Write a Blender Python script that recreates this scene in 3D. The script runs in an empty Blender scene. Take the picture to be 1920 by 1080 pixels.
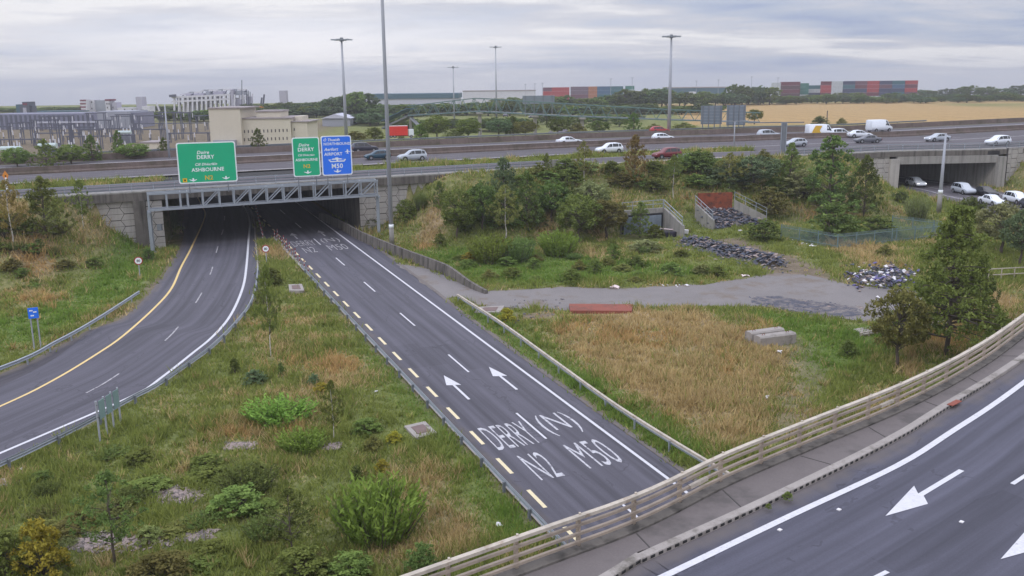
import bpy, bmesh, math, random
import numpy as np
from mathutils import Vector, Matrix
random.seed(7); rng = np.random.default_rng(7)
S = bpy.context.scene
COL = S.collection

# ------------------------------------------------------------------ camera, sky, sun, exposure
F_PX, HORIZON, ROLL, CAM_H, GRADE = 1700.0, 158.0, math.radians(.6), 21.5, .0224
PITCH = math.atan((540 - HORIZON) / F_PX)
FW = np.array([0, math.cos(PITCH), -math.sin(PITCH)])
_u0 = np.array([0, math.sin(PITCH), math.cos(PITCH)]); _r0 = np.array([1., 0, 0])
UP = _u0 * math.cos(ROLL) + _r0 * math.sin(ROLL)
RT = _r0 * math.cos(ROLL) - _u0 * math.sin(ROLL)
CP = np.array([0, 0, CAM_H])
cam = bpy.data.cameras.new('camera'); cam_o = bpy.data.objects.new('camera', cam); COL.objects.link(cam_o)
m = Matrix.Identity(4)
for i in range(3):
    m[i][0] = RT[i]; m[i][1] = UP[i]; m[i][2] = -FW[i]; m[i][3] = CP[i]
cam_o.matrix_world = m
cam.sensor_width = 36; cam.lens = F_PX / 1920 * 36; cam.clip_start = .5; cam.clip_end = 9000
S.camera = cam_o
S.view_settings.view_transform = 'Standard'; S.view_settings.look = 'None'
S.view_settings.exposure = 0.0; S.view_settings.gamma = 1; S.view_settings.use_curve_mapping = False

SUN_EL, SUN_AZ = math.radians(40), math.radians(-128)      # azimuth from +Y towards +X
W = bpy.data.worlds.new('World'); S.world = W; W.use_nodes = True
nt = W.node_tree; nt.nodes.clear()
def N(t, tree=None, **k):
    n = (tree or nt).nodes.new(t)
    for a, b in k.items(): setattr(n, a, b)
    return n
def L(a, b, tree=None): (tree or nt).links.new(a, b)
def mathn(op, a, b=None, c=None, tree=None, clamp=False):
    n = N('ShaderNodeMath', tree, operation=op, use_clamp=clamp)
    for i, x in enumerate((a, b, c)):
        if x is None: continue
        if isinstance(x, (int, float)): n.inputs[i].default_value = x
        else: L(x, n.inputs[i], tree)
    return n.outputs[0]
def mixc(fac, a, b, tree=None, blend='MIX'):
    n = N('ShaderNodeMix', tree, data_type='RGBA', blend_type=blend)
    for i, x in ((0, fac), (6, a), (7, b)):
        if isinstance(x, (int, float)): n.inputs[i].default_value = x
        elif isinstance(x, (tuple, list)): n.inputs[i].default_value = (*x[:3], 1)
        else: L(x, n.inputs[i], tree)
    return n.outputs[2]
def lin(r, g, b, k=1.0):
    f = lambda c: (c / 255 / 12.92 if c <= 10 else ((c / 255 + .055) / 1.055) ** 2.4) * k
    return (f(r), f(g), f(b))
def ramp(fac, stops, tree=None):
    n = N('ShaderNodeValToRGB', tree); e = n.color_ramp.elements
    while len(e) < len(stops): e.new(.5)
    for s, (p, c) in zip(e, stops): s.position = p; s.color = (*c[:3], 1)
    L(fac, n.inputs[0], tree); return n.outputs[0]
sky = N('ShaderNodeTexSky', sky_type='NISHITA', sun_disc=False, sun_elevation=SUN_EL, sun_rotation=SUN_AZ, altitude=60, dust_density=3)
bg1 = N('ShaderNodeBackground'); L(sky.outputs[0], bg1.inputs[0]); bg1.inputs[1].default_value = .06
tc = N('ShaderNodeTexCoord'); sep = N('ShaderNodeSeparateXYZ'); L(tc.outputs['Generated'], sep.inputs[0])
zz = mathn('MAXIMUM', sep.outputs[2], 0.0)
den = mathn('ADD', zz, .11)
px_ = mathn('DIVIDE', sep.outputs[0], den); py_ = mathn('DIVIDE', sep.outputs[1], den)
cmb = N('ShaderNodeCombineXYZ'); L(px_, cmb.inputs[0]); L(py_, cmb.inputs[1])
def skynoise(sx, sy, det, rough, off, dist=0.0):
    mp = N('ShaderNodeMapping'); L(cmb.outputs[0], mp.inputs[0]); mp.inputs['Scale'].default_value = (sx, sy, 1); mp.inputs['Location'].default_value = off
    mp.inputs['Rotation'].default_value = (0, 0, math.radians(-8))
    n = N('ShaderNodeTexNoise'); L(mp.outputs[0], n.inputs['Vector']); n.inputs['Scale'].default_value = 1; n.inputs['Detail'].default_value = det
    n.inputs['Roughness'].default_value = rough; n.inputs['Distortion'].default_value = dist
    return n.outputs[0]
n1 = skynoise(.30, .62, 6, .55, (3.1, 1.7, 0), .3)
n2 = skynoise(1.3, 1.9, 7, .62, (7.7, 4.1, 0), .5)
dens = mathn('ADD', mathn('MULTIPLY', n1, .72), mathn('MULTIPLY', n2, .28))
ccol = ramp(dens, [(.38, lin(152, 168, 206)), (.455, lin(184, 194, 216)), (.52, lin(208, 210, 222)), (.58, lin(246, 245, 248))])
# brighter gap low in the west, bluer bank of cloud under it
az = mathn('ARCTAN2', sep.outputs[0], sep.outputs[1]); el = mathn('ARCSINE', sep.outputs[2])
def bump_(x, c, w): 
    t = mathn('DIVIDE', mathn('SUBTRACT', x, c), w); return mathn('POWER', 2.718, mathn('MULTIPLY', mathn('MULTIPLY', t, t), -1.0))
wob = mathn('MULTIPLY', mathn('SUBTRACT', n2, .5), .05)
glow = mathn('MULTIPLY', bump_(mathn('ADD', el, wob), .042, .030), bump_(az, -.24, .30))
ccol = mixc(mathn('MULTIPLY', glow, .95, clamp=True), ccol, (1.12, 1.1, 1.13))
bank = mathn('MULTIPLY', bump_(mathn('ADD', el, wob), -.012, .016), bump_(az, -.5, .22))
ccol = mixc(mathn('MULTIPLY', bank, .7, clamp=True), ccol, lin(158, 168, 200))
bg2 = N('ShaderNodeBackground'); L(ccol, bg2.inputs[0])
L(mathn('ADD', mathn('MULTIPLY', mathn('POWER', zz, 1.25), 2.2), 1.0), bg2.inputs[1])
mx = N('ShaderNodeMixShader'); mx.inputs[0].default_value = .88
L(bg1.outputs[0], mx.inputs[1]); L(bg2.outputs[0], mx.inputs[2])
out = N('ShaderNodeOutputWorld'); L(mx.outputs[0], out.inputs[0])
sun = bpy.data.lights.new('sun', 'SUN'); sun.energy = .9; sun.angle = math.radians(20); sun.color = (1, .95, .88)
sun_o = bpy.data.objects.new('sun', sun); COL.objects.link(sun_o)
sd = Vector((math.sin(SUN_AZ) * math.cos(SUN_EL), math.cos(SUN_AZ) * math.cos(SUN_EL), math.sin(SUN_EL)))
sun_o.rotation_euler = sd.to_track_quat('Z', 'Y').to_euler(); sun_o.location = (-60, -40, 80)

# ------------------------------------------------------------------ where things stand
def base(y): return np.minimum(np.maximum(GRADE * np.asarray(y, float), -5), 8) if not np.isscalar(y) else min(max(GRADE * y, -5), 8)
def ray(u, v): return FW * F_PX + RT * (u - 960) - UP * (v - 540)
def P(u, v, h=0.0):                       # point h metres above the sloping road plane
    d = ray(u, v); lo, hi = .001, 4.0
    g = lambda t: CAM_H + t * d[2] - base(float(t * d[1])) - h
    if g(hi) > 0: return CP + hi * d
    for _ in range(50):
        t = (lo + hi) / 2
        if g(t) > 0: lo = t
        else: hi = t
    return CP + lo * d
def PY(u, v, Y): d = ray(u, v); return CP + d * (Y / d[1])
def mpp(q): return float((np.asarray(q) - CP) @ FW / F_PX)
E2 = np.array([.9208, .3900]); D2 = np.array([-.3900, .9208])          # across and along the trunk road
def ST(s, t, h=0.0):
    x, y = E2 * s + D2 * t; return np.array([x, y, base(float(y)) + h])
def st(q): q = np.asarray(q)[:2]; return float(q @ E2), float(q @ D2)
def on_plane(u, v, nrm, c): d = ray(u, v); return CP + d * ((c - CP[:2] @ nrm) / (d[:2] @ nrm))
def spline(pts, step=1.0):
    p = np.array(pts, float); o = []
    p = np.vstack([2 * p[0] - p[1], p, 2 * p[-1] - p[-2]])
    for i in range(1, len(p) - 2):
        a, b, c, d = p[i - 1:i + 3]; n = max(2, int(np.linalg.norm(c - b) / step))
        for k in range(n):
            t = k / n
            o.append(.5 * ((2 * b) + (c - a) * t + (2 * a - 5 * b + 4 * c - d) * t * t + (3 * b - a - 3 * c + d) * t ** 3))
    o.append(p[-2]); return np.array(o)
def pxs(l, h=0.0, step=1.0, pre=(), post=()):
    pts = [np.array(a)[:2] for a in pre] + [P(u, v, h)[:2] for u, v in l] + [np.array(a)[:2] for a in post]
    xy = spline(pts, step)
    return np.column_stack([xy, base(xy[:, 1]) + h])
def lat(path):                            # horizontal normal to the right of travel
    t = np.gradient(path[:, :2], axis=0); t /= np.linalg.norm(t, axis=1)[:, None] + 1e-9
    return np.column_stack([t[:, 1], -t[:, 0]])
def shift(path, off, dh=0.0):
    q = path.copy(); q[:, :2] += lat(path) * off; q[:, 2] = path[:, 2] + dh + base(q[:, 1]) - base(path[:, 1]); return q
def resample(path, n):
    d = np.r_[0, np.cumsum(np.linalg.norm(np.diff(path, axis=0), axis=1))]; s = np.linspace(0, d[-1], n)
    return np.column_stack([np.interp(s, d, path[:, k]) for k in range(3)])
def plen(path): return float(np.linalg.norm(np.diff(path, axis=0), axis=1).sum())

# ------------------------------------------------------------------ materials
K = .98
def mat(name, color, rough=.8, var=.15, scale=2.0, metal=0.0, bump=0.0, fine=None, dirt=None, spec=None, streak=0.0):
    M_ = bpy.data.materials.new(name); M_.use_nodes = True; t = M_.node_tree; b = t.nodes['Principled BSDF']
    b.inputs['Roughness'].default_value = rough; b.inputs['Metallic'].default_value = metal
    if spec is not None: b.inputs['Specular IOR Level'].default_value = spec
    g = N('ShaderNodeNewGeometry', t); src = g.outputs['Position']
    def nz(sc, det=4, ro=.6):
        n = N('ShaderNodeTexNoise', t); L(src, n.inputs['Vector'], t); n.inputs['Scale'].default_value = sc; n.inputs['Detail'].default_value = det; n.inputs['Roughness'].default_value = ro
        return n.outputs[0]
    a = nz(scale); v = mathn('MULTIPLY_ADD', mathn('SUBTRACT', a, .5, tree=t), var * 3.2, 1.0, tree=t)
    if fine:
        v = mathn('ADD', v, mathn('MULTIPLY', mathn('SUBTRACT', nz(fine[0], 2), .5, tree=t), fine[1] * 3, tree=t), tree=t)
    hv = N('ShaderNodeVectorMath', t, operation='SCALE'); hv.inputs[0].default_value = color; L(v, hv.inputs[3], t); c = hv.outputs[0]
    if dirt:
        k = mathn('MULTIPLY', mathn('GREATER_THAN', nz(dirt[1], 6, .7), dirt[2], tree=t), .8, tree=t)
        r_ = N('ShaderNodeMapRange', t); L(nz(dirt[1], 6, .7), r_.inputs[0], t); r_.inputs[1].default_value = dirt[2] - .08; r_.inputs[2].default_value = dirt[2] + .08
        c = mixc(r_.outputs[0], c, dirt[0], t)
    if streak:
        mp = N('ShaderNodeMapping', t); L(src, mp.inputs[0], t); mp.inputs['Scale'].default_value = (1.6, 1.6, .12)
        n = N('ShaderNodeTexNoise', t); L(mp.outputs[0], n.inputs[0], t); n.inputs['Scale'].default_value = 1.5; n.inputs['Detail'].default_value = 4
        r_ = N('ShaderNodeMapRange', t); L(n.outputs[0], r_.inputs[0], t); r_.inputs[1].default_value = .45; r_.inputs[2].default_value = .72; r_.inputs[4].default_value = streak
        c = mixc(r_.outputs[0], c, tuple(x * .25 for x in color), t)
    L(c, b.inputs['Base Color'], t)
    if bump:
        bn = N('ShaderNodeBump', t); L(nz(fine[0] if fine else scale * 6, 3), bn.inputs['Height'], t); bn.inputs['Strength'].default_value = bump; bn.inputs['Distance'].default_value = .03
        L(bn.outputs[0], b.inputs['Normal'], t)
    return M_
def glow_mat(name, color, e):
    M_ = bpy.data.materials.new(name); M_.use_nodes = True; b = M_.node_tree.nodes['Principled BSDF']
    b.inputs['Base Color'].default_value = (*color, 1); b.inputs['Emission Color'].default_value = (*color, 1); b.inputs['Emission Strength'].default_value = e; return M_
def asphalt(name, color, tracks=0.0):
    M_ = mat(name, color, .85, .07, .35, fine=(22, .16), bump=.25); t = M_.node_tree; b = t.nodes['Principled BSDF']
    src = b.inputs['Base Color'].links[0].from_socket
    uv = N('ShaderNodeUVMap', t); sp = N('ShaderNodeSeparateXYZ', t); L(uv.outputs[0], sp.inputs[0], t)
    mp = N('ShaderNodeMapping', t); L(uv.outputs[0], mp.inputs[0], t); mp.inputs['Scale'].default_value = (1.3, .03, 1)
    n = N('ShaderNodeTexNoise', t); L(mp.outputs[0], n.inputs[0], t); n.inputs['Scale'].default_value = 1.6; n.inputs['Detail'].default_value = 5
    w = mathn('MULTIPLY_ADD', mathn('SUBTRACT', n.outputs[0], .5, tree=t), 1.45 + tracks, 1.0, tree=t)
    vo = N('ShaderNodeTexVoronoi', t); mp2 = N('ShaderNodeMapping', t); L(uv.outputs[0], mp2.inputs[0], t); mp2.inputs['Scale'].default_value = (.28, .06, 1); L(mp2.outputs[0], vo.inputs['Vector'], t); vo.distance = 'CHEBYCHEV'; vo.inputs['Scale'].default_value = 1
    pc = N('ShaderNodeSeparateColor', t); L(vo.outputs['Color'], pc.inputs[0], t)
    w = mathn('ADD', w, mathn('MULTIPLY', mathn('GREATER_THAN', pc.outputs[0], .80, tree=t), -.13, tree=t), tree=t)
    w = mathn('ADD', w, mathn('MULTIPLY', mathn('COSINE', mathn('MULTIPLY_ADD', sp.outputs[0], 3.43, .5, tree=t), tree=t), .055, tree=t), tree=t)
    ve = N('ShaderNodeTexVoronoi', t, feature='DISTANCE_TO_EDGE'); mp3 = N('ShaderNodeMapping', t); L(uv.outputs[0], mp3.inputs[0], t); mp3.inputs['Scale'].default_value = (.22, .10, 1); wn = N('ShaderNodeTexNoise', t); L(uv.outputs[0], wn.inputs['Vector'], t); wn.inputs['Scale'].default_value = .8; wn.inputs['Detail'].default_value = 4
    av = N('ShaderNodeVectorMath', t, operation='ADD'); L(mp3.outputs[0], av.inputs[0], t); sv = N('ShaderNodeVectorMath', t, operation='SCALE'); L(wn.outputs['Color'], sv.inputs[0], t); sv.inputs[3].default_value = .35; L(sv.outputs[0], av.inputs[1], t); L(av.outputs[0], ve.inputs['Vector'], t); ve.inputs['Scale'].default_value = 1
    crk = mathn('MULTIPLY', mathn('LESS_THAN', ve.outputs['Distance'], .010, tree=t), mathn('GREATER_THAN', n.outputs[0], .53, tree=t), tree=t)
    w = mathn('ADD', w, mathn('MULTIPLY', crk, -.28, tree=t), tree=t)
    hv = N('ShaderNodeVectorMath', t, operation='SCALE'); L(src, hv.inputs[0], t); L(w, hv.inputs[3], t); c = hv.outputs[0]
    ed = N('ShaderNodeMapRange', t); L(mathn('ADD', sp.outputs[0], mathn('MULTIPLY', mathn('SUBTRACT', wn.outputs[0], .5, tree=t), 1.4, tree=t), tree=t), ed.inputs[0], t); ed.inputs[1].default_value = .75; ed.inputs[2].default_value = .1; ed.inputs[4].default_value = .55
    c = mixc(ed.outputs[0], c, lin(112, 102, 94, K), t); L(c, b.inputs['Base Color'], t)
    return M_
MT = dict(
 asphalt=asphalt('asphalt', lin(91, 88, 97, K*.84)), asphalt_deck=asphalt('deck asphalt', lin(87, 86, 99, K*.80)),
 asphalt_mway=asphalt('motorway asphalt', lin(96, 90, 95, K*.80)), asphalt_old=mat('worn access asphalt', lin(124, 118, 116, K), .9, .16, .25, fine=(9, .14), bump=.3, dirt=(lin(112, 98, 84, K), .3, .6)),
 asphalt_dark=asphalt('dark shoulder asphalt', lin(72, 68, 74, K)),
 white=mat('white road paint', lin(222, 220, 224, .84), .6, .06, 3, fine=(9, .12), dirt=(lin(140, 136, 140), 5, .68)), white_worn=mat('worn white road paint', lin(188, 184, 186, .84), .7, .1, 3, fine=(6, .16), dirt=(lin(104, 98, 106), 4.0, .56)),
 white_text=mat('worn lettering paint', lin(206, 204, 208, .84), .7, .1, 3, fine=(10, .2), dirt=(lin(112, 108, 118, K), 3.2, .60)),
 yellow=mat('yellow road paint', lin(226, 196, 132, .95), .65, .07, 3, dirt=(lin(140, 126, 104), 5, .68)),
 cream_line=mat('cream road paint', lin(228, 212, 172, .95), .65, .07, 3, dirt=(lin(140, 126, 114), 5, .68)),
 kerb=mat('kerb concrete', lin(158, 150, 144, K), .9, .14, 1.2, fine=(14, .1), dirt=(lin(110, 104, 96, K), .9, .6)),
 path=mat('footway concrete', lin(112, 104, 102, K), .9, .16, .5, fine=(16, .12), dirt=(lin(92, 86, 84, K), .5, .56)),
 conc=mat('grey concrete', lin(150, 146, 140, K), .9, .13, .9, fine=(10, .1), streak=.5, bump=.15),
 conc_dark=mat('stained concrete', lin(110, 104, 98, K), .9, .3, .8, fine=(8, .12), streak=.85, bump=.15),
 conc_brown=mat('brown weathered concrete', lin(112, 98, 92, K), .95, .22, .3, fine=(5, .15), streak=.3, dirt=(lin(88, 80, 66, K), .25, .56)),
 panel=mat('panel concrete', lin(176, 170, 164, K), .9, .12, .7, fine=(9, .08), streak=.3, bump=.1),
 soffit=mat('shade toned tunnel concrete', lin(48, 46, 46, K), .95, .2, .6, streak=.4),  # near-black tone puts the underpass shade into the concrete colour
 joint=mat('dark grey joint', lin(74, 70, 68), .95, .1, 2),  # dark grey of the joints and the wall backing
 galv=mat('galvanised steel', lin(154, 160, 168, K), .5, .08, 1.5, metal=.25, fine=(12, .05)), galv_dark=mat('dull galvanised steel', lin(122, 126, 132, K), .6, .12, 1.2, metal=.2),
 pole=mat('grey column paint', lin(166, 168, 176, K), .5, .07, .6, metal=.15), cream_rail=mat('weathered cream rail paint', lin(196, 184, 168, .92), .6, .1, 1.5, fine=(8, .12), streak=.4, dirt=(lin(150, 128, 106, K), 2.2, .64)),
 tan_rail=mat('weathered tan rail paint', lin(168, 152, 136, .95), .65, .14, 1.5, fine=(8, .1), streak=.4),
 rust=mat('rust', lin(136, 70, 48, K), .9, .25, 1.6, fine=(9, .2), dirt=(lin(84, 52, 44, K), 1.2, .55), bump=.3), rust_flat=mat('red oxide rust', lin(140, 78, 64, K), .9, .14, 1.0, fine=(10, .12), dirt=(lin(112, 72, 62, K), .8, .58)),
 green_sign=mat('green sign sheeting', lin(8, 168, 120, 1.1), .45, .04, .8), blue_sign=mat('blue sign sheeting', lin(36, 112, 228, 1.15), .45, .04, .8),
 sign_white=mat('white sign sheeting', lin(240, 244, 246), .45, .03, 1), sign_yellow=mat('yellow sign sheeting', lin(226, 186, 40), .45, .04, 1), sign_black=mat('black sign sheeting', lin(30, 30, 30), .5, .04, 1),
 sign_red=mat('red sign sheeting', lin(170, 40, 50), .45, .05, 1), sign_back=mat('grey sign back', lin(128, 138, 148, K), .6, .1, .7), sign_back_green=mat('green grey sign back', lin(122, 146, 146, K), .6, .1, 1.5),
 bol_white=mat('dirty white bollard', lin(176, 168, 170), .7, .15, 4), bol_red=mat('faded red bollard', lin(136, 52, 58), .7, .15, 4),
 tyre=mat('tyre rubber', (.02, .02, .022), .85, .1, 8), rim=mat('alloy rim', lin(150, 150, 155), .4, .08, 8, metal=.5), glass_car=mat('car glass', (.018, .022, .028), .12, .05, 3, spec=.6),
 lamp=mat('lamp lens', lin(220, 225, 230), .2, .03, 4), tail=mat('tail lamp lens', lin(150, 24, 28), .3, .05, 4), dark=mat('dark plastic', (.025, .025, .028), .7, .1, 4),
 headlight=glow_mat('lit headlight', (1, .95, .9), 4), orange=mat('orange sign', lin(222, 140, 50), .6, .06, 2),
 cream_wall=mat('cream render', lin(204, 195, 178, .95), .9, .05, .15, fine=(1.5, .04), streak=0), roof_grey=mat('grey roof edge', lin(150, 140, 140, K), .8, .1, .5), window_dark=mat('dark window', lin(66, 60, 64), .4, .1, 2),
 cladding=mat('grey cladding', lin(150, 152, 162, K), .7, .06, .1), cladding_light=mat('pale cladding', lin(186, 186, 198, K), .7, .05, .1), cladding_teal=mat('dark teal roof', lin(70, 98, 112, K), .7, .08, .1),
 far_grey=mat('substation grey', lin(128, 128, 146, K), .85, .1, .12, fine=(.8, .12)), far_dark=mat('substation dark steel', lin(88, 90, 104, K), .7, .15, .4), far_white=mat('off white wall', lin(206, 203, 210, .95), .8, .06, .1),
 tower_grey=mat('tower concrete', lin(170, 166, 180, K), .85, .05, .1), insul=mat('porcelain', lin(206, 204, 210), .4, .05, 1), tank=mat('pale green tank', lin(184, 198, 196), .6, .08, .4), red_band=mat('maroon cladding', lin(118, 56, 72), .8, .1, .3),
 foot_green=mat('green bridge steel', lin(98, 124, 120, K*.9), .6, .1, .3), foot_deck=mat('footbridge deck', lin(106, 108, 112, K), .8, .1, .3),
 red_paint=mat('red lorry paint', lin(214, 50, 40), .5, .06, .6), yellow_paint=mat('yellow van paint', lin(222, 178, 60), .4, .05, 2),
 trunk=mat('bark', lin(92, 82, 74, K), .95, .25, 6), birch=mat('birch bark', lin(200, 192, 182), .9, .12, 4, dirt=(lin(90, 82, 78), 3.5, .6)),
 rock=mat('dark slate rubble', lin(80, 84, 96, K), .85, .35, 2.2, fine=(9, .2)), rock_pale=mat('pale purple stone', lin(152, 136, 130, K), .95, .2, 2.5, fine=(9, .2)), litter=mat('white litter', lin(222, 218, 218), .7, .08, 3), litter_dark=mat('dark bag', lin(52, 48, 62), .6, .2, 3), litter_blue=mat('blue purple bag', lin(98, 92, 140), .6, .2, 3), litter_pink=mat('pink white bag', lin(226, 206, 204), .7, .08, 3),
 corrug=mat('pale corrugated steel', lin(150, 162, 174, K), .6, .1, 1.2, fine=(8, .08)), mesh_green=mat('green mesh fence steel', lin(112, 132, 132, K), .7, .12, 1), ash=mat('burnt ash', lin(76, 76, 86, K), .95, .4, 1.2, fine=(6, .4), bump=.5, dirt=(lin(124, 116, 112, K), 1.3, .53)),
 gravel=mat('roadside grit', lin(112, 104, 100, K), .95, .2, 2, fine=(18, .25)), hub=mat('manhole iron', lin(118, 98, 94, K), .8, .18, 2),
)
def paint(name, rgb): return mat(name, lin(*rgb), .3, .02, 1.0, spec=.6)
CARCOL = {k: paint(k + ' car paint', c) for k, c in dict(white=(224, 228, 234), silver=(176, 182, 190), teal=(34, 70, 88), black=(26, 28, 36), dark=(52, 52, 66), wine=(110, 28, 36), red=(158, 30, 34), grey=(104, 106, 114)).items()}

# ------------------------------------------------------------------ meshes
class MB:
    def __init__(s): s.v = []; s.f = []; s.m = []; s.uv = None; s.k = 0
    def add(s, vs, fs):
        o = len(s.v); s.v += [tuple(map(float, a)) for a in vs]; s.f += [tuple(i + o for i in f) for f in fs]; s.m += [s.k] * len(fs); return s
    def box(s, c, d, rz=0.0, R=None):
        x, y, z = (a / 2 for a in d); vs = [(i * x, j * y, k * z) for i in (-1, 1) for j in (-1, 1) for k in (-1, 1)]
        if rz: ca, sa = math.cos(rz), math.sin(rz); vs = [(a * ca - b * sa, a * sa + b * ca, e) for a, b, e in vs]
        vs = [(a + c[0], b + c[1], e + c[2]) for a, b, e in vs]
        return s.add(vs, [(0, 1, 3, 2), (4, 6, 7, 5), (0, 4, 5, 1), (2, 3, 7, 6), (0, 2, 6, 4), (1, 5, 7, 3)])
    def beam(s, p, q, w, h=None):
        p, q = Vector(p), Vector(q); h = h or w; d = (q - p).normalized(); a = Vector((0, 0, 1)) if abs(d.z) < .95 else Vector((0, 1, 0))
        r = d.cross(a).normalized() * w / 2; u = r.cross(d).normalized() * h / 2
        return s.add([e + i * r + j * u for e in (p, q) for i, j in ((-1, -1), (1, -1), (1, 1), (-1, 1))], [(0, 1, 2, 3), (7, 6, 5, 4), (0, 4, 5, 1), (1, 5, 6, 2), (2, 6, 7, 3), (3, 7, 4, 0)])
    def tube(s, pts, r, n=8, cap=True):
        pts = [Vector(p) for p in pts]; rs = r if hasattr(r, '__len__') else [r] * len(pts); vs = []; fs = []
        for i, p in enumerate(pts):
            d = (pts[min(i + 1, len(pts) - 1)] - pts[max(i - 1, 0)]).normalized(); a = Vector((1, 0, 0)) if abs(d.x) < .9 else Vector((0, 1, 0))
            x = d.cross(a).normalized(); y = d.cross(x)
            vs += [p + (x * math.cos(6.2832 * k / n) + y * math.sin(6.2832 * k / n)) * rs[i] for k in range(n)]
        for i in range(len(pts) - 1):
            fs += [(i * n + k, i * n + (k + 1) % n, (i + 1) * n + (k + 1) % n, (i + 1) * n + k) for k in range(n)]
        if cap: fs += [tuple(range(n - 1, -1, -1)), tuple(range((len(pts) - 1) * n, len(pts) * n))]
        return s.add(vs, fs)
    def sweep(s, path, prof, closed=False, caps=False):
        l = lat(path); n = len(prof); vs = []
        for p, r in zip(path, l): vs += [(p[0] + r[0] * a, p[1] + r[1] * a, p[2] + b + (GRADE * r[1] * a if abs(a) > .8 else 0)) for a, b in prof]
        k = n if closed else n - 1; fs = [(i * n + j, i * n + (j + 1) % n, (i + 1) * n + (j + 1) % n, (i + 1) * n + j) for i in range(len(path) - 1) for j in range(k)]
        if caps: fs += [tuple(range(n)), tuple(range((len(path) - 1) * n + n - 1, (len(path) - 1) * n - 1, -1))]
        return s.add(vs, fs)
    def ribbon(s, a, b, dz=0.0):
        n = max(len(a), len(b)); a, b = resample(a, n), resample(b, n); L_ = np.r_[0, np.cumsum(np.linalg.norm(np.diff(a, axis=0), axis=1))]
        o = len(s.v); s.v += [tuple(x) for i in range(n) for x in (a[i] + (0, 0, dz), b[i] + (0, 0, dz))]
        s.f += [(o + 2 * i, o + 2 * i + 1, o + 2 * i + 3, o + 2 * i + 2) for i in range(n - 1)]; s.m += [s.k] * (n - 1)
        if s.uv is None: s.uv = []
        s.uv += [uv for i in range(n) for uv in ((0, L_[i]), (float(np.linalg.norm(b[i] - a[i])), L_[i]))]; return s
    def poly(s, pts): return s.add(pts, [tuple(range(len(pts)))])
    def prism(s, xy, z0, z1):
        n = len(xy); return s.add([(x, y, z0) for x, y in xy] + [(x, y, z1) for x, y in xy], [tuple(range(n - 1, -1, -1)), tuple(range(n, 2 * n))] + [(i, (i + 1) % n, (i + 1) % n + n, i + n) for i in range(n)])
    def mesh(s, name, mats, smooth=False):
        me = bpy.data.meshes.new(name); me.from_pydata(s.v, [], s.f)
        for x in (mats if isinstance(mats, (list, tuple)) else [mats]): me.materials.append(MT[x] if isinstance(x, str) else x)
        if any(s.m): me.polygons.foreach_set('material_index', s.m)
        if smooth: me.polygons.foreach_set('use_smooth', [True] * len(s.f))
        if s.uv and len(s.uv) == len(s.v):
            u = me.uv_layers.new(name='UVMap'); idx = np.zeros(len(me.loops), np.int32); me.loops.foreach_get('vertex_index', idx)
            u.data.foreach_set('uv', np.array(s.uv, np.float32)[idx].ravel())
        me.update(); return me
    def obj(s, name, mats, parent=None, smooth=False, outward=True):
        me = s.mesh(name, mats, smooth)
        if outward:
            b = bmesh.new(); b.from_mesh(me); bmesh.ops.recalc_face_normals(b, faces=b.faces); b.to_mesh(me); b.free()
        return link(name, me, parent)
def link(name, me, parent=None, loc=None, rz=None):
    o = bpy.data.objects.new(name, me); COL.objects.link(o)
    if parent is not None: o.parent = parent
    if loc is not None: o.location = [float(x) for x in loc]
    if rz is not None: o.rotation_euler[2] = rz
    return o
def thing(name, label, cat, loc=(0, 0, 0), rz=0.0, group=None):
    o = bpy.data.objects.new(name, None); COL.objects.link(o); o.location = [float(x) for x in loc]; o.rotation_euler = (0, 0, rz); o.empty_display_size = .3
    return tag(o, label, cat, group)
def tag(o, label, cat, group=None):
    o['label'] = label; o['category'] = cat
    if group: o['group'] = group
    return o
def struct(o, kind='structure'): o['kind'] = kind; return o
def copy_tree(o, parent=None):
    c = o.copy(); COL.objects.link(c); c.parent = parent
    for ch in list(o.children): copy_tree(ch, c)
    return c
def root_at(label, cat, name, group=None): return thing(name, label, cat, (0, 0, 0), 0, group)
_txt = {}
def text_mesh(body, size=1.0, shear=0.0, bold=.02, spacing=1.0):
    key = (body, shear, bold, spacing)
    if key not in _txt:
        c = bpy.data.curves.new('lettering', 'FONT'); c.body = body; c.size = 1; c.shear = shear; c.offset = bold; c.space_character = spacing; c.resolution_u = 3
        o = bpy.data.objects.new('lettering', c); COL.objects.link(o); bpy.context.view_layer.update()
        me = o.evaluated_get(bpy.context.evaluated_depsgraph_get()).to_mesh()
        v = np.array([x.co[:2] for x in me.vertices]); f = [tuple(p.vertices) for p in me.polygons]
        bpy.data.objects.remove(o); bpy.data.curves.remove(c)
        v -= v.min(0); _txt[key] = (v / v[:, 1].max(), f)          # unit height, origin at lower left
    v, f = _txt[key]; return v * size, f
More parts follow.
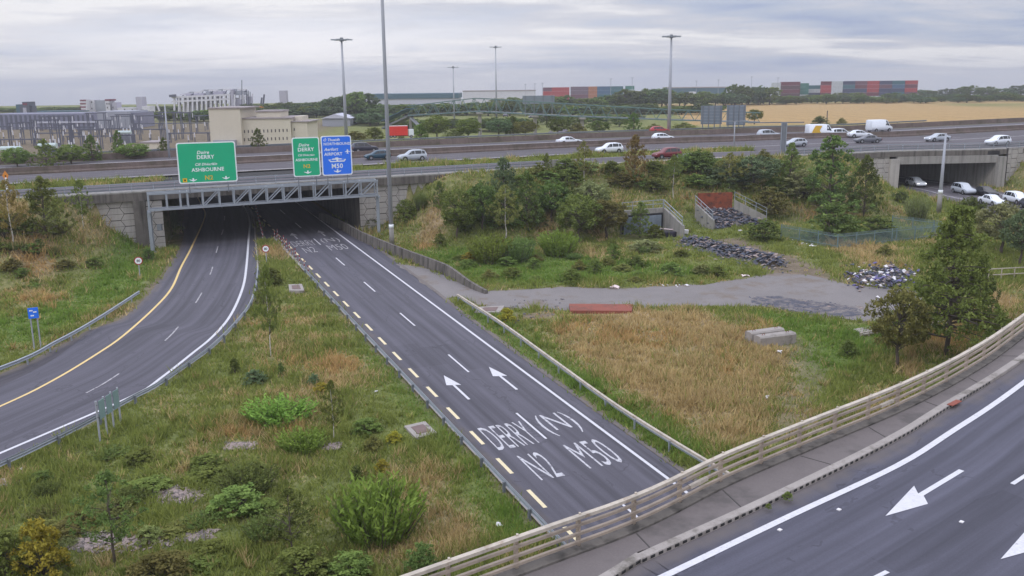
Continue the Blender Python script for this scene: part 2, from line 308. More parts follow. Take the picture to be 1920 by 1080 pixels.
# ------------------------------------------------------------------ road lines in the world
EDGE = np.array([(-160, 59), (-120, 76), (-80, 92.8), (-47, 106.9), (-20, 118.4), (0, 126.7), (30, 138.2), (48, 142.6), (62.5, 147.0), (79.3, 148.9), (100, 157), (140, 174), (260, 222)], float)
_e = spline(EDGE, 1.0); EDGE3 = np.column_stack([_e, base(_e[:, 1])])      # near edge of the motorway, plan
def mw(off, h, x0=-158, x1=258):          # motorway line at an offset beyond the near edge
    q = shift(EDGE3, -off); q[:, 2] = base(q[:, 1]) + h
    return q[(EDGE3[:, 0] >= x0) & (EDGE3[:, 0] <= x1)]
LY = pxs([(0, 762), (100, 713), (183, 663), (233, 628), (292, 575), (322, 540), (340, 500), (360, 462), (384, 406)], 0, 1.0, pre=[(-46, 30), (-37, 46)], post=[ST(10.7, 152), ST(11, 172), ST(11, 200)])
LW = pxs([(0, 850), (247, 743), (300, 710), (360, 663), (400, 630), (433, 590), (455, 540), (462, 500), (466, 450), (468, 415)], 0, 1.0, pre=[(-42, 24), (-33.6, 40)], post=[ST(16.6, 145), ST(17, 160), ST(17, 200)])
LOUT = pxs([(0, 702), (110, 650), (180, 612), (225, 600), (275, 555), (327, 485), (345, 440)], 0, 1.0, pre=[(-54, 30), (-43, 48)], post=[ST(6.5, 132), ST(8, 152), ST(8.5, 200)])
LIN = pxs([(0, 873), (78, 835), (147, 800), (255, 742), (288, 726), (338, 692), (405, 641), (460, 582), (476, 545), (482, 510), (478, 450)], 0, 1.0, pre=[(-41, 23), (-32.2, 39)], post=[ST(16.9, 140), ST(17.1, 160), ST(17.1, 200)])
LRAIL = pxs([(0, 889), (82, 850), (152, 815), (260, 755), (291, 739), (341, 705), (408, 654), (463, 592), (479, 556), (485, 510)], 0, 1.0, pre=[(-40.5, 22), (-31.5, 38.6)])
LRAIL_OUT = pxs([(0, 706), (110, 653), (180, 613), (262, 559)], 0, 1.0, pre=[(-54.4, 30), (-43.4, 48)])
tt = np.arange(-20, 205, 2.0)
def stline(s, t0, t1, h=0.0, step=2.0):
    n = max(2, int((t1 - t0) / step) + 1); return np.array([ST(s, t, h) for t in np.linspace(t0, t1, n)])
def stcurve(pts, step=1.5):
    q = spline(pts, step); return np.array([ST(a, b) for a, b in q])
RL = stline(16.85, -20, 200)
RR = stcurve([(26.1, -20), (26.0, 40), (26.05, 60), (26.3, 76), (26.6, 84), (26.9, 100), (27.0, 118), (27.2, 200)])
def ext(l, h, lo, hi):                   # continue a picture polyline straight on at both ends
    p = [P(u, v, h)[:2] for u, v in l]; a = (p[0] - p[1]) / np.linalg.norm(p[0] - p[1]); b = (p[-1] - p[-2]) / np.linalg.norm(p[-1] - p[-2]); n = np.array([-b[1], b[0]])
    return pxs(l, h, 1.0, pre=[p[0] + a * lo, p[0] + a * lo * .5], post=[p[-1] + b * hi * k + n * .0016 * (hi * k) ** 2 for k in (.25, .5, .75, 1)])
DK = 6.5                                                     # the slip road bridge stands this high
DKERB = ext([(1160, 1080), (1200, 1056), (1444, 944), (1673, 830), (1770, 770), (1920, 675)], DK, 36, 90)
DPAR = ext([(935, 1098), (1200, 997), (1363, 914), (1534, 840), (1689, 774), (1811, 709), (1910, 640)], DK, 38, 90)
DLINE = ext([(1247, 1080), (1485, 966), (1681, 874), (1779, 813), (1920, 717)], DK, 36, 90)
HE = 1.0                                                    # the eastern road lies a little higher
B2A, B2B = P(1680, 355, HE), P(1866, 351, HE)                        # corners of the eastern underpass
_ax = (P(1720, 346) - P(1862, 384))[:2]; B2D = np.array([-.42, .907]) ; B2E = np.array([.907, .42])
XR_L = pxs([(1700, 356), (1742, 368), (1811, 384), (1900, 412)], HE, 1.5, pre=[tuple(B2A[:2] + B2D * 42 + B2E * 1.4), tuple(B2A[:2] + B2D * 12 + B2E * 1.6)], post=[(84, 98), (96, 72), (106, 50)])
XR_R = pxs([(1860, 354), (1920, 366)], HE, 1.5, pre=[tuple(B2B[:2] + B2D * 42 - B2E * 1.2), tuple(B2B[:2] + B2D * 12 - B2E * 1.2)], post=[(98, 118), (112, 92), (124, 66)])
ACCESS = [(742, 494), (800, 503), (860, 531), (906, 546), (960, 545), (1046, 539), (1160, 541), (1330, 533), (1405, 521), (1450, 512), (1520, 517), (1600, 536), (1722, 546), (1740, 575), (1700, 600), (1620, 604), (1540, 590), (1430, 573), (1190, 575), (1060, 581), (960, 578), (900, 572), (860, 556), (835, 560)]

# ------------------------------------------------------------------ ground
def pdist(x, y, path):                    # distance to an open polyline, and side (+ = right of travel)
    x = np.asarray(x, float); y = np.asarray(y, float); best = np.full(x.shape, 1e9); side = np.zeros(x.shape)
    for a, b in zip(path[:-1], path[1:]):
        dx, dy = b[0] - a[0], b[1] - a[1]; l2 = dx * dx + dy * dy + 1e-9
        t = np.clip(((x - a[0]) * dx + (y - a[1]) * dy) / l2, 0, 1); vx, vy = x - a[0] - t * dx, y - a[1] - t * dy
        d = np.hypot(vx, vy); k = d < best; best = np.where(k, d, best); side = np.where(k, np.sign(vx * dy - vy * dx), side)
    return best, side
def sdpoly(x, y, poly):                   # signed distance, positive inside
    p = np.array([q[:2] for q in poly]); q = np.roll(p, -1, 0); x = np.asarray(x, float); y = np.asarray(y, float)
    best = np.full(x.shape, 1e9); ins = np.zeros(x.shape, bool)
    for a, b in zip(p, q):
        dx, dy = b - a; t = np.clip(((x - a[0]) * dx + (y - a[1]) * dy) / (dx * dx + dy * dy + 1e-9), 0, 1)
        best = np.minimum(best, np.hypot(x - a[0] - t * dx, y - a[1] - t * dy))
        if dy != 0: ins ^= ((a[1] > y) != (b[1] > y)) & (x < (b[0] - a[0]) * (y - a[1]) / (b[1] - a[1]) + a[0])
    return np.where(ins, best, -best)
def pxpoly(l, h=0.0): return [P(u, v, h) for u, v in l]
def sm(x, a, b): t = np.clip((np.asarray(x, float) - a) / (b - a), 0, 1); return t * t * (3 - 2 * t)
_g = rng.random((64, 64))
def vnoise(x, y, sc):
    x = np.asarray(x, float) / sc; y = np.asarray(y, float) / sc; xi = np.floor(x).astype(int); yi = np.floor(y).astype(int); fx = x - xi; fy = y - yi
    fx = fx * fx * (3 - 2 * fx); fy = fy * fy * (3 - 2 * fy); g = lambda i, j: _g[i % 64, j % 64]
    return (g(xi, yi) * (1 - fx) + g(xi + 1, yi) * fx) * (1 - fy) + (g(xi, yi + 1) * (1 - fx) + g(xi + 1, yi + 1) * fx) * fy
LROAD = [*LOUT, *LIN[::-1]]; LROAD = LROAD[::3]
RROAD = [*RL[::20], RL[-1], *RR[::-1][::6], RR[0]]
XROAD = [*XR_L[::3], *XR_R[::-1][::3]]
ACC = pxpoly(ACCESS)
def coarse(p, n): return resample(p, n)
E_C, XL_C, XR_C = coarse(EDGE3, 60), coarse(XR_L, 14), coarse(XR_R, 14)
BAYS = []                                 # culvert bays cut into the bank: (polygon, floor height)
def terrain(x, y):
    x = np.asarray(x, float); y = np.asarray(y, float); b = base(y) - .032 * np.maximum(y - 790, 0)
    s = x * E2[0] + y * E2[1]; t = x * D2[0] + y * D2[1]
    d, sd_ = pdist(x, y, E_C); d = d * -sd_                                   # + beyond the near edge, - in front
    n = vnoise(x, y, 7) * .5 + vnoise(x + 40, y, 2.6) * .32 + vnoise(x, y + 9, 1.1) * .18
    h = (n - .45) * .5
    front = np.clip(1 + (d + 1.0) / 15.5, 0, 1)                                # bank in front of the motorway
    front = np.where(d > 0, 1, front) * (d < 62) * np.where(d > 54, np.clip(1 - (d - 54) / 14, 0, 1), 1)
    sl = np.interp(t, [40, 90, 105, 117, 119, 140, 175], [-30, -8, -1, 3.4, 3.9, 7.0, 8.0]); sr = np.interp(t, [60, 80, 100, 117, 175], [33, 31.8, 30.2, 27.9, 28.4])
    k = np.where(d > .9, np.where((s > sl - .6) & (s < sr + .6), 0., 1.), np.where(s > sr, sm(s - sr, .3, 13), np.where(s < sl, sm(sl - s, .3, 12), 0)))
    dl, s1 = pdist(x, y, XL_C); dr, s2 = pdist(x, y, XR_C)
    gap = (s1 < 0) & (s2 > 0) & (y > 60)
    near2 = np.where(s1 > 0, dl, np.where(s2 < 0, dr, 0))
    c2 = (B2A[:2] @ B2E, B2B[:2] @ B2E); s_2 = x * B2E[0] + y * B2E[1]
    kk = np.where(d > .9, np.where((s_2 > c2[0] - .6) & (s_2 < c2[1] + .6) & (x > 40), 0., 1.), sm(near2, 1.0, 12) * ~gap)
    k = np.where(x > 38, np.minimum(k, kk), k)
    hb = front * k
    h = h * (1 - .5 * hb) + np.where(d > .9, 6.75, 7.0) * np.maximum(hb - .0, 0)
    h = np.where((d > 0) & (d < 54) & (k > .5), 6.8, h)
    h = np.where((d > .9) & (d < 54) & (k < .5), -.12, h)
    # flat where roads and the access track run
    for poly in (LROAD, RROAD, XROAD):
        q = sdpoly(x, y, poly); z = HE if poly is XROAD else 0.0
        if z: h = np.where((d < .9) & (q > -9), np.maximum(h, z * np.clip(1 + q / 9, 0, 1)), h)
        h = np.where(q > .35, z - .14, np.where(q > -1.6, z + (h - z) * np.clip(-q / 1.6, 0, 1) + .02 * (q < 0) - .02 * (q > 0), h))
    q = sdpoly(x, y, ACC); h = np.where((q > -2.5) & (d < -1), h * np.clip(-q / 2.5, 0, 1) - .03 * sm(q, -.6, .6), h)
    for poly, z in BAYS:
        q = sdpoly(x, y, poly); h = np.where(q > 0, np.minimum(h, z), h)
    # rising bank under the slip road away from its bridge
    return b + h
def Tz(x, y): return float(terrain(np.array([x]), np.array([y]))[0])
def T(u, v):                              # where the picture ray meets the ground
    d = ray(u, v); ts = np.geomspace(15, 1500, 500) / F_PX; q = CP + ts[:, None] * d; g = q[:, 2] - terrain(q[:, 0], q[:, 1])
    i = np.argmax(g < 0)
    if g[i] >= 0: return P(u, v)
    a, b = ts[i - 1], ts[i]
    tt_ = np.linspace(a, b, 24); q = CP + tt_[:, None] * d; g = q[:, 2] - terrain(q[:, 0], q[:, 1]); j = int(np.argmax(g < 0)); return q[max(j, 0)]

B1A, B1B, B1C = P(1165, 441), P(1243, 434), P(1279, 449)                 # culvert bays cut into the bank
B2FL, B2FR, B2BL, B2BR = P(1336, 432), P(1437, 421), P(1303, 392, 2.2), P(1376, 390, 2.2)
BAYS += [([B1A, B1B, B1C, P(1165, 458)], .02), ([B2FL, B2FR, B2BR, B2BL], .05)]

DRY = [pxpoly([(1065, 592), (1190, 580), (1330, 588), (1420, 620), (1490, 660), (1500, 700), (1480, 770), (1420, 830), (1330, 850), (1210, 760), (1110, 690), (1010, 620)])]
DRYM = [pxpoly(p) for p in ([(300, 840), (430, 760), (560, 690), (640, 640), (700, 700), (640, 800), (600, 880), (420, 850), (330, 880)], [(640, 840), (760, 860), (900, 1000), (800, 1060), (700, 1040), (760, 960)],
        [(0, 480), (90, 490), (160, 560), (90, 600), (0, 590)], [(1520, 440), (1720, 470), (1720, 520), (1600, 505)], [(1640, 640), (1860, 540), (1920, 560), (1920, 600), (1700, 720)], [(480, 460), (560, 465), (545, 490), (490, 490)])]
BANKDRY = pxpoly([(740, 440), (800, 390), (870, 340), (830, 420), (780, 450)], 3.0)
LUSH = [pxpoly(p) for p in ([(690, 640), (790, 790), (960, 1000), (1000, 1000), (840, 800), (720, 660)], [(250, 450), (280, 520), (180, 590), (60, 640), (0, 660), (0, 600), (120, 560)], [(870, 580), (920, 590), (1140, 740), (1330, 850), (1250, 860), (1060, 740)],
        [(1380, 580), (1500, 590), (1620, 620), (1700, 640), (1560, 700), (1510, 700), (1500, 640)], [(760, 470), (900, 470), (1200, 490), (1380, 510), (1100, 530), (900, 530)])]
BARE = [pxpoly(p) for p in ([(1440, 470), (1500, 480), (1570, 520), (1650, 530), (1450, 530), (1410, 500), (1330, 450), (1390, 445)], [(960, 590), (1050, 580), (1060, 592), (1000, 606)], [(225, 600), (330, 470), (345, 480), (300, 560), (262, 560)], [(700, 420), (760, 470), (840, 500), (905, 540), (880, 540), (720, 470)])]
TRACK = pxs([(1495, 650), (1515, 700), (1500, 760), (1490, 800)], 0, 1.0)
STONY = [pxpoly(p) for p in ([(282, 925), (320, 907), (372, 925), (372, 945), (320, 948), (285, 940)], [(125, 1010), (180, 1000), (250, 1008), (310, 1005), (330, 1020), (250, 1030), (160, 1040), (125, 1030)], [(330, 1000), (400, 1000), (395, 1018), (340, 1018)], [(425, 830), (475, 830), (478, 842), (430, 843)], [(610, 833), (640, 833), (636, 845), (612, 843)])]
ASHP = pxpoly([(1405, 560), (1450, 553), (1520, 566), (1600, 575), (1620, 592), (1560, 596), (1500, 586), (1420, 570)])
def cover(x, y):                          # dry, bare, lush, wheat
    x = np.asarray(x, float); y = np.asarray(y, float)
    n = vnoise(x, y, 5) * .6 + vnoise(x + 11, y + 5, 1.7) * .4; j = (n - .5) * 3.0
    dry = np.clip((vnoise(x + 3, y, 9) * .5 + vnoise(x, y + 7, 2.3) * .5 - .46) * 1.6, 0, .6)
    for q in DRY: dry = np.maximum(dry, sm(sdpoly(x, y, q) + j, -2.5, 2.5) * (.72 + .5 * (n - .4)))
    for q in DRYM + [BANKDRY]: dry = np.maximum(dry, sm(sdpoly(x, y, q) + j, -1.5, 2.5) * (.30 + .9 * n))
    lush = np.zeros_like(x)
    for q in LUSH: lush = np.maximum(lush, sm(sdpoly(x, y, q) + j, -1.5, 1.5))
    bare = np.zeros_like(x)
    for q in BARE: bare = np.maximum(bare, sm(sdpoly(x, y, q) + j * .7, -.6, 1.2))
    d, _ = pdist(x, y, TRACK); bare = np.maximum(bare, sm(1.5 + j * .5 - d, -.8, .9) * .45)
    for q in (LROAD, RROAD): bare = np.maximum(bare, sm(sdpoly(x, y, q) + j * .12, -.75, -.1) * .9)
    bare = np.maximum(bare, sm(sdpoly(x, y, ACC) + j * .4, -.8, .4) * .9)
    de, sd_ = pdist(x, y, E_C); de = de * -sd_
    bank = sm(de, -16, -10) * (de < 0); dry = np.where(bank > 0, np.maximum(dry, bank * (-.05 + .6 * n)), dry)
    bare = np.maximum(bare, sm(y, 160, 180) * sm(-x, 55, 70) * sm(-y, -420, -330) * .95); wheat = ((y > 318) & (x > 56 + .12 * (y - 262)) & (y < 560)) * sm(vnoise(x, y, 60), .1, .2)
    far = sm(y, 240, 330); dry = dry * (1 - far) + .10 * far
    return np.clip(dry * (1 - .75 * lush), 0, 1), np.clip(bare, 0, 1), np.clip(lush, 0, 1), wheat
def axis(lo, hi, d0, c0, c1, far):
    a = list(np.arange(c0, c1, d0)); s = d0
    while a[-1] < hi: s = min(s * 1.16, far); a.append(a[-1] + s)
    s = d0
    while a[0] > lo: s = min(s * 1.16, far); a.insert(0, a[0] - s)
    return np.array(a)
gx = axis(-2600, 3200, .55, -62, 92, 90); gy = axis(-400, 5600, .55, 20, 165, 140)
X, Y = np.meshgrid(gx, gy); nx, ny = len(gx), len(gy)
Zt = terrain(X.ravel(), Y.ravel())
me = bpy.data.meshes.new('ground'); me.vertices.add(nx * ny); me.vertices.foreach_set('co', np.column_stack([X.ravel(), Y.ravel(), Zt]).astype(np.float32).ravel())
i = np.arange(nx * ny).reshape(ny, nx); q = np.stack([i[:-1, :-1], i[:-1, 1:], i[1:, 1:], i[1:, :-1]], -1).reshape(-1, 4)
me.loops.add(q.size); me.loops.foreach_set('vertex_index', q.astype(np.int32).ravel()); me.polygons.add(len(q)); me.polygons.foreach_set('loop_start', np.arange(0, q.size, 4, dtype=np.int32)); me.polygons.foreach_set('loop_total', np.full(len(q), 4, np.int32))
me.update(calc_edges=True); me.polygons.foreach_set('use_smooth', [True] * len(q))
cv = np.stack(cover(X.ravel(), Y.ravel()), 1).astype(np.float32)
ca = me.attributes.new('cover', 'FLOAT_COLOR', 'POINT'); ca.data.foreach_set('color', np.column_stack([cv[:, :3], np.ones(len(cv))]).astype(np.float32).ravel())
ca = me.attributes.new('wheat', 'FLOAT', 'POINT'); ca.data.foreach_set('value', np.ascontiguousarray(cv[:, 3]))
gm = bpy.data.materials.new('grassland'); gm.use_nodes = True; t = gm.node_tree; b = t.nodes['Principled BSDF']; b.inputs['Roughness'].default_value = 1; b.inputs['Specular IOR Level'].default_value = .1
at = N('ShaderNodeAttribute', t, attribute_name='cover'); sp = N('ShaderNodeSeparateColor', t); L(at.outputs['Color'], sp.inputs[0], t)
gp = N('ShaderNodeNewGeometry', t).outputs['Position']
def tn(sc, det=5, ro=.65):
    n = N('ShaderNodeTexNoise', t); L(gp, n.inputs['Vector'], t); n.inputs['Scale'].default_value = sc; n.inputs['Detail'].default_value = det; n.inputs['Roughness'].default_value = ro; return n.outputs[0]
nA, nB, nC = tn(.7), tn(3.2, 4), tn(11, 3)
MUL = lambda a, b_: mathn('MULTIPLY', a, b_, tree=t)
nm = mathn('ADD', MUL(nA, .45), mathn('ADD', MUL(nB, .35), MUL(nC, .2), tree=t), tree=t)
def thr(s_, k=1.6): 
    w = mathn('MULTIPLY', mathn('MULTIPLY', s_, mathn('SUBTRACT', 1.0, s_, tree=t), tree=t), 5 * k, tree=t)
    return mathn('ADD', s_, mathn('MULTIPLY', mathn('SUBTRACT', nm, .5, tree=t), w, tree=t), tree=t, clamp=True)
green = ramp(nm, [(.3, lin(70, 80, 44)), (.48, lin(94, 102, 60)), (.62, lin(116, 120, 74)), (.75, lin(132, 128, 88))], t)
lushc = ramp(nm, [(.3, lin(66, 82, 42)), (.5, lin(86, 102, 52)), (.7, lin(108, 122, 66))], t)
dryc = ramp(nm, [(.3, lin(98, 86, 64)), (.48, lin(134, 117, 92)), (.62, lin(158, 140, 114)), (.75, lin(178, 160, 130))], t)
barec = ramp(nm, [(.3, lin(74, 66, 56)), (.5, lin(104, 94, 82)), (.7, lin(132, 120, 106))], t)
c = mixc(thr(sp.outputs[2], .9), green, lushc, t); c = mixc(thr(sp.outputs[0], 1.5), c, dryc, t); c = mixc(thr(sp.outputs[1], 1.3), c, barec, t)
c = mixc(N('ShaderNodeAttribute', t, attribute_name='wheat').outputs['Fac'], c, ramp(nm, [(.35, lin(128, 106, 74)), (.6, lin(164, 138, 98))], t), t)
wx = N('ShaderNodeSeparateXYZ', t); L(gp, wx.inputs[0], t)
tl = mathn('SINE', mathn('ADD', mathn('MULTIPLY', wx.outputs[0], .42, tree=t), mathn('MULTIPLY', wx.outputs[1], .13, tree=t), tree=t), tree=t)
tl = mathn('MULTIPLY', mathn('GREATER_THAN', tl, .93, tree=t), N('ShaderNodeAttribute', t, attribute_name='wheat').outputs['Fac'], tree=t)
c = mixc(mathn('MULTIPLY', tl, .35, tree=t), c, lin(110, 96, 66), t)
c = mixc(1.0, c, (1.28, 1.25, 1.18), t, 'MULTIPLY')
L(c, b.inputs['Base Color'], t)
bn = N('ShaderNodeBump', t); L(nm, bn.inputs['Height'], t); bn.inputs['Strength'].default_value = .8; bn.inputs['Distance'].default_value = .25; L(bn.outputs[0], b.inputs['Normal'], t)
me.materials.append(gm)
struct(link('ground', me))

# ------------------------------------------------------------------ carriageways and their paint
def line(path, w, name, m_, parent, dz=.012): return MB().sweep(np.column_stack([path[:, :2], path[:, 2] + dz]), [(-w / 2, 0), (w / 2, 0)]).obj(name, m_, parent, outward=False)
def sub(path, a, b):
    d = np.r_[0, np.cumsum(np.linalg.norm(np.diff(path, axis=0), axis=1))]; s = np.linspace(a, b, max(2, int((b - a) / 1.0) + 1))
    return np.column_stack([np.interp(s, d, path[:, k]) for k in range(3)])
def dashes(path, w, on, gap, name, m_, parent, start=0.0, end=None, dz=.012):
    mb = MB(); s = start; end = end or plen(path)
    while s + on < end:
        q = sub(path, s, s + on); q[:, 2] += dz; mb.sweep(q, [(-w / 2, 0), (w / 2, 0)]); s += on + gap
    return mb.obj(name, m_, parent, outward=False)
sroad = struct(MB().ribbon(LOUT, LIN).obj('southbound_road', 'asphalt', outward=False))
_so = sub(LOUT, 0, plen(LOUT) - 118); _w = 2.4 * np.clip(np.linspace(3, 0, len(_so)), 0, 1); _sl = lat(_so); _si = _so.copy(); _si[:, :2] += _sl * _w[:, None]; _si[:, 2] = base(_si[:, 1])
sh = MB().ribbon(_so, _si, .006).obj('dark_shoulder', 'asphalt_dark', sroad, outward=False)
line(LY, .22, 'yellow_edge_line', 'yellow', sroad); line(LW, .24, 'white_edge_line', 'white', sroad)
LMID = (resample(LY, 160) + resample(LW, 160)) / 2
LMID = pxs([(75, 776), (190, 722), (270, 666), (322, 627), (372, 560), (395, 512), (405, 475), (413, 447), (420, 420)], 0, 1.0, pre=[(-40, 34), (-32.4, 50)], post=[ST(13.5, 150), ST(14, 200)])
dashes(LMID, .13, 4, 8, 'lane_line', 'white_worn', sroad, start=3.0)
MB().ribbon(shift(LIN, -.02), shift(LIN, .16), .11).sweep(shift(LIN, 0, 0), [(0.0, -.1), (0.0, .11)]).obj('kerb', 'kerb', sroad, outward=False)
nroad = struct(MB().ribbon(RL, RR).obj('northbound_road', 'asphalt', outward=False))
_isl = np.array([ST(s_, t_) for s_, t_ in ((16.86, 118), (16.86, 200), (14, 200), (13.6, 118.5))]); 
isl = MB(); isl.ribbon(np.array([ST(st(P(484, 447))[0], 117.4), ST(16.2, 140), ST(17.0, 165)]), stline(16.86, 117.4, 165, 0), .004); isl.obj('paved_island', 'asphalt', nroad, outward=False)
line(stline(24.95, -20, 200), .2, 'white_edge_line', 'white', nroad)
_d0 = st(P(877, 698))[1]; _dp = (st(P(640, 490))[1] - st(P(995, 797))[1]) / 4; _dl = st(P(840, 665))[1] - _d0
dashes(stline(21.31, 0, 200), .14, _dl, _dp - _dl, 'lane_line', 'white', nroad, start=_d0 - _dp * int(_d0 / _dp))
_y0 = st(P(943, 874))[1]; _y1 = st(P(892, 821))[1]
dashes(stline(17.65, 0, 200), .22, (_y1 - _y0) * .5, (_y1 - _y0) * .5, 'hard_shoulder_line', 'cream_line', nroad, start=_y0 - (_y1 - _y0) * 6.25)
MB().ribbon(stline(16.9, -20, 117), stline(16.6, -20, 117), .12).sweep(stline(16.9, -20, 117), [(0, -.1), (0, .12)]).obj('kerb', 'kerb', nroad, outward=False)
MB().ribbon(shift(RR, .0), shift(RR, .35), .03).obj('edge_strip', 'gravel', nroad, outward=False)
def arrow(name, s0, t0, t1, parent, m_='white', w=.95, x=0.0):
    l = t1 - t0; hd = l * .42; a = [(-.09, 0), (.09, 0), (.09, l - hd), (w / 2, l - hd * 1.08), (.02, l), (-w / 2, l - hd * .92), (-.09, l - hd)]
    return MB().poly([ST(s0 + i, t0 + j, .014) for i, j in a]).obj(name, m_, parent, outward=False)
def tpx(u, v): return st(P(u, v))
for tip, tail in (((832, 704), (880, 750)), ((917, 688), (970, 732)), ((546, 437), (558, 448)), ((597, 432), (610, 443))):
    a, b_ = tpx(*tip), tpx(*tail); far = tip[1] < 500
    arrow('lane_arrow', (a[0] + b_[0]) / 2, a[1] - 5.2 if not far else a[1] - 4.6, a[1], nroad, 'white_worn' if far else 'white')
def road_text(body, s0, s1, t0, t1, parent, name='road_lettering', m_='white'):
    v, f = text_mesh(body, 1.0, 0, -.006); w = v[:, 0].max()
    return MB().add([ST(s0 + a / w * (s1 - s0), t0 + c_ * (t1 - t0), .014) for a, c_ in v], f).obj(name, m_, parent, outward=False)
TXT = [('DERRY', (896.5, 809), (1000, 827)), ('(N)', None, None), ('N2', None, None), ('M50', None, None)]
DT = st(P(590, 447))[1] - st(P(975.5, 778.5))[1]
for dt, mm in ((0, 'white_text'), (DT, 'white_worn')):
    a0 = tpx(923, 844)[1] ; 
    road_text('DERRY', 18.15, 20.95, a0 - .2 + dt, a0 + 3.3 + dt, nroad, m_=mm); road_text('(N)', 21.85, 24.1, a0 + .2 + dt, a0 + 3.7 + dt, nroad, m_=mm)
    b0 = tpx(1020, 900)[1]; road_text('N2', 18.75, 20.15, b0 + dt, b0 + 3.4 + dt, nroad, m_=mm)
    b0 = tpx(1118, 877)[1]; road_text('M50', 21.75, 24.0, b0 + dt, b0 + 3.5 + dt, nroad, m_=mm)
# access road with a ragged broken edge
def ragged(poly, amp, step):
    o = []
    for a, b_ in zip(poly, poly[1:] + poly[:1]):
        a, b_ = np.array(a[:2]), np.array(b_[:2]); n = max(1, int(np.linalg.norm(b_ - a) / step))
        for k in range(n): o.append(a + (b_ - a) * k / n + rng.normal(0, amp, 2))
    return [(x_, y_, base(y_) + .012) for x_, y_ in o]
struct(MB().poly(ragged(ACC, .16, .8)).obj('access_road', 'asphalt_old', outward=False))
xroad = struct(MB().ribbon(XR_L, XR_R, .0).obj('eastern_road', 'asphalt_mway', outward=False))
xa, xb = resample(XR_L, 60), resample(XR_R, 60)
for k, nm_ in ((.2, 'white_edge_line'), (.86, 'white_edge_line')): line(xa + (xb - xa) * k, .3, nm_, 'white_worn', xroad)
for k in (.42, .64): dashes(xa + (xb - xa) * k, .2, 3, 5, 'lane_line', 'white_worn', xroad)
hatch = MB()
for k in np.arange(.34, .52, .012):
    i0 = int(k * 59); p0 = xa[i0] + (xb[i0] - xa[i0]) * .205; p1 = xa[min(i0 + 1, 59)] + (xb[i0] - xa[i0]) * .30
    hatch.beam(p0 + (0, 0, .014), p1 + (0, 0, .014), .35, .006)
hatch.obj('hatching', 'white_worn', xroad)
# motorway surfaces
def band(o0, o1, name, m_, h=7.0, parent=None): return MB().ribbon(mw(o1, h), mw(o0, h)).obj(name, m_, parent, outward=False)
slip = struct(band(1.3, 9.6, 'slip_road', 'asphalt_mway')); line(mw(2.0, 7), .22, 'edge_line', 'white_worn', slip); line(mw(9.0, 7), .22, 'edge_line', 'white_worn', slip)
struct(MB().ribbon(mw(16.45, 7.004, 42), mw(9.55, 7.004, 42)).obj('slip_merge', 'asphalt_mway', outward=False))
near = struct(band(16.4, 27.2, 'motorway_carriageway', 'asphalt_mway')); line(mw(17.2, 7), .25, 'edge_line', 'white', near); line(mw(26.4, 7), .2, 'edge_line', 'white_worn', near)
for o_ in (20.6, 23.9): dashes(mw(o_, 7), .15, 4, 8, 'lane_line', 'white_worn', near)
far = struct(band(28.2, 43.6, 'motorway_carriageway', 'asphalt_mway')); line(mw(38.6, 7), .4, 'edge_line', 'white', far); line(mw(29.0, 7), .2, 'edge_line', 'white_worn', far)
for o_ in (32.2, 35.6): dashes(mw(o_, 7), .15, 4, 8, 'lane_line', 'white_worn', far)
struct(MB().ribbon(mw(1.3, 7.1), mw(.2, 7.1)).sweep(mw(1.3, 7), [(0, -.05), (0, .1)]).obj('motorway_kerb', 'kerb', outward=False))
struct(MB().ribbon(mw(16.4, 7.06, -158, 42), mw(15.9, 7.06, -158, 42)).obj('motorway_kerb', 'kerb', outward=False))
# ------------------------------------------------------------------ motorway barriers and bridges
def rail_thing(name, label, cat, path, beams, post, gap, mats, group=None, post_mat=None, start=.5, cap=None):
    """beams: [(part name, profile)], post: (sx, sy, height, depth offset)"""
    r = thing(name, label, cat, path[len(path) // 2], 0, group); o = np.array(r.location)
    loc = path - o
    for nm_, prof, mm in beams: MB().sweep(loc, prof, True, True).obj(nm_, mm, r)
    if post:
        sx, sy, hgt, off = post; l = lat(path); d = np.r_[0, np.cumsum(np.linalg.norm(np.diff(path, axis=0), axis=1))]
        me_ = MB().box((0, 0, hgt / 2 - .15), (sx, sy, hgt + .3)).mesh('post', post_mat or mats); n = 0
        for s in np.arange(start, d[-1], gap):
            if n >= 98: break
            i = int(np.searchsorted(d, s)); i = min(max(i, 1), len(path) - 1); f_ = (s - d[i - 1]) / (d[i] - d[i - 1]); q = loc[i - 1] * (1 - f_) + loc[i] * f_
            tx = path[i] - path[i - 1]; link('post', me_, r, q + np.array([l[i][0] * off, l[i][1] * off, 0]), math.atan2(tx[1], tx[0])); n += 1
    return r
rect = lambda x, z, w, h: [(x - w / 2, z - h / 2), (x + w / 2, z - h / 2), (x + w / 2, z + h / 2), (x - w / 2, z + h / 2)]
def wbeam(z, sgn=1): return [(sgn * a, z + b_) for a, b_ in ((0, -.155), (.075, -.115), (.075, -.06), (.01, -.015), (.01, .015), (.075, .06), (.075, .115), (0, .155), (-.02, .155), (.05, .105), (.05, .07), (-.01, .02), (-.01, -.02), (.05, -.07), (.05, -.105), (-.02, -.155))]
mbar = tag(MB().sweep(mw(27.6, 7), [(-.38, 0), (.38, 0), (.38, .18), (.2, .4), (.15, 1.0), (-.15, 1.0), (-.2, .4), (-.38, .18)], True, True).obj('concrete_barrier', 'conc_brown'), 'long brown stained concrete barrier down the middle of the motorway', 'barrier')
fbar = tag(MB().sweep(mw(44.2, 7), [(-.3, 0), (.3, 0), (.14, 1.0), (-.14, 1.0)], True, True).obj('concrete_barrier', 'conc_brown'), 'brown concrete barrier along the far edge of the motorway', 'barrier')
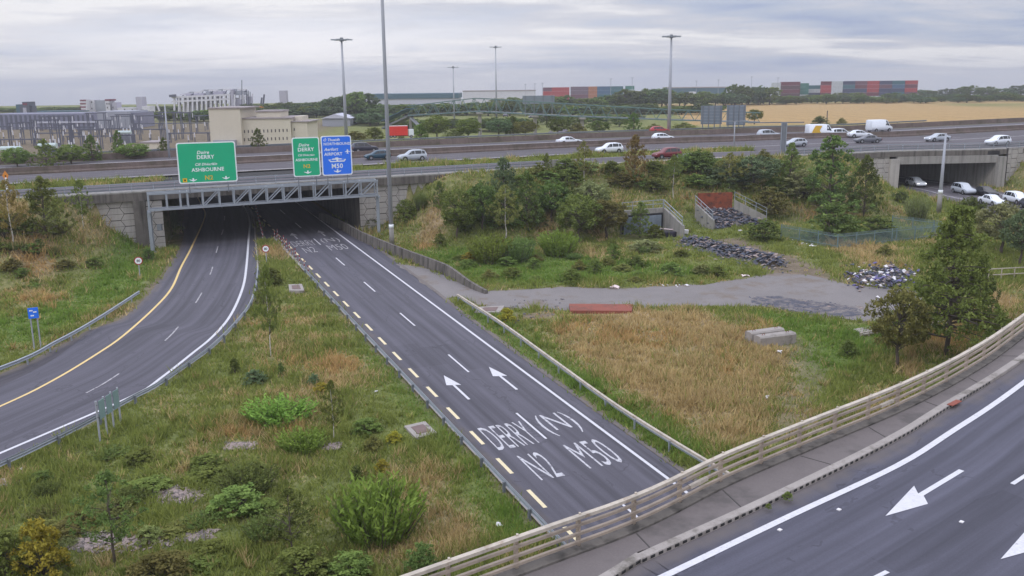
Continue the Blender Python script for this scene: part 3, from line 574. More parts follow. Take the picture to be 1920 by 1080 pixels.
rail_thing('guardrail', 'thin grey guardrail on the far verge beyond the motorway', 'guardrail', mw(55, 6.75, -78, 120), [('beam', wbeam(.6), 'galv_dark')], (.1, .1, .7, 0), 4, 'galv_dark')
def hexwall(name, label, path, z0, z1, ends=(0, 0)):
    """hexagonal facing panels standing proud of a backing wall along a straight path, front on the right of travel"""
    a, b_ = path[0], path[-1]; e = (b_ - a)[:2]; ln = float(np.linalg.norm(e)); e /= ln; n = np.array([e[1], -e[0]])
    r = thing(name, label, 'retaining wall', (*a[:2], a[2])); 
    Q = lambda s, z, o: (e[0] * s + n[0] * o, e[1] * s + n[1] * o, z + GRADE * e[1] * s)
    bk = MB()
    vs = [Q(s, z, o) for o in (0, -.45) for s, z in ((0, z0), (ln, z0), (ln, z1), (0, z1))]; bk.add(vs, [(0, 1, 2, 3), (7, 6, 5, 4), (0, 4, 5, 1), (1, 5, 6, 2), (2, 6, 7, 3), (3, 7, 4, 0)]); bk.obj('backing', 'joint', r)
    hw, hh, g = 1.95, 1.5, .05; mb = MB()
    def clip(pl):
        for ax, lim, sg in ((0, .03, 1), (0, ln - .03, -1), (1, z0 + .02, 1), (1, z1 - .02, -1)):
            o = []
            for p, q in zip(pl, pl[1:] + pl[:1]):
                ip, iq = (p[ax] - lim) * sg >= 0, (q[ax] - lim) * sg >= 0
                if ip: o.append(p)
                if ip != iq: t = (lim - p[ax]) / (q[ax] - p[ax]); o.append((p[0] + (q[0] - p[0]) * t, p[1] + (q[1] - p[1]) * t))
            pl = o
            if len(pl) < 3: return None
        return pl
    for ci in range(-1, int(ln / (hw * .76)) + 2):
        for ri in range(-1, int((z1 - z0) / hh) + 2):
            cx, cz = ci * hw * .76, z0 + ri * hh + (ci % 2) * hh / 2
            for half in (0, 1):
                za, zb = (cz + .02, cz + hh / 2 - g) if half else (cz - hh / 2 + g, cz - .02)
                wl = hw / 2 - g; ws = hw * .26
                pl = [(cx - (wl if not half else wl), za), (cx + wl, za), (cx + ws, zb), (cx - ws, zb)] if half else [(cx - ws, za), (cx + ws, za), (cx + wl, zb), (cx - wl, zb)]
                pl = clip(pl)
                if not pl: continue
                m_ = len(pl); mb.add([Q(s, z, .06) for s, z in pl] + [Q(s, z, .0) for s, z in pl], [tuple(range(m_))] + [(i, (i + 1) % m_, (i + 1) % m_ + m_, i + m_) for i in range(m_)])
    mb.obj('hexagonal_facing', 'panel', r); return r
ABL, ABR = ST(3.75, 116.9), ST(27.9, 116.9)
def edge_pt(x): i = int(np.argmin(abs(EDGE3[:, 0] - x))); return EDGE3[i]
wl0 = edge_pt(-66)
hexwall('hexagon_panel_wall', 'pale hexagon panelled retaining wall rising over the grass bank left of the underpass', np.array([wl0 + (0, 0, 0), ABL - (E2[0] * 2.6, E2[1] * 2.6, GRADE * E2[1] * 2.6)]), 0.0, 6.05)
hexwall('hexagon_panel_wall', 'narrow pale hexagon panelled wall corner at the left mouth of the underpass', np.array([ST(1.9, 116.6), ST(3.75, 116.6)]), 0.0, 5.9)
hexwall('hexagon_panel_wall', 'pale hexagon panelled retaining wall right of the underpass behind the tall mast', np.array([ABR, edge_pt(-2)]), 0.0, 6.05)
ub = thing('underpass_bridge', 'wide concrete motorway bridge over the trunk road with a black opening', 'bridge', ST(16, 117))
o_ = np.array(ub.location)
def stbox(mb, s0, s1, t0, t1, z0, z1):
    c = [ST(s, t) - o_ for s, t in ((s0, t0), (s1, t0), (s1, t1), (s0, t1))]; return mb.add([p + (0, 0, z0) for p in c] + [p + (0, 0, z1) for p in c], [(3, 2, 1, 0), (4, 5, 6, 7), (0, 1, 5, 4), (1, 2, 6, 5), (2, 3, 7, 6), (3, 0, 4, 7)])
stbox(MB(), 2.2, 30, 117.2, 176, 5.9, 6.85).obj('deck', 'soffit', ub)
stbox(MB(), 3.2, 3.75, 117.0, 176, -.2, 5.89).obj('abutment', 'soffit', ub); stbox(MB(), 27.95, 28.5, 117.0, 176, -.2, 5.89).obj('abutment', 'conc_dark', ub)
stbox(MB(), .5, 1.88, 116.2, 116.9, -.5, 6.0).obj('pilaster', 'conc_dark', ub)
cop = mw(0, 0, -90, 6); cop2 = cop - o_
MB().sweep(cop2, [(.1, 6.0), (.42, 6.0), (.42, 6.95), (.1, 6.95)], True, True).obj('edge_beam', 'conc_dark', ub)
MB().sweep(cop2, [(-1.25, 6.86), (.42, 6.955), (.42, 7.1), (-1.25, 7.1)], True, True).obj('coping', 'conc', ub)
rail_thing('bridge_parapet', 'low grey metal railing along the motorway edge above the underpass', 'railing', mw(.15, 7.1, -86, 5), [('rail', rect(0, .95, .09, .09), 'galv'), ('rail', rect(0, .62, .08, .16), 'galv_dark'), ('rail', rect(0, .28, .08, .16), 'galv_dark')], (.08, .12, 1.0, .0), 2.4, 'galv')
tag(MB().box((0, 0, .55), (1.6, .35, 1.1), .41).obj('parapet_end_block', 'conc'), 'pale concrete end block where the underpass railing stops', 'block').location = [float(x) for x in mw(.2, 7.0, 5, 9)[1]]
# eastern underpass
eb = thing('eastern_underpass_bridge', 'concrete motorway bridge at the right over the road with queueing cars', 'bridge', (B2A + B2B) / 2); o_ = np.array(eb.location)
def ebp(a, t, z): q = B2A[:2] + (B2B - B2A)[:2] * a + B2D * t; return np.array([q[0], q[1], base(float(q[1])) + z]) - o_
def ebox(mb, a0, a1, t0, t1, z0, z1):
    c = [ebp(a, t, 0) for a, t in ((a0, t0), (a1, t0), (a1, t1), (a0, t1))]; return mb.add([p + (0, 0, z0) for p in c] + [p + (0, 0, z1) for p in c], [(3, 2, 1, 0), (4, 5, 6, 7), (0, 1, 5, 4), (1, 2, 6, 5), (2, 3, 7, 6), (3, 0, 4, 7)])
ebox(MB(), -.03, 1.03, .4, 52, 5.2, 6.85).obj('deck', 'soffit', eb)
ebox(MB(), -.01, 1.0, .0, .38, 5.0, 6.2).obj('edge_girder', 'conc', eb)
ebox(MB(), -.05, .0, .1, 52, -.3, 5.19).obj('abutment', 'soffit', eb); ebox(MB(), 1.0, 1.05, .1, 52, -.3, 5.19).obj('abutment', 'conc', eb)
ebox(MB(), .985, 1.06, -.5, .08, -.3, 6.0).obj('pilaster', 'conc', eb); ebox(MB(), -.09, .0, -.35, .08, -.3, 5.9).obj('pilaster', 'panel', eb)
ec = mw(0, 0, 42, 150) - o_
MB().sweep(ec, [(.1, 6.22), (.45, 6.22), (.45, 7.0), (.1, 7.0)], True, True).obj('edge_beam', 'conc_dark', eb)
MB().sweep(ec, [(-1.25, 6.86), (.45, 7.005), (.45, 7.12), (-1.25, 7.12)], True, True).obj('coping', 'conc', eb)
rail_thing('bridge_parapet', 'grey metal railing along the motorway edge over the eastern underpass', 'railing', mw(.15, 7.12, 42, 150), [('rail', rect(0, 1.0, .09, .09), 'galv'), ('rail', rect(0, .66, .08, .18), 'galv_dark'), ('rail', rect(0, .3, .08, .18), 'galv_dark')], (.08, .12, 1.05, .0), 2.6, 'galv')
hexwall('hexagon_panel_wall', 'pale hexagon panelled wall left of the eastern underpass behind the dark alder trees', np.array([edge_pt(44), (B2A[0] - 1.5, B2A[1] - .1, B2A[2])]), 0, 6.2)
hexwall('hexagon_panel_wall', 'pale hexagon panelled wall right of the eastern underpass at the picture edge', np.array([(B2B[0] + 2.0, B2B[1] + .9, B2B[2]), edge_pt(112)]), 0, 6.2)

# ------------------------------------------------------------------ slip road bridge in front
droad = struct(MB().ribbon(shift(DKERB, .05), shift(DKERB, 12.5), 0).obj('slip_bridge_road', 'asphalt_deck', outward=False))
line(DLINE, .26, 'white_edge_line', 'white', droad, .014)
dl2 = shift(DLINE, 4.1); 
dsh = MB()
for (a, b_) in (((1898, 908), (1960, 868)), ((1600, 1104), (1664, 1072))):
    p, q = P(*a, DK), P(*b_, DK); dsh.sweep(np.array([p + (0, 0, .014), q + (0, 0, .014)]), [(-.08, 0), (.08, 0)])
dsh.obj('lane_line', 'white', droad, outward=False)
def deck_arrow(tip, tail):
    a, b_ = P(*tip, DK)[:2], P(*tail, DK)[:2]; d = a - b_; l = np.linalg.norm(d); d /= l; r = np.array([d[1], -d[0]]); hd = l * .44
    MB().poly([(*(b_ + r * i + d * j), base(float((b_ + r * i + d * j)[1])) + DK + .014) for i, j in ((-.1, 0), (.1, 0), (.1, l - hd), (.5, l - hd * 1.2), (0, l), (-.5, l - hd * .8), (-.1, l - hd))]).obj('lane_arrow', 'white', droad, outward=False)
deck_arrow((1660, 968), (1803, 882)); deck_arrow((1876, 1049), (2035, 950))
cats = MB()
for u, v in ((1803, 979), (1573, 956), (1462, 994)): q = P(u, v, DK); cats.box((q[0], q[1], q[2] + .015), (.14, .12, .03), .7)
cats.obj('road_stud', 'litter', droad)
struct(MB().ribbon(shift(DPAR, .16), shift(DKERB, -.28), .14).obj('footway', 'path', outward=False))
kb = struct(MB().sweep(DKERB, [(-.28, -.05), (-.28, .15), (.04, .15), (.05, .11), (.05, -.05)], False).obj('drainage_kerb', 'kerb', outward=False))
mb = MB(); 
for s in np.arange(8, 62, .36):
    q = sub(DKERB, s, s + .2); mb.sweep(q, [(.052, .03), (.056, .03), (.058, .105), (.03, .153)])
o = mb.obj('drain_slot', 'sign_black', kb); o['kind'] = 'stuff'
for k_ in range(9):                        # cast joints across the footway
    a_ = sub(shift(DPAR, .2), 34 + k_ * 4.6, 34.1 + k_ * 4.6); b_ = [min(shift(DKERB, -.3), key=lambda q: float(np.linalg.norm(q[:2] - a_[0][:2])))]
    struct(MB().beam(a_[0] + (0, 0, .143), b_[0] + (0, 0, .143), .05, .012).obj('footway_joint', 'joint'))
q = P(1800, 756, DK); q2 = P(1778, 768, DK); d_ = q - q2
struct(MB().box(((q + q2) / 2 + (0, 0, .165)), (.9, .26, .03), math.atan2(d_[1], d_[0])).obj('expansion_joint', 'rust_flat'))
q = P(1040, 1066, DK); struct(MB().ribbon(sub(shift(DPAR, .3), 30.0, 32.6), sub(shift(DKERB, -.6), 30.0, 32.4), .146).obj('footway_slab', 'kerb', outward=False))
db = thing('slip_road_bridge', 'concrete slip road bridge crossing the foreground with cream railings', 'bridge', DKERB[len(DKERB) // 2]); o_ = np.array(db.location)
MB().sweep(DKERB - o_, [(-1.2, -1.1), (12.4, -1.1), (12.4, -.03), (-1.2, -.03)], True, True).obj('deck', 'conc', db)
MB().sweep(DPAR - o_, [(-.42, -.7), (.14, -.7), (.14, .1), (.14, .2), (-.42, .2)], True, True).obj('parapet_plinth', 'conc_dark', db)
for sx in (14.0, 28.4):
    tp = min(DPAR, key=lambda q: abs(st(q)[0] - sx)); tp = st(tp)[1]
    c = [ST(sx + a, t) - o_ for a, t in ((0, tp - 9), (.8, tp - 9), (.8, tp - 1.6), (0, tp - 1.6))]; top = DK - 1.12
    MB().add([p for p in c] + [p + (0, 0, top) for p in c], [(3, 2, 1, 0), (4, 5, 6, 7), (0, 1, 5, 4), (1, 2, 6, 5), (2, 3, 7, 6), (3, 0, 4, 7)]).obj('abutment', 'conc', db)
PP = sub(shift(DPAR, -.12), 0, plen(DPAR) - 8)
pr = rail_thing('bridge_parapet', 'four rail cream metal parapet along the slip road bridge in front', 'railing', PP,
    [('top_rail', rect(0, 1.24, .17, .11), 'cream_rail'), ('rail', rect(-.03, .95, .10, .085), 'tan_rail'), ('rail', rect(-.03, .65, .10, .085), 'tan_rail'), ('rail', rect(-.03, .37, .10, .085), 'tan_rail')], (.09, .14, 1.2, -.14), 2.35, 'tan_rail', start=1.2)
l_ = lat(PP); d_ = np.r_[0, np.cumsum(np.linalg.norm(np.diff(PP, axis=0), axis=1))]; po = np.array(pr.location)
cm = MB().box((0, 0, 1.31), (.07, .09, .05)).mesh('post_cap', 'cream_rail')
for s in np.arange(1.2, d_[-1], 2.35)[:60]:
    i = int(np.searchsorted(d_, s)); i = min(max(i, 1), len(PP) - 1); f_ = (s - d_[i - 1]) / (d_[i] - d_[i - 1]); link('post_cap', cm, pr, PP[i - 1] * (1 - f_) + PP[i] * f_ - po + np.array([-l_[i][0] * .06, -l_[i][1] * .06, 0]))
for (u, v) in ((1335, 897), (1680, 748)):                         # short rail splices
    q = P(u, v, DK + .75); i = int(np.argmin(np.linalg.norm(PP[:, :2] - q[:2], axis=1))); a, b_ = PP[i - 1] - po, PP[i] - po; a = a + (0, 0, .65); b_ = b_ + (0, 0, .65)
    MB().beam(a, b_, .13, .13).obj('rail_splice', 'cream_rail', pr)

# ------------------------------------------------------------------ roadside rails and walls
rail_thing('guardrail', 'galvanised guardrail on dark posts round the inside of the left bend', 'guardrail', LRAIL, [('beam', wbeam(.56, -1), 'galv')], (.11, .14, .66, .10), 3.4, 'galv_dark')
rail_thing('guardrail', 'pale galvanised guardrail along the outer shoulder at far left', 'guardrail', LRAIL_OUT, [('beam', wbeam(.58), 'galv')], (.1, .1, .62, -.08), 3.0, 'galv')
ra = stline(16.52, 30, 97.5, 0, 1.5)
rail_thing('guardrail', 'low grey guardrail between the grass median and the lane with arrows', 'guardrail', ra, [('beam', [(a * .6, b_) for a, b_ in wbeam(.5)], 'galv')], (.11, .14, .58, -.10), 3.2, 'galv_dark')
rb = pxs([(858, 566), (940, 620), (1040, 694), (1160, 782), (1320, 884)], 0, 1.0, post=[ST(27.9, 30)])
rail_thing('guardrail', 'twin box rail guardrail beside the dry grass field', 'guardrail', rb, [('beam', rect(0, .68, .16, .14), 'cream_rail'), ('beam', rect(-.1, .42, .1, .1), 'galv')], (.09, .1, .64, .12), 3.6, 'galv')
wp = np.array([P(u, v) for u, v in ((600, 411), (640, 429), (680, 452), (755, 484), (830, 513), (880, 538), (912, 551))]); wp = spline(wp[:, :2], 1.0); wp = np.column_stack([wp, base(wp[:, 1])])
n_ = len(wp); mb = MB(); l = lat(wp); hs = np.where(np.arange(n_) < n_ - 9, 1.15, np.linspace(1.15, .35, 9)[np.clip(np.arange(n_) - (n_ - 9), 0, 8)])
for i in range(n_):
    for a, b_ in ((.22, -.1), (.13, hs[i]), (-.13, hs[i]), (-.22, -.1)): mb.v.append((wp[i][0] + l[i][0] * a, wp[i][1] + l[i][1] * a, wp[i][2] + b_))
mb.f += [(i * 4 + j, i * 4 + (j + 1) % 4, i * 4 + 4 + (j + 1) % 4, i * 4 + 4 + j) for i in range(n_ - 1) for j in range(4)] + [(0, 1, 2, 3), (n_ * 4 - 1, n_ * 4 - 2, n_ * 4 - 3, n_ * 4 - 4)]; mb.m = [0] * len(mb.f)
cw = tag(mb.obj('concrete_barrier', 'conc_dark'), 'stained concrete roadside barrier running from the underpass to the access road', 'barrier')
jb = MB()
for i in range(2, n_ - 2, 2): p = wp[i]; jb.beam((p[0] + l[i][0] * .2, p[1] + l[i][1] * .2, p[2] + .05), (p[0] + l[i][0] * .145, p[1] + l[i][1] * .145, p[2] + hs[i] - .06), .05, .03)
jb.obj('panel_joint', 'joint', cw)

# ------------------------------------------------------------------ sign gantry
TG = (ST(2.1, 113)[:2] @ D2)
def gp_(u, v): return on_plane(u, v, D2, TG)
def gs(u, v): q = gp_(u, v); return float(q[:2] @ E2), q[2] - base(float(q[1]))
sL, sR = gs(284, 440)[0], gs(712, 410)[0]
zb, zt = gs(500, 380)[1], gs(500, 351)[1]
G = thing('sign_gantry', 'grey steel lattice sign gantry spanning both carriageways before the underpass', 'gantry', ST(sL, TG)); o_ = np.array(G.location)
GP = lambda s, z, o=0.0: ST(s, TG + o, z) - o_
s0, s1 = gs(277, 380)[0], gs(709, 350)[0]
for nm_, z, o in (('top_chord', zt, 0), ('top_chord', zt, 1.3), ('bottom_chord', zb, 0), ('bottom_chord', zb, 1.3)): MB().beam(GP(s0, z, o), GP(s1, z, o), .22, .22).obj(nm_, 'galv', G)
zx = [310, 365, 480, 605, 715, 840, 965, 1090, 1215, 1325, 1445, 1555, 1670, 1790]; ss = [gs(260 + x / 4, 360)[0] for x in zx]
dg = {2, 4, 5, 6, 7, 9, 11, 12}
for i, s in enumerate(ss):
    for o in (0, 1.3):
        MB().beam(GP(s, zb + .1, o), GP(s, zt - .1, o), .15).obj('upright', 'galv', G)
        if i in dg and i + 1 < len(ss): MB().beam(GP(s + .08, zb + .1, o), GP(ss[i + 1] - .08, zt - .1, o), .12).obj('diagonal', 'galv', G)
    for z in (zb, zt): MB().beam(GP(s, z, .1), GP(s, z, 1.2), .1).obj('cross_tie', 'galv', G)
for s in (s0 + .1, s0 + 2.1):
    for o in (0, 1.3): MB().beam(GP(s, zb + .1, o), GP(s, zt - .1, o), .16).obj('upright', 'galv', G)
MB().beam(GP(s0, zb + .14, .65), GP(s1, zb + .14, .65), .8, .04).obj('walkway', 'galv_dark', G)
MB().tube([GP(s0 + .1, zt + .55, -.1), GP(s1 - .1, zt + .55, -.1)], .03, 6).obj('hand_rail', 'galv', G)
for s in (sL, sR):
    lg = MB(); lg.beam(GP(s, -.05, .65), GP(s, zb - .1, .65), .38, .38).obj('leg', 'galv', G); MB().box(GP(s, .12, .65), (.95, .95, .3), .4).obj('base_plate', 'conc', G)
    MB().beam(GP(s, zb - .22, -.2), GP(s, zb - .22, 1.5), .3, .22).obj('bearing', 'galv', G)
MB().box(GP(sL + 1.0, 3.1, .75), (.5, .4, .7)).obj('cable_box', 'galv_dark', G)
def down_arrow(w, h): return [(-.09 * w, h), (.09 * w, h), (.10 * w, .52 * h), (.32 * w, .55 * h), (.5 * w, .72 * h), (.44 * w, .44 * h), (0, 0), (-.44 * w, .44 * h), (-.5 * w, .72 * h), (-.32 * w, .55 * h), (-.10 * w, .52 * h)]
def sign(corners, label, face, items, name='road_sign', tilt=0.0, plane=-.30):
    """corners: top left, top right, bottom right, bottom left pixels; built as a rectangle on the gantry plane"""
    q = [gs(*c) for c in corners]; l = (q[0][0] + q[3][0]) / 2; r = (q[1][0] + q[2][0]) / 2; zt_ = (q[0][1] + q[1][1]) / 2; zb_ = (q[2][1] + q[3][1]) / 2; w, h = r - l, zt_ - zb_
    c = ST((l + r) / 2, TG + plane, zb_); R_ = thing(name, label, 'road sign', c); R_.rotation_euler = (0, 0, math.atan2(E2[1], E2[0]))
    def rr(w_, h_, rad, y): 
        pts = []
        for cx, cz, a0 in ((w_ / 2 - rad, h_ / 2 - rad, 0), (-w_ / 2 + rad, h_ / 2 - rad, 90), (-w_ / 2 + rad, -h_ / 2 + rad, 180), (w_ / 2 - rad, -h_ / 2 + rad, 270)):
            pts += [(cx + rad * math.cos(math.radians(a0 + k * 30)), y, cz + rad * math.sin(math.radians(a0 + k * 30)) + h / 2) for k in range(4)]
        return pts
    def slab(w_, h_, y0, y1, nm_, mm, rad=.25):
        a, b_ = rr(w_, h_, rad, y0), rr(w_, h_, rad, y1); n = len(a); MB().add(a + b_, [tuple(range(n)), tuple(range(2 * n - 1, n - 1, -1))] + [(i, (i + 1) % n, (i + 1) % n + n, i + n) for i in range(n)]).obj(nm_, mm, R_)
    slab(w, h, 0, .05, 'border', 'sign_white'); slab(w - .26, h - .26, -.012, .03, 'face', face, .2)
    for sx in (-.33, .33): MB().beam((sx * w, .14, -1.2), (sx * w, .14, h * .9), .1, .12).obj('bracket', 'galv_dark', R_)
    for it in items:
        kind, body, x, y, sz, mm = it[:6]; X_ = (x - .5) * w; Z_ = (1 - y) * h; yy = -.022
        if kind in 'tli':
            v, f = text_mesh(body, sz * h * (1.12 if kind == 'i' or (len(it) > 6 and it[6]) else 1.25), .3 if kind == 'i' or (len(it) > 6 and it[6]) else 0, .02, 1.06); ww = v[:, 0].max()
            ox = X_ - ww / 2 if not (len(it) > 7 and it[7]) else X_
            MB().add([(ox + a, yy, Z_ - sz * h * .6 + b_) for a, b_ in v], f).obj('lettering', mm, R_, outward=False)
        else: MB().poly([(X_ + a * w, yy - (.004 if kind == 'q' else 0), Z_ + b_ * h) for a, b_ in body]).obj('symbol', mm, R_, outward=False)
    return R_
W_, Y_ = 'sign_white', 'sign_yellow'
ar = lambda k: [(a * k, b_) for a, b_ in down_arrow(1, .085)]
sq = lambda a, b_: [(-a, -b_), (a, -b_), (a, b_), (-a, b_)]
sign([(329, 269), (440, 263), (445, 338), (336, 346)], 'large wide green sign at the left end of the gantry', 'green_sign',
     [('i', 'Doire', .44, .245, .075, W_), ('t', 'DERRY', .48, .365, .075, W_), ('i', 'Cill Dhéagláin', .48, .545, .075, W_), ('t', 'ASHBOURNE', .50, .672, .075, W_), ('t', 'N2', .51, .875, .09, Y_), ('p', ar(.13), .24, .955, 0, W_), ('p', ar(.13), .80, .94, 0, W_), ('p', sq(.036, .05), .10, .915, 0, Y_), ('q', [(-.017, .02), (.017, .02), (.012, -.015), (0, -.026), (-.012, -.015)], .10, .915, 0, 'sign_black')])
sign([(545, 259), (596, 255), (602, 328), (551, 333)], 'narrow green sign beside the blue sign on the gantry', 'green_sign',
     [('i', 'Doire', .43, .19, .07, W_), ('t', 'DERRY', .5, .31, .075, W_), ('i', 'Cill Dhéagláin', .5, .455, .06, W_), ('t', 'ASHBOURNE', .5, .57, .055, W_), ('t', 'N2', .5, .735, .08, Y_), ('p', ar(.27), .52, .93, 0, W_)])
plane = [(0, .055), (.022, .03), (.022, .012), (.085, -.012), (.085, -.026), (.02, -.012), (.014, -.04), (.036, -.054), (.036, -.064), (0, -.056), (-.036, -.064), (-.036, -.054), (-.014, -.04), (-.02, -.012), (-.085, -.026), (-.085, -.012), (-.022, .012), (-.022, .03)]
boat = [(-.29, .03), (-.16, .028), (-.15, .05), (-.06, .052), (-.05, .075), (.04, .075), (.05, .05), (.15, .05), (.16, .03), (.30, .03), (.24, -.035), (-.22, -.035)]
sign([(599, 256), (656, 252), (661, 326), (605, 330)], 'blue motorway sign with aeroplane and ferry symbols at the right end of the gantry', 'blue_sign',
     [('i', 'Ó Thuaidh', .09, .09, .075, W_, 1, 1), ('t', 'NORTHBOUND', .09, .205, .055, W_, 0, 1), ('i', 'Aerfort', .09, .335, .07, W_, 1, 1), ('t', 'AIRPORT', .09, .46, .064, W_, 0, 1), ('p', plane, .86, .40, 0, W_), ('p', boat, .50, .625, 0, W_), ('q', sq(.10, .016), .38, .62, 0, 'blue_sign'), ('q', sq(.10, .014), .64, .615, 0, 'blue_sign'), ('t', 'M50', .5, .765, .095, W_), ('p', ar(.25), .5, .935, 0, W_)])

# ------------------------------------------------------------------ lighting columns
def column(u, v, vt, label, h0=0.0, r=.3, style='ring', n=6, name='lighting_mast', Yd=None, band=None):
    q = P(u, v, h0) if Yd is None else PY(u, v, Yd); ht = None
    lo, hi = 2.0, 60.0
    for _ in range(40):
        mid = (lo + hi) / 2; d = q + (0, 0, mid) - CP; vv = 540 - F_PX * (d @ UP) / (d @ FW)
        if vv > vt: lo = mid
        else: hi = mid
    ht = lo; R_ = thing(name, label, 'lighting mast', q)
    MB().tube([(0, 0, -.6), (0, 0, ht * .5), (0, 0, ht)], [r, r * .72, r * .45], 10).obj('pole', 'pole', R_, True)
    if band: MB().tube([(0, 0, band), (0, 0, band + .45)], r * 1.06, 10).obj('collar', 'sign_white', R_, True); MB().tube([(0, 0, 0), (0, 0, band)], [r * 1.15, r * 1.03], 10).obj('base_section', 'conc', R_, True)
    if style == 'ring':
        k = 1.25; MB().tube([(k * .7 * math.cos(a), k * .7 * math.sin(a), ht - .1) for a in np.linspace(0, 6.2832, 17)], .09, 6, False).obj('head_ring', 'galv_dark', R_)
        MB().tube([(0, 0, ht - .35), (0, 0, ht + .35)], [.42, .3], 10).obj('hub', 'galv_dark', R_)
        for i in range(n): 
            a = i * 6.2832 / n + .3; c, s = math.cos(a), math.sin(a)
            MB().beam((.3 * c, .3 * s, ht), (1.2 * c, 1.2 * s, ht), .07).box((1.55 * c, 1.55 * s, ht - .05), (.85, .5, .22), a).obj('lantern', 'galv', R_)
    elif style == 'tee':
        for sx in (-1, 1): MB().beam((0, 0, ht), (sx * 1.5, 0, ht + .1), .09).box((sx * 1.8, 0, ht + .08), (.8, .35, .16)).obj('lantern', 'galv', R_)
    return R_
column(735, 461, -340, 'tall grey mast right of the gantry rising out of the top of the picture', 0, .28, 'none', band=2.2, name='lighting_mast')
m1 = column(650, 268, 74, 'grey high mast with hanging floodlights behind the blue sign', 7.0, .36, 'ring')
column(1254, 251, 68, 'grey high mast with round head standing behind the white and red cars', 6.8, .42, 'ring', 8)
column(931, 222, 88, 'slender grey mast with small cross head behind the footbridge', Yd=300, r=.3, style='ring', n=4)
column(852, 228, 126, 'short thin grey mast with small cross head by the pale warehouse', Yd=330, r=.3, style='ring', n=4)
column(318, 297, 196, 'thin grey pole without lantern left of the big cream building', 6.9, .2, 'none')
column(1760, 397, 250, 'smooth grey pole in front of the eastern underpass', .6, .3, 'none', band=2.6)
column(1376, 276, 228, 'thin twin grey camera pole in the motorway verge before the sign backs', 7.0, .14, 'tee')
# a few far street lamps on the skyline
for i, (u, vt) in enumerate(((985, 158), (1003, 157), (1017, 156), (1145, 148), (1185, 146), (1305, 152), (1346, 150), (1408, 144), (1457, 146))):
    q = PY(u, 182, 560); c = thing('street_lamp', 'thin far street lamp standing above the container yard on the skyline', 'street lamp', (q[0], q[1], 8), 0, 'far street lamps on the skyline')
    ht = float(PY(u, vt, 560)[2] - 8); MB().tube([(0, 0, 0), (0, 0, ht)], .12, 5).obj('pole', 'pole', c); MB().box((0, 0, ht), (1.6, .4, .2)).obj('lantern', 'galv', c)

# ------------------------------------------------------------------ small signs, bollards, covers
def face_cam(q): return math.atan2(q[1], q[0]) - math.pi / 2 if False else math.atan2(-q[0], q[1])
def post_sign(u, v, vt, label, face, sz, shape, posts=1, yaw=None, back=None, name='road_sign', letter=None):
    q = T(u, v); d = q - CP; ht = (v - vt) * mpp(q) * 1.03; R_ = thing(name, label, 'road sign', q, face_cam(q) if yaw is None else yaw); w, h = sz
    xs = np.linspace(-w * .32, w * .32, posts) if posts > 1 else [0]
    for x in xs: MB().tube([(x, .06, -.3), (x, .06, ht - .05)], .055, 8).obj('post', 'pole' if posts < 3 else 'galv', R_)
    if shape == 'disc':
        def disc(r_, y, nm_, mm): MB().add([(r_ * math.cos(a), y + k, ht - r_0 + r_ * math.sin(a)) for k in (0, .02) for a in np.linspace(0, 6.2832, 25)[:-1]], [tuple(range(24)), tuple(range(47, 23, -1))] + [(i, (i + 1) % 24, (i + 1) % 24 + 24, i + 24) for i in range(24)]).obj(nm_, mm, R_)
        r_0 = w / 2; disc(r_0, 0, 'border', 'sign_red'); disc(r_0 * .78, -.012, 'face', 'sign_white')
        if letter: v_, f_ = text_mesh(letter, r_0 * .62, 0, .02); MB().add([(a - v_[:, 0].max() / 2, -.02, ht - r_0 - r_0 * .31 + b_) for a, b_ in v_], f_).obj('lettering', 'sign_black', R_, outward=False)
    else:
        MB().box((0, 0, ht - h / 2), (w, .04, h)).obj('face', face, R_)
        if back: MB().box((0, .03, ht - h * .25), (w * .95, .05, .06)).box((0, .03, ht - h * .75), (w * .95, .05, .06)).obj('back_rail', back, R_)
    return R_
post_sign(263, 524, 482, 'round white speed sign with red edge on the left grass bank', None, (.85, .85), 'disc', letter='80')
post_sign(500, 493, 460, 'round white speed sign with red edge at the tip of the grass median', None, (.85, .85), 'disc', letter='80')
b1 = post_sign(71, 655, 577, 'small blue square sign on two grey posts beside the left guardrail', 'blue_sign', (.72, .85), 'rect', 2)
for x, z in ((-.14, .18), (.12, .05), (-.08, -.22)): MB().box((x, -.03, b1.children[0].bound_box[1][2] - .4 + z), (.24, .01, .1)).obj('symbol', 'sign_white', b1)
q = T(208, 812); g1 = thing('road_sign', 'back of a pale grey green slatted sign on four posts by the left bend', 'road sign', q, face_cam(q) + math.radians(60)); hg = 77 * mpp(q)
for k_, x in enumerate(np.linspace(-1.25, 1.25, 4)):
    MB().tube([(x, .0, -.4), (x, .0, hg)], .06, 8).obj('post', 'pole', g1)
    if k_ < 3: MB().box((x + .417, -.09, hg - .62), (.62, .03, 1.15)).obj('panel', 'sign_back_green', g1)
for z in (hg - .25, hg - 1.0): MB().beam((-1.3, -.05, z), (1.3, -.05, z), .05, .07).obj('rail', 'galv_dark', g1)
q = T(15, 366); o1 = thing('warning_sign', 'small orange diamond sign on a white post above the left bank', 'road sign', q, face_cam(q)); hh_ = float(46 * mpp(q))
MB().tube([(0, .05, -.6), (0, .05, hh_ * .72)], .12, 8).obj('post', 'sign_white', o1); MB().poly([(0, 0, hh_), (.34, 0, hh_ * .8), (0, 0, hh_ * .55), (-.34, 0, hh_ * .8)]).add([(0, .03, hh_), (.34, .03, hh_ * .8), (0, .03, hh_ * .55), (-.34, .03, hh_ * .8)], [(3, 2, 1, 0)]).obj('face', 'orange', o1); MB().box((0, -.02, hh_ * .78), (.12, .02, .2)).obj('symbol', 'sign_black', o1)
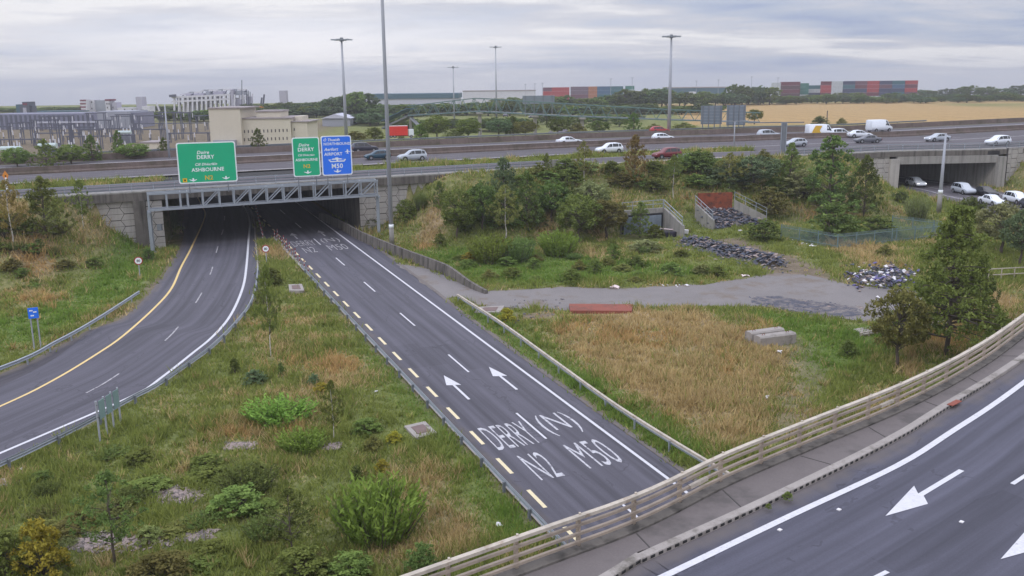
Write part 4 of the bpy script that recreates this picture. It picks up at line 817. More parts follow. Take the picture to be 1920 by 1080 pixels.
# bollards
b0 = thing('bollard', 'red and white lane bollard in the row on the lane divider', 'bollard', (0, 0, 0), 0, 'red and white bollards on the lane divider')
MB().tube([(0, 0, 0), (0, 0, .05)], .15, 10).obj('base', 'dark', b0)
for z0, z1, mm in ((.05, .28, 'bol_white'), (.28, .5, 'bol_red'), (.5, .72, 'bol_white'), (.72, .95, 'bol_red')): MB().tube([(0, 0, z0), (0, 0, z1)], .06, 8).obj('band', mm, b0, True)
spots = [P(470 + x / 9, 400 + y / 9) for x, y in ((408, 425), (448, 465), (488, 505), (530, 545), (575, 592), (615, 638), (665, 688), (715, 735), (768, 785), (828, 845), (908, 930), (975, 1025), (455, 385), (560, 500), (610, 560), (660, 620), (755, 725))]
pole_row = [P(481.7 + (493 - 481.7) * k, 400 + 48 * k) for k in (1, .82, .64, .48, .33, .2, .08, -.03, -.14)]
for i, p in enumerate(spots + pole_row):
    c = b0 if i == 0 else copy_tree(b0); c.location = [float(x) for x in p]
    if i >= len(spots): c['label'] = 'red and white bollard in the line running into the dark underpass'; c['group'] = 'bollards running into the underpass'
def chamber(poly, label, z=.12, name='drain_chamber'):
    pts = [T(u, v) for u, v in poly]; zc = max(p[2] for p in pts) + z; c = np.mean(pts, 0); R_ = thing(name, label, 'drain cover', (c[0], c[1], zc))
    xy = [(p[0] - c[0], p[1] - c[1]) for p in pts]; MB().prism(xy, -.9, 0).obj('surround', 'kerb', R_); MB().prism([(a * .58, b_ * .58) for a, b_ in xy], .004, .03).obj('cover', 'hub', R_)
chamber([(758, 802), (797, 793), (820, 816), (780, 826)], 'square concrete manhole in the grass beside the median guardrail')
chamber([(541, 536), (566, 534), (571, 551), (543, 551)], 'flat concrete manhole slab near the top of the grass median')
chamber([(900, 577), (946, 575), (938, 588), (888, 588)], 'striped concrete drain slab behind the twin rail guardrail', .1)
chamber([(-14, 905), (10, 900), (16, 915), (-8, 920)], 'small drain cover at the lower left edge by the guardrail')
# ------------------------------------------------------------------ vehicles
PROF = dict(
 suv=(4.5, [(0, .45, .8, .85, .72, .78, .7), (.02, .32, .95, 1.05, .8, .9, .75), (.09, .24, 1.0, 1.56, .84, .92, .66), (.2, .22, 1.0, 1.66, .84, .92, .66), (.45, .22, .98, 1.67, .84, .92, .66), (.57, .22, .97, 1.58, .84, .92, .66), (.73, .22, .96, 1.03, .84, .92, .76), (.9, .24, .9, .94, .84, .9, .7), (.98, .32, .72, .76, .76, .82, .6), (1, .42, .62, .66, .66, .7, .5)]),
 hatch=(4.1, [(0, .4, .75, .8, .7, .76, .66), (.02, .3, .88, .98, .78, .86, .72), (.12, .22, .92, 1.38, .8, .88, .62), (.25, .2, .92, 1.46, .8, .88, .62), (.45, .2, .9, 1.47, .8, .88, .62), (.55, .2, .89, 1.4, .8, .88, .62), (.74, .2, .88, .95, .8, .88, .72), (.9, .22, .8, .84, .8, .86, .66), (.98, .3, .64, .68, .72, .78, .56), (1, .38, .55, .58, .62, .66, .46)]),
 saloon=(4.7, [(0, .42, .75, .8, .72, .78, .68), (.02, .3, .88, .93, .8, .87, .74), (.14, .22, .92, .98, .82, .9, .72), (.27, .2, .92, 1.4, .82, .9, .6), (.45, .2, .9, 1.45, .82, .9, .6), (.55, .2, .9, 1.4, .82, .9, .6), (.72, .2, .88, .95, .82, .9, .74), (.9, .22, .8, .84, .82, .88, .66), (.98, .3, .64, .68, .74, .8, .56), (1, .38, .55, .58, .64, .68, .46)]),
 van=(5.6, [(0, .5, 1.2, 2.3, .9, .95, .85), (.01, .4, 1.2, 2.42, .92, .98, .88), (.1, .3, 1.2, 2.46, .92, .98, .88), (.4, .3, 1.2, 2.46, .92, .98, .88), (.64, .3, 1.2, 2.46, .92, .98, .88), (.72, .3, 1.2, 2.36, .92, .98, .84), (.86, .3, 1.15, 1.28, .92, .98, .8), (.96, .32, 1.0, 1.05, .9, .95, .76), (.99, .4, .8, .85, .84, .9, .7), (1, .46, .7, .74, .74, .8, .6)]))
def wheel_mesh():
    a = MB().tube([(0, -.1, 0), (0, -.09, 0), (0, .09, 0), (0, .1, 0)], [.29, .325, .325, .29], 16).mesh('tyre', 'tyre', False)
    b_ = MB().tube([(0, -.106, 0), (0, .106, 0)], .2, 12).mesh('rim', 'rim'); return a, b_
TYRE, RIM = wheel_mesh()
ARCH = MB().tube([(0, -.084, 0), (0, .084, 0)], .385, 14).mesh('wheel_arch', 'dark')
def car_parts(kind):
    Ln, st_ = PROF[kind]; n = len(st_); X_ = lambda f: (f - .5) * Ln
    body = MB(); rings = []
    for f, zb_, zl, zt_, wl, wb, wt in st_:
        r = [(wl * .9, zb_), (wb, zb_ + .3 * (zl - zb_)), (wb * .985, zl - .06), (wb * .95, zl), (wt, zt_ - .05), (wt * .82, zt_)]
        rings.append([(X_(f), a, b_) for a, b_ in r] + [(X_(f), -a, b_) for a, b_ in r[::-1]])
    k = 12; body.add([p for r in rings for p in r], [(i * k + j, i * k + (j + 1) % k, (i + 1) * k + (j + 1) % k, (i + 1) * k + j) for i in range(n - 1) for j in range(k)] + [tuple(range(k)), tuple(range(n * k - 1, (n - 1) * k - 1, -1))])
    bm_ = body.mesh('body', 'white', True)
    b_ = bmesh.new(); b_.from_mesh(bm_); bmesh.ops.recalc_face_normals(b_, faces=b_.faces); b_.to_mesh(bm_); b_.free()
    lp = lambda p, q, t: tuple(a + (c - a) * t for a, c in zip(p, q))
    out_ = lambda p, s: (p[0], p[1] + s * .012, p[2] + .004)
    g0 = 3 if kind == 'saloon' else 2
    sides = []
    for sg in (0, 1):
        gmb = MB(); lo_i, hi_i = (3, 4) if not sg else (8, 7); s = 1 if not sg else -1
        idx = list(range(g0, 6)) if kind != 'van' else [4, 5]
        for i in idx[:-1] if kind != 'van' else idx[:1]:
            a, b2, c_, d_ = rings[i][lo_i], rings[i + 1][lo_i], rings[i + 1][hi_i], rings[i][hi_i]
            gmb.add([out_(lp(lp(a, d_, .1), lp(b2, c_, .1), .05), s), out_(lp(lp(a, d_, .1), lp(b2, c_, .1), .95), s), out_(lp(lp(a, d_, .9), lp(b2, c_, .9), .95), s), out_(lp(lp(a, d_, .9), lp(b2, c_, .9), .05), s)], [(0, 1, 2, 3)])
        a, b2, d_ = rings[5][lo_i], rings[6][lo_i], rings[5][hi_i]
        gmb.add([out_(lp(a, d_, .1), s), out_(lp(a, b2, .8), s), out_(lp(a, d_, .85), s)], [(0, 1, 2)]); sides.append(gmb.mesh('side_window', 'glass_car'))
    def across(i, j, t0, t1):
        q = []
        for t in (t0, t1):
            for e in (4, 7): p = lp(rings[i][e], rings[j][e], t); q.append((p[0], p[1] * .93, p[2] + .04))
        return MB().add([q[0], q[1], q[3], q[2]], [(0, 1, 2, 3)])
    ws = across(5, 6, .06, .92).mesh('windscreen', 'glass_car'); rw = across(g0, g0 - 1, .1, .7 if kind != 'saloon' else .85).mesh('rear_window', 'glass_car') if kind != 'van' else None
    hl = MB().box((0, 0, 0), (.16, .3, .13)).mesh('headlight', 'lamp'); tl = MB().box((0, 0, 0), (.08, .16, .3)).mesh('tail_light', 'tail')
    return Ln, st_, bm_, sides, ws, rw, hl, tl, X_
CP_ = {k: car_parts(k) for k in PROF}; _bodies = {}
def vehicle(kind, colour, u, v, label, left, h=7.0, rz=None, lit=False, scale=1.0, cat='car', name='car'):
    Ln, st_, bm_, sides, ws, rw, hl, tl, X_ = CP_[kind]; q = P(u, v, h)
    if rz is None:
        i = int(np.argmin(np.linalg.norm(EDGE3[:, :2] - q[:2], axis=1))); d = EDGE3[min(i + 3, len(EDGE3) - 1)] - EDGE3[max(i - 3, 0)]; rz = math.atan2(d[1], d[0]) + (math.pi if left else 0)
    R_ = thing(name, label, cat, q, rz, 'vehicles on the motorway' if h > 5 else 'vehicles queueing on the eastern road'); R_.scale = (scale,) * 3
    if (kind, colour) not in _bodies: c = bm_.copy(); c.materials[0] = CARCOL[colour]; _bodies[kind, colour] = c
    link('body', _bodies[kind, colour], R_)
    for s_ in sides: link('side_window', s_, R_)
    link('windscreen', ws, R_)
    if rw: link('rear_window', rw, R_)
    wx = (.8, .2) if kind != 'van' else (.82, .2)
    for fx in wx:
        for sy in (-1, 1):
            w = link('wheel', TYRE, R_, (X_(fx), sy * (st_[4][5] - .085), .325)); link('rim', RIM, w)
    for sy in (-1, 1):
        o = link('headlight', hl, R_, (X_(.965), sy * st_[8][5] * .78, st_[8][2] - .06))
        if lit: o.material_slots[0].link = 'OBJECT'; o.material_slots[0].material = MT['headlight']
        link('tail_light', tl, R_, (X_(.012), sy * st_[1][5] * .86, st_[1][2] - .2))
    for fx in wx:
        for sy in (-1, 1): link('wheel_arch', ARCH, R_, (X_(fx), sy * (st_[4][5] - .08), .36))
    return R_
vehicle('suv', 'silver', 773, 301, 'silver white crossover just right of the tall mast', True)
vehicle('hatch', 'teal', 708, 299, 'dark teal hatchback half hidden behind the tall mast', True)
vehicle('suv', 'dark', 684, 285, 'dark long roofed estate on the far lanes right of the blue sign', False)
vehicle('suv', 'white', 1142, 287, 'white crossover on the near motorway lanes above the round bank trees', True)
vehicle('saloon', 'white', 1067, 271, 'white saloon alone on the far motorway lanes left of the red car', False)
vehicle('hatch', 'white', 1243, 264, 'white hatchback on the far lanes in front of the red car', False)
vehicle('suv', 'wine', 1250, 297, 'dark red four wheel drive with silver bonnet on the near slip lane', True)
vehicle('hatch', 'red', 1237, 250, 'red car mostly hidden behind the white hatchback', False)
vehicle('suv', 'silver', 1441, 259, 'grey silver estate on the far lanes right of the sign backs', False)
vehicle('hatch', 'silver', 1490, 275, 'pale silver hatchback beside the thick sign post at right', True)
vn = vehicle('van', 'white', 1538, 257, 'white and yellow patterned van on the far lanes', False, cat='van', name='van')
for sy in (-1, 1): MB().add([(X0, sy * .986, z) for X0, z in ((-2.5, .5), (-.2, .5), (-.7, 1.3), (-.2, 2.2), (-1.6, 2.25), (-2.0, 1.5))], [tuple(range(6))]).obj('yellow_graphic', 'yellow_paint', vn, outward=False)
vehicle('suv', 'white', 1577, 257, 'white crossover close behind the yellow patterned van', False)
vehicle('saloon', 'white', 1611, 258, 'low white saloon right behind the white crossover on the far lanes', False)
vehicle('saloon', 'grey', 1626, 268, 'grey saloon on the near lanes above the right parapet', True)
vehicle('van', 'white', 1648, 247, 'plain white van on the far slip lane at right', False, cat='van', name='van')
vehicle('saloon', 'silver', 1757, 265, 'silver saloon with a lit headlight by the smooth pole', True, lit=True)
vehicle('suv', 'white', 1870, 272, 'white crossover on the bridge at the right edge', True)
xr = math.atan2(*(P(1860, 384, HE) - P(1716, 347, HE))[[1, 0]])
vehicle('hatch', 'white', 1717, 349, 'white car with bright lights inside the eastern underpass', False, HE, xr, True)
vehicle('suv', 'silver', 1806, 363, 'silver crossover leaving the eastern underpass', False, HE, xr)
vehicle('saloon', 'black', 1847, 367, 'black saloon behind the white cars in the queue', False, HE, xr)
vehicle('saloon', 'white', 1860, 384, 'white saloon nearest the hedge in the queue', False, HE, xr)
vehicle('suv', 'white', 1906, 381, 'white crossover at the right edge of the queue', False, HE, xr)
vehicle('hatch', 'dark', 1935, 392, 'dark hatchback cut by the right edge in the queue', False, HE, xr)
for u, v, c, lit, lb in ((996, 222, 'black', True, 'far dark car with bright headlights beyond the green footbridge'), (936, 214, 'black', False, 'far black car left of the headlights beyond the footbridge'), (948, 219, 'dark', False, 'far dark car between the pier and the headlights')):
    r = vehicle('suv', c, u, v, lb, False, 0.3, math.radians(-95), lit); r['group'] = 'cars on the far road'
lq = P(752, 258, 6.4); lr = thing('lorry', 'bright red lorry with white cab behind the motorway left of the footbridge', 'lorry', lq, math.radians(12)); lr.scale = (.66, .66, .66)
MB().box((-1.0, 0, 2.2), (6.2, 2.5, 2.9)).obj('trailer', 'red_paint', lr); MB().box((-1.0, 0, 3.7), (6.2, 2.5, .1)).obj('roof', 'litter_pink', lr)
MB().prism([(2.4, -1.2), (4.0, -1.2), (4.0, 1.2), (2.4, 1.2)], .6, 2.6).obj('cab', CARCOL['white'], lr); MB().box((4.005, 0, 2.1), (.02, 2.1, .7)).obj('windscreen', 'glass_car', lr); MB().box((.6, 0, .65), (6.6, .9, .25)).obj('chassis', 'dark', lr)
for x in (-3.2, -2.1, 3.2):
    for sy in (-1, 1): w = link('wheel', TYRE, lr, (x, sy * 1.05, .45)); w.scale = (1.4, 1.6, 1.4); link('rim', RIM, w)

# ------------------------------------------------------------------ culvert bays, rails, fences, dumped things
def wall_between(a, b_, ha, hb, th, name, m_, parent, za=-.4, zb_=-.4, side=1):
    o = np.array(parent.location); d = (b_ - a)[:2]; d /= np.linalg.norm(d); n = np.array([-d[1], d[0]]) * th * side
    pts = [(a[0], a[1], a[2] + za), (b_[0], b_[1], b_[2] + zb_), (b_[0], b_[1], b_[2] + hb), (a[0], a[1], a[2] + ha)]
    vs = [np.array(p) - o for p in pts] + [np.array(p) - o + np.array([n[0], n[1], 0]) for p in pts]
    return MB().add(vs, [(0, 1, 2, 3), (7, 6, 5, 4), (0, 4, 5, 1), (1, 5, 6, 2), (2, 6, 7, 3), (3, 7, 4, 0)]).obj(name, m_, parent)
def rail_run(a, b_, ha, hb, parent, n=3, hr=1.05):
    o = np.array(parent.location); A, B_ = a + (0, 0, ha) - o, b_ + (0, 0, hb) - o
    for z in (hr, .55): MB().beam(A + (0, 0, z), B_ + (0, 0, z), .07).obj('rail', 'galv', parent)
    for k in np.linspace(0.01, .99, n): p = A + (B_ - A) * k; MB().beam(p, p + (0, 0, hr + .03), .07).obj('post', 'galv', parent)
c1 = thing('culvert', 'concrete culvert bay with pale corrugated shutter half hidden by shrubs', 'culvert', B1B)
wall_between(B1A, B1B, 3.1, 3.1, .35, 'headwall', 'conc', c1); wall_between(B1B, B1C, 3.1, 1.7, .3, 'wing_wall', 'conc', c1, side=1)
sh_ = MB(); d = (B1B - B1A); dn = d[:2] / np.linalg.norm(d[:2]); nrm = np.array([dn[1], -dn[0]])
for k in np.arange(.04, .93, .03): 
    a = B1A + d * k - B1B; b_ = B1A + d * (k + .017) - B1B; off = np.array([nrm[0] * .26, nrm[1] * .26, 0]); of2 = off * .7
    sh_.add([a + off + (0, 0, .05), b_ + off + (0, 0, .05), b_ + off + (0, 0, 2.25), a + off + (0, 0, 2.25), a + of2 + (0, 0, .05), b_ + of2 + (0, 0, .05), b_ + of2 + (0, 0, 2.25), a + of2 + (0, 0, 2.25)], [(0, 1, 2, 3), (0, 4, 7, 3), (1, 5, 6, 2), (3, 2, 6, 7)])
sh_.obj('shutter', 'corrug', c1)
wall_between(B1A + (nrm[0] * .06, nrm[1] * .06, 0), B1B + (nrm[0] * .06, nrm[1] * .06, 0) - d * .02, 2.5, 2.5, .04, 'painted_recess_shade', 'dark', c1, side=-1)  # thin dark sheet on the headwall, painted shade behind the shutter
rail_run(B1A, B1B, 3.1, 3.1, c1, 5); rail_run(B1B, B1C, 3.1, 1.7, c1, 4)
c2 = thing('culvert', 'concrete culvert bay closed by a rusty plate and filled with dark rubble', 'culvert', B2FL)
wall_between(B2BL, B2FL, .75, 1.35, .3, 'wing_wall', 'conc', c2, za=-2.8); wall_between(B2FR, B2BR, 1.15, 1.15, .3, 'wing_wall', 'conc', c2, zb_=-2.8)
wall_between(B2BL + (.3, -.2, 0), B2BR + (-.3, -.2, 0), 2.15, 2.15, .12, 'rusty_plate', 'rust', c2, za=-2, zb_=-2)
rail_run(B2BL, B2FL, .75, 1.35, c2, 4); rail_run(B2FR, B2BR, 1.15, 1.15, c2, 4)
def rocks(name, pts, size, mats, label_kind='stuff', flat=.7):
    """angular stones, one mesh"""
    mb = MB(); base_v = np.array([(1, 0, 0), (-1, 0, 0), (0, 1, 0), (0, -1, 0), (0, 0, 1), (0, 0, -1), (.7, .7, .3), (-.7, .6, .35), (.65, -.7, .3), (-.7, -.65, .3)]); fcs = None
    b_ = bmesh.new()
    for v in base_v: b_.verts.new(v)
    bmesh.ops.convex_hull(b_, input=b_.verts[:]); b_.verts.ensure_lookup_table(); b_.verts.index_update(); vv = np.array([v.co for v in b_.verts]); ff = [tuple(x.index for x in f.verts) for f in b_.faces]; b_.free()
    for p in pts:
        s = rng.uniform(*size) * (1 if rng.random() > .08 else 1.7); a = rng.uniform(0, 6.28); jit = vv * rng.uniform(.65, 1.25, vv.shape) * (s, s * rng.uniform(.5, .9), s * flat * rng.uniform(.4, 1))
        x = jit[:, 0] * math.cos(a) - jit[:, 1] * math.sin(a); y = jit[:, 0] * math.sin(a) + jit[:, 1] * math.cos(a); tilt = rng.uniform(-.5, .5); z = jit[:, 2] + x * tilt
        mb.k = int(rng.choice(len(mats), p=None)); mb.add(np.column_stack([x + p[0], y + p[1], z + p[2]]), ff)
    mb.k = 0; o = mb.obj(name, mats); o['kind'] = 'stuff'; return o
def on(p, h=0): return np.array([p[0], p[1], Tz(p[0], p[1]) + h])
pts = []
for i in range(420):
    a, b_ = rng.random(), rng.random(); p = (B2FL * (1 - a) + B2FR * a) * (1 - b_) + (B2BL * (1 - a) + B2BR * a) * b_; z = base(float(p[1])) + .12 + 2.2 * b_ ** .9 + rng.uniform(-.1, .15); pts.append((p[0], p[1], z))
mb = MB(); g_ = 8
for j in range(g_):
    for i in range(g_):
        a, b_ = i / (g_ - 1), j / (g_ - 1) ; p = (B2FL * (1 - a) + B2FR * a) * (1 - b_) + (B2BL * (1 - a) + B2BR * a) * b_; mb.v.append((p[0], p[1], base(float(p[1])) - .02 + 2.15 * b_ ** .9))
mb.f = [(j * g_ + i, j * g_ + i + 1, (j + 1) * g_ + i + 1, (j + 1) * g_ + i) for j in range(g_ - 1) for i in range(g_ - 1)]; mb.m = [0] * len(mb.f)
o = mb.obj('rubble_bed', 'ash'); o['kind'] = 'stuff'
rocks('rubble', pts, (.12, .36), ['rock', 'rock', 'ash', 'rock_pale'])
ridge = pxs([(1300, 459), (1345, 470), (1395, 482), (1440, 494)], 0, .5); pts = []
for i in range(1700):
    p = ridge[rng.integers(len(ridge))]; o_ = rng.normal(0, 1.15, 2); z = 1.15 * math.exp(-(np.linalg.norm(o_) / 1.3) ** 2); pts.append(on((p[0] + o_[0], p[1] + o_[1] * 1.6), max(z * rng.uniform(.5, 1), .04)))
rocks('rubble', pts, (.1, .34), ['rock', 'rock', 'ash', 'rock_pale', 'litter'][:4] + ['rock'])
pts = []
for i in range(700):
    u = rng.triangular(1580, 1650, 1725); v = 523 + rng.normal(0, 9) + (u - 1650) * -.05; p = P(u, v); pts.append(on(p, rng.uniform(.02, .5)))
rocks('rubbish_heap', pts, (.1, .32), ['litter', 'litter_dark', 'rock', 'rock', 'litter_blue', 'rock_pale', 'litter_dark', 'ash'], flat=.8)
for k, poly in enumerate(STONY):
    xy = np.array([p[:2] for p in poly]); lo, hi = xy.min(0), xy.max(0); q = rng.uniform(lo, hi, (900, 2)); q = q[sdpoly(q[:, 0], q[:, 1], poly) + rng.normal(0, .25, len(q)) > 0][:420]
    rocks('stone_patch', [on(p, .03) for p in q], (.06, .17), ['rock_pale', 'rock_pale', 'gravel'], flat=.5)
o = MB().poly([(x, y, z + .012) for x, y, z in ragged(ASHP, .18, .7)]).obj('ash_patch', 'ash', outward=False); o['kind'] = 'stuff'
q = np.array([rng.uniform(0, 1, 2) for _ in range(1100)]); pts = [on(P(1405 + a * 210, 556 + b_ * 38 + a * 6), .02) for a, b_ in q]; pts = [p for p in pts if sdpoly(np.array([p[0]]), np.array([p[1]]), ASHP)[0] > -.6]
rocks('burnt_debris', pts, (.04, .16), ['ash', 'rock', 'rock', 'litter_dark', 'rock_pale'], flat=.5)
rocks('stone_scatter', [on(P(rng.uniform(960, 1062), rng.uniform(560, 604)), .04) for _ in range(60)], (.06, .2), ['rock', 'ash', 'gravel'], flat=.6)
# loose white bits along the fence, verges and field
bits = [(1468 + i * 9, 447 + i * 2.2 + rng.normal(0, 1)) for i in range(8)] + [(1219 + rng.uniform(0, 90), 535 + rng.normal(0, 1)) for _ in range(10)]
for i, (u, v) in enumerate(bits): rocks('litter', [on(T(u, v), .06)], (.08, .2), ['litter'])['kind'] = 'stuff'
def solo(label, u, v, size, mt, n=3, name='litter', cat='litter'):
    q = T(u, v); mb = MB(); o = rocks(name, [(rng.normal(0, size * .4), rng.normal(0, size * .3), size * .3) for _ in range(n)], (size * .5, size), [mt]); del o['kind']; o.location = [float(x) for x in q]; return tag(o, label, cat)
solo('pinkish white bag of rubbish on the edge of the access road', 1154, 541, .42, 'litter_pink', 6, 'rubbish_bag', 'bag')
solo('white drum shaped bag lying in front of the rubble filled culvert', 1388, 434, .4, 'litter', 3, 'rubbish_bag', 'bag')
solo('pale scrap on the track where the grass point meets the access road', 1398, 518, .3, 'litter_pink', 4)
solo('white scrap in the field just below the concrete blocks', 1462, 661, .28, 'litter', 4)
solo('white bag at the end of the pale fence by the track', 1524, 463, .4, 'litter', 3, 'rubbish_bag', 'bag')
solo('white scrap on the access road near the front alder tree', 1648, 559, .3, 'litter', 3)
solo('white scrap low in the field above the railing', 1434, 748, .22, 'litter', 2)
solo('white scrap in the short grass by the lower median guardrail', 932, 987, .2, 'litter', 2)
solo('white scrap on the median grass right of the bright shrubs', 704, 735, .2, 'litter', 2)
solo('white scrap on the median slope above the stony patch', 310, 900, .18, 'litter', 2)
solo('white scrap in the lower left grass under the guardrail', 36, 880, .18, 'litter', 2)
solo('white box on the ground beside the foot of the tall mast', 748, 458, .25, 'litter', 2)
solo('dark bag dumped under the bank trees behind the bright willow', 992, 434, .6, 'litter_dark', 6, 'rubbish_bag', 'bag')
q = [on(P(u, v), .0) for u, v in ((1067, 576), (1187, 577), (1184, 591), (1069, 590))]; c = np.mean(q, 0)
pl = MB().prism([(p[0] - c[0], p[1] - c[1]) for p in q], .02, .30).obj('steel_plate', 'rust_flat'); pl.location = [float(x) for x in c]; tag(pl, 'long flat red rusty steel plate lying at the edge of the dry field', 'steel plate')
def block(u0, v0, u1, v1, label, h=.85):
    a, b_ = on(T(u0, v0)), on(T(u1, v1)); c = (a + b_) / 2; d = b_ - a; ln = float(np.linalg.norm(d[:2])); mb = MB(); R_ = thing('concrete_block', label, 'block', c, math.atan2(d[1], d[0])); pr_ = [(-.42, -.05), (.42, -.05), (.42, h - .12), (.3, h), (-.3, h), (-.42, h - .12)]
    mb.sweep(np.array([(-ln / 2, 0, 0), (-ln / 2 + .15, 0, 0), (ln / 2 - .15, 0, 0), (ln / 2, 0, 0)]), pr_, True, True).obj('body', 'kerb', R_)
    for x in (-ln / 3, ln / 3): MB().tube([(x - .12, 0, h - .02), (x - .1, 0, h + .1), (x + .1, 0, h + .1), (x + .12, 0, h - .02)], .025, 6).obj('lifting_loop', 'rust', R_)
block(1419, 650, 1486, 641, 'long pale concrete block lying nearest in the dry field'); block(1402, 643, 1464, 632, 'second pale concrete block lying behind the first in the dry field')
bs = MB().box((0, 0, .5), (2.3, .5, .18), .15).obj('dumped_board', 'litter'); bs.location = [float(x) for x in on(T(1447, 637))]; bs.rotation_euler = (.1, .05, .1); tag(bs, 'white board and dark sacks wedged between the two concrete blocks', 'board')
for u, v, d_, lb, mt in ((1256, 441, (2.6, .45, .07), 'long pale board dumped across bins by the corrugated culvert', 'litter_pink'), (1284, 440, (.8, .6, .45), 'white bin bag at the right end of the dumped boards', 'litter')):
    o = MB().box((0, 0, .75 if d_[0] > 2 else .4), d_, -.3).obj('dumped_board' if d_[0] > 2 else 'rubbish_bag', mt); o.location = [float(x) for x in on(T(u, v))]; o.rotation_euler = (0, .06, 0); tag(o, lb, 'board' if d_[0] > 2 else 'bag')
for u, lb in ((1247, 'dark bin under the left of the pale dumped board'), (1262, 'dark bin under the right of the pale dumped board')):
    o = MB().tube([(0, 0, 0), (0, 0, .6), (0, 0, .66)], [.38, .42, .36], 12).obj('bin', 'litter_dark'); o.location = [float(x) for x in on(T(u, 444))]; tag(o, lb, 'bin')
# palisade round the compound, loose rails
def palisade(pts, label):
    q = [on(P(u, v)) for u, v in pts]; c = q[0]; R_ = thing('palisade_fence', label, 'fence', c); pm = MB()
    for a, b_ in zip(q, q[1:]):
        ln = np.linalg.norm(b_ - a)
        for z in (.35, 1.45): MB().beam(a - c + (0, 0, z), b_ - c + (0, 0, z), .06).obj('rail', 'mesh_green', R_)
        for k in np.arange(0, ln, .17): p = a + (b_ - a) * (k / ln) - c; pm.beam(p + (0, 0, .08), p + (0, 0, 1.8), .05, .02)
        for k in np.arange(0, ln + .1, 2.75): p = a + (b_ - a) * min(k / ln, 1) - c; MB().beam(p + (0, 0, -.2), p + (0, 0, 1.75), .1).obj('post', 'mesh_green', R_)
    o = pm.obj('pales', 'mesh_green', R_); o['kind'] = 'stuff'
palisade([(1464, 447), (1570, 467), (1680, 455), (1765, 447)], 'grey green palisade fence round the front of the shrubby compound')
palisade([(1672, 428), (1765, 441)], 'short grey green palisade fence at the back of the compound by the pole')
def handrail(pts, h, label, m_='tan_rail', name='hand_rail', tilt=0):
    q = [on(T(u, v)) for u, v in pts]; c = q[0]; R_ = thing(name, label, 'railing', c)
    for a, b_ in zip(q, q[1:]):
        for z in (h, h * .5): MB().beam(a - c + (0, 0, z), b_ - c + (0, 0, z), .09).obj('rail', m_, R_)
        for k in np.linspace(0, 1, 4): p = a + (b_ - a) * k - c; MB().beam(p + (tilt * h, 0, 0) if False else p, p + (tilt, 0, h), .08).obj('post', m_, R_)
handrail([(1852, 527), (1925, 523), (1990, 519)], 1.2, 'pale tubular railing at the right edge above the dry bank', 'cream_rail')
handrail([(1690, 634), (1775, 610)], 1.0, 'pale broken railing standing under the big front alder', 'cream_rail', 'broken_railing')
handrail([(1612, 633), (1660, 624)], .35, 'pale fallen railing lying left of the front alders', 'cream_rail', 'broken_railing', .1)
q = [on(P(u, v), .0) for u, v in ((1600, 621), (1650, 612), (1662, 622), (1620, 632))]; c = np.mean(q, 0); o = MB().prism([(p[0] - c[0], p[1] - c[1]) for p in q], -.05, .14).obj('concrete_slab', 'kerb'); o.location = [float(x) for x in c]; tag(o, 'pale broken concrete slab beside the fallen railing', 'slab')

# ------------------------------------------------------------------ footbridge
fp = [PY(765, 217, 250), PY(893, 209, 241), PY(1040, 217, 233), PY(1252, 225, 226), PY(1425, 230, 222)]
fb = thing('footbridge', 'long green lattice footbridge crossing behind the motorway', 'footbridge', fp[2]); o_ = np.array(fb.location)
fl = np.array(fp); dd = np.r_[0, np.cumsum(np.linalg.norm(np.diff(fl, axis=0), axis=1))]
fat = lambda s: np.array([np.interp(s, dd, fl[:, k]) for k in range(3)]) - o_
npan = 30; ks = np.linspace(0, dd[-1], npan + 1); wd = np.array([.3, 2.2, 0]); th = lambda s: np.interp(s, dd, [2.6, 3.4, 3.1, 2.5, 2.3])
for i in range(npan):
    a, b_ = fat(ks[i]), fat(ks[i + 1]); m_ = (a + b_) / 2; ha, hb = th(ks[i]), th(ks[i + 1]); hm = (ha + hb) / 2
    for w in (0, 1):
        of = wd * w
        for p, q in ((a + of, m_ + of + (0, 0, hm)), (m_ + of + (0, 0, hm), b_ + of)):
            if w == 0 or i % 2 == 0: MB().beam(p, q, .12).obj('diagonal', 'foot_green', fb)
for w in (0, 1):
    for z in (0, 1): MB().sweep(np.array([fat(s) + wd * w + (0, 0, th(s) if z else 0) for s in np.linspace(0, dd[-1], 24)]), rect(0, 0, .22, .22), True, True).obj('chord', 'foot_green', fb)
MB().sweep(np.array([fat(s) + wd * .5 for s in np.linspace(0, dd[-1], 24)]), rect(0, .1, 2.0, .2), True, True).obj('deck', 'foot_deck', fb)
for u, vb in ((902, 248), (1104, 252), (1010, 263)):
    q = PY(u, 212, 238 - (u - 902) * .05); zt_ = q[2] - o_[2]; s = int(np.argmin(abs(np.array([(fat(k) + o_)[0] for k in ks]) - q[0]))); p = fat(ks[s]) + wd * .5
    MB().beam((p[0], p[1], p[2] - .1), (p[0], p[1], base(238) - 1 - o_[2]), .9, 1.2).obj('pier', 'conc', fb); MB().box((p[0], p[1], p[2] - .4), (1.8, 2.8, .5)).obj('pier_cap', 'conc', fb)
a = fat(0); b2 = PY(722, 240, 262) - o_; c3 = PY(790, 240, 250) - o_
MB().beam(a + (.5, 1, -.2), b2 + (0, 0, 0), 2.2, .5).obj('stair_flight', 'foot_deck', fb); MB().beam(a + (.5, 1, 1.9), b2 + (0, 0, 2.0), 2.6, .2).obj('stair_roof', 'cladding_teal', fb)
MB().beam(a + (.8, .5, -.6), c3, 2.0, .4).obj('ramp', 'cladding', fb); MB().beam(a + (.5, 1, 0), (a[0] + .5, a[1] + 1, base(250) - 1 - o_[2]), .6).obj('pier', 'conc', fb)
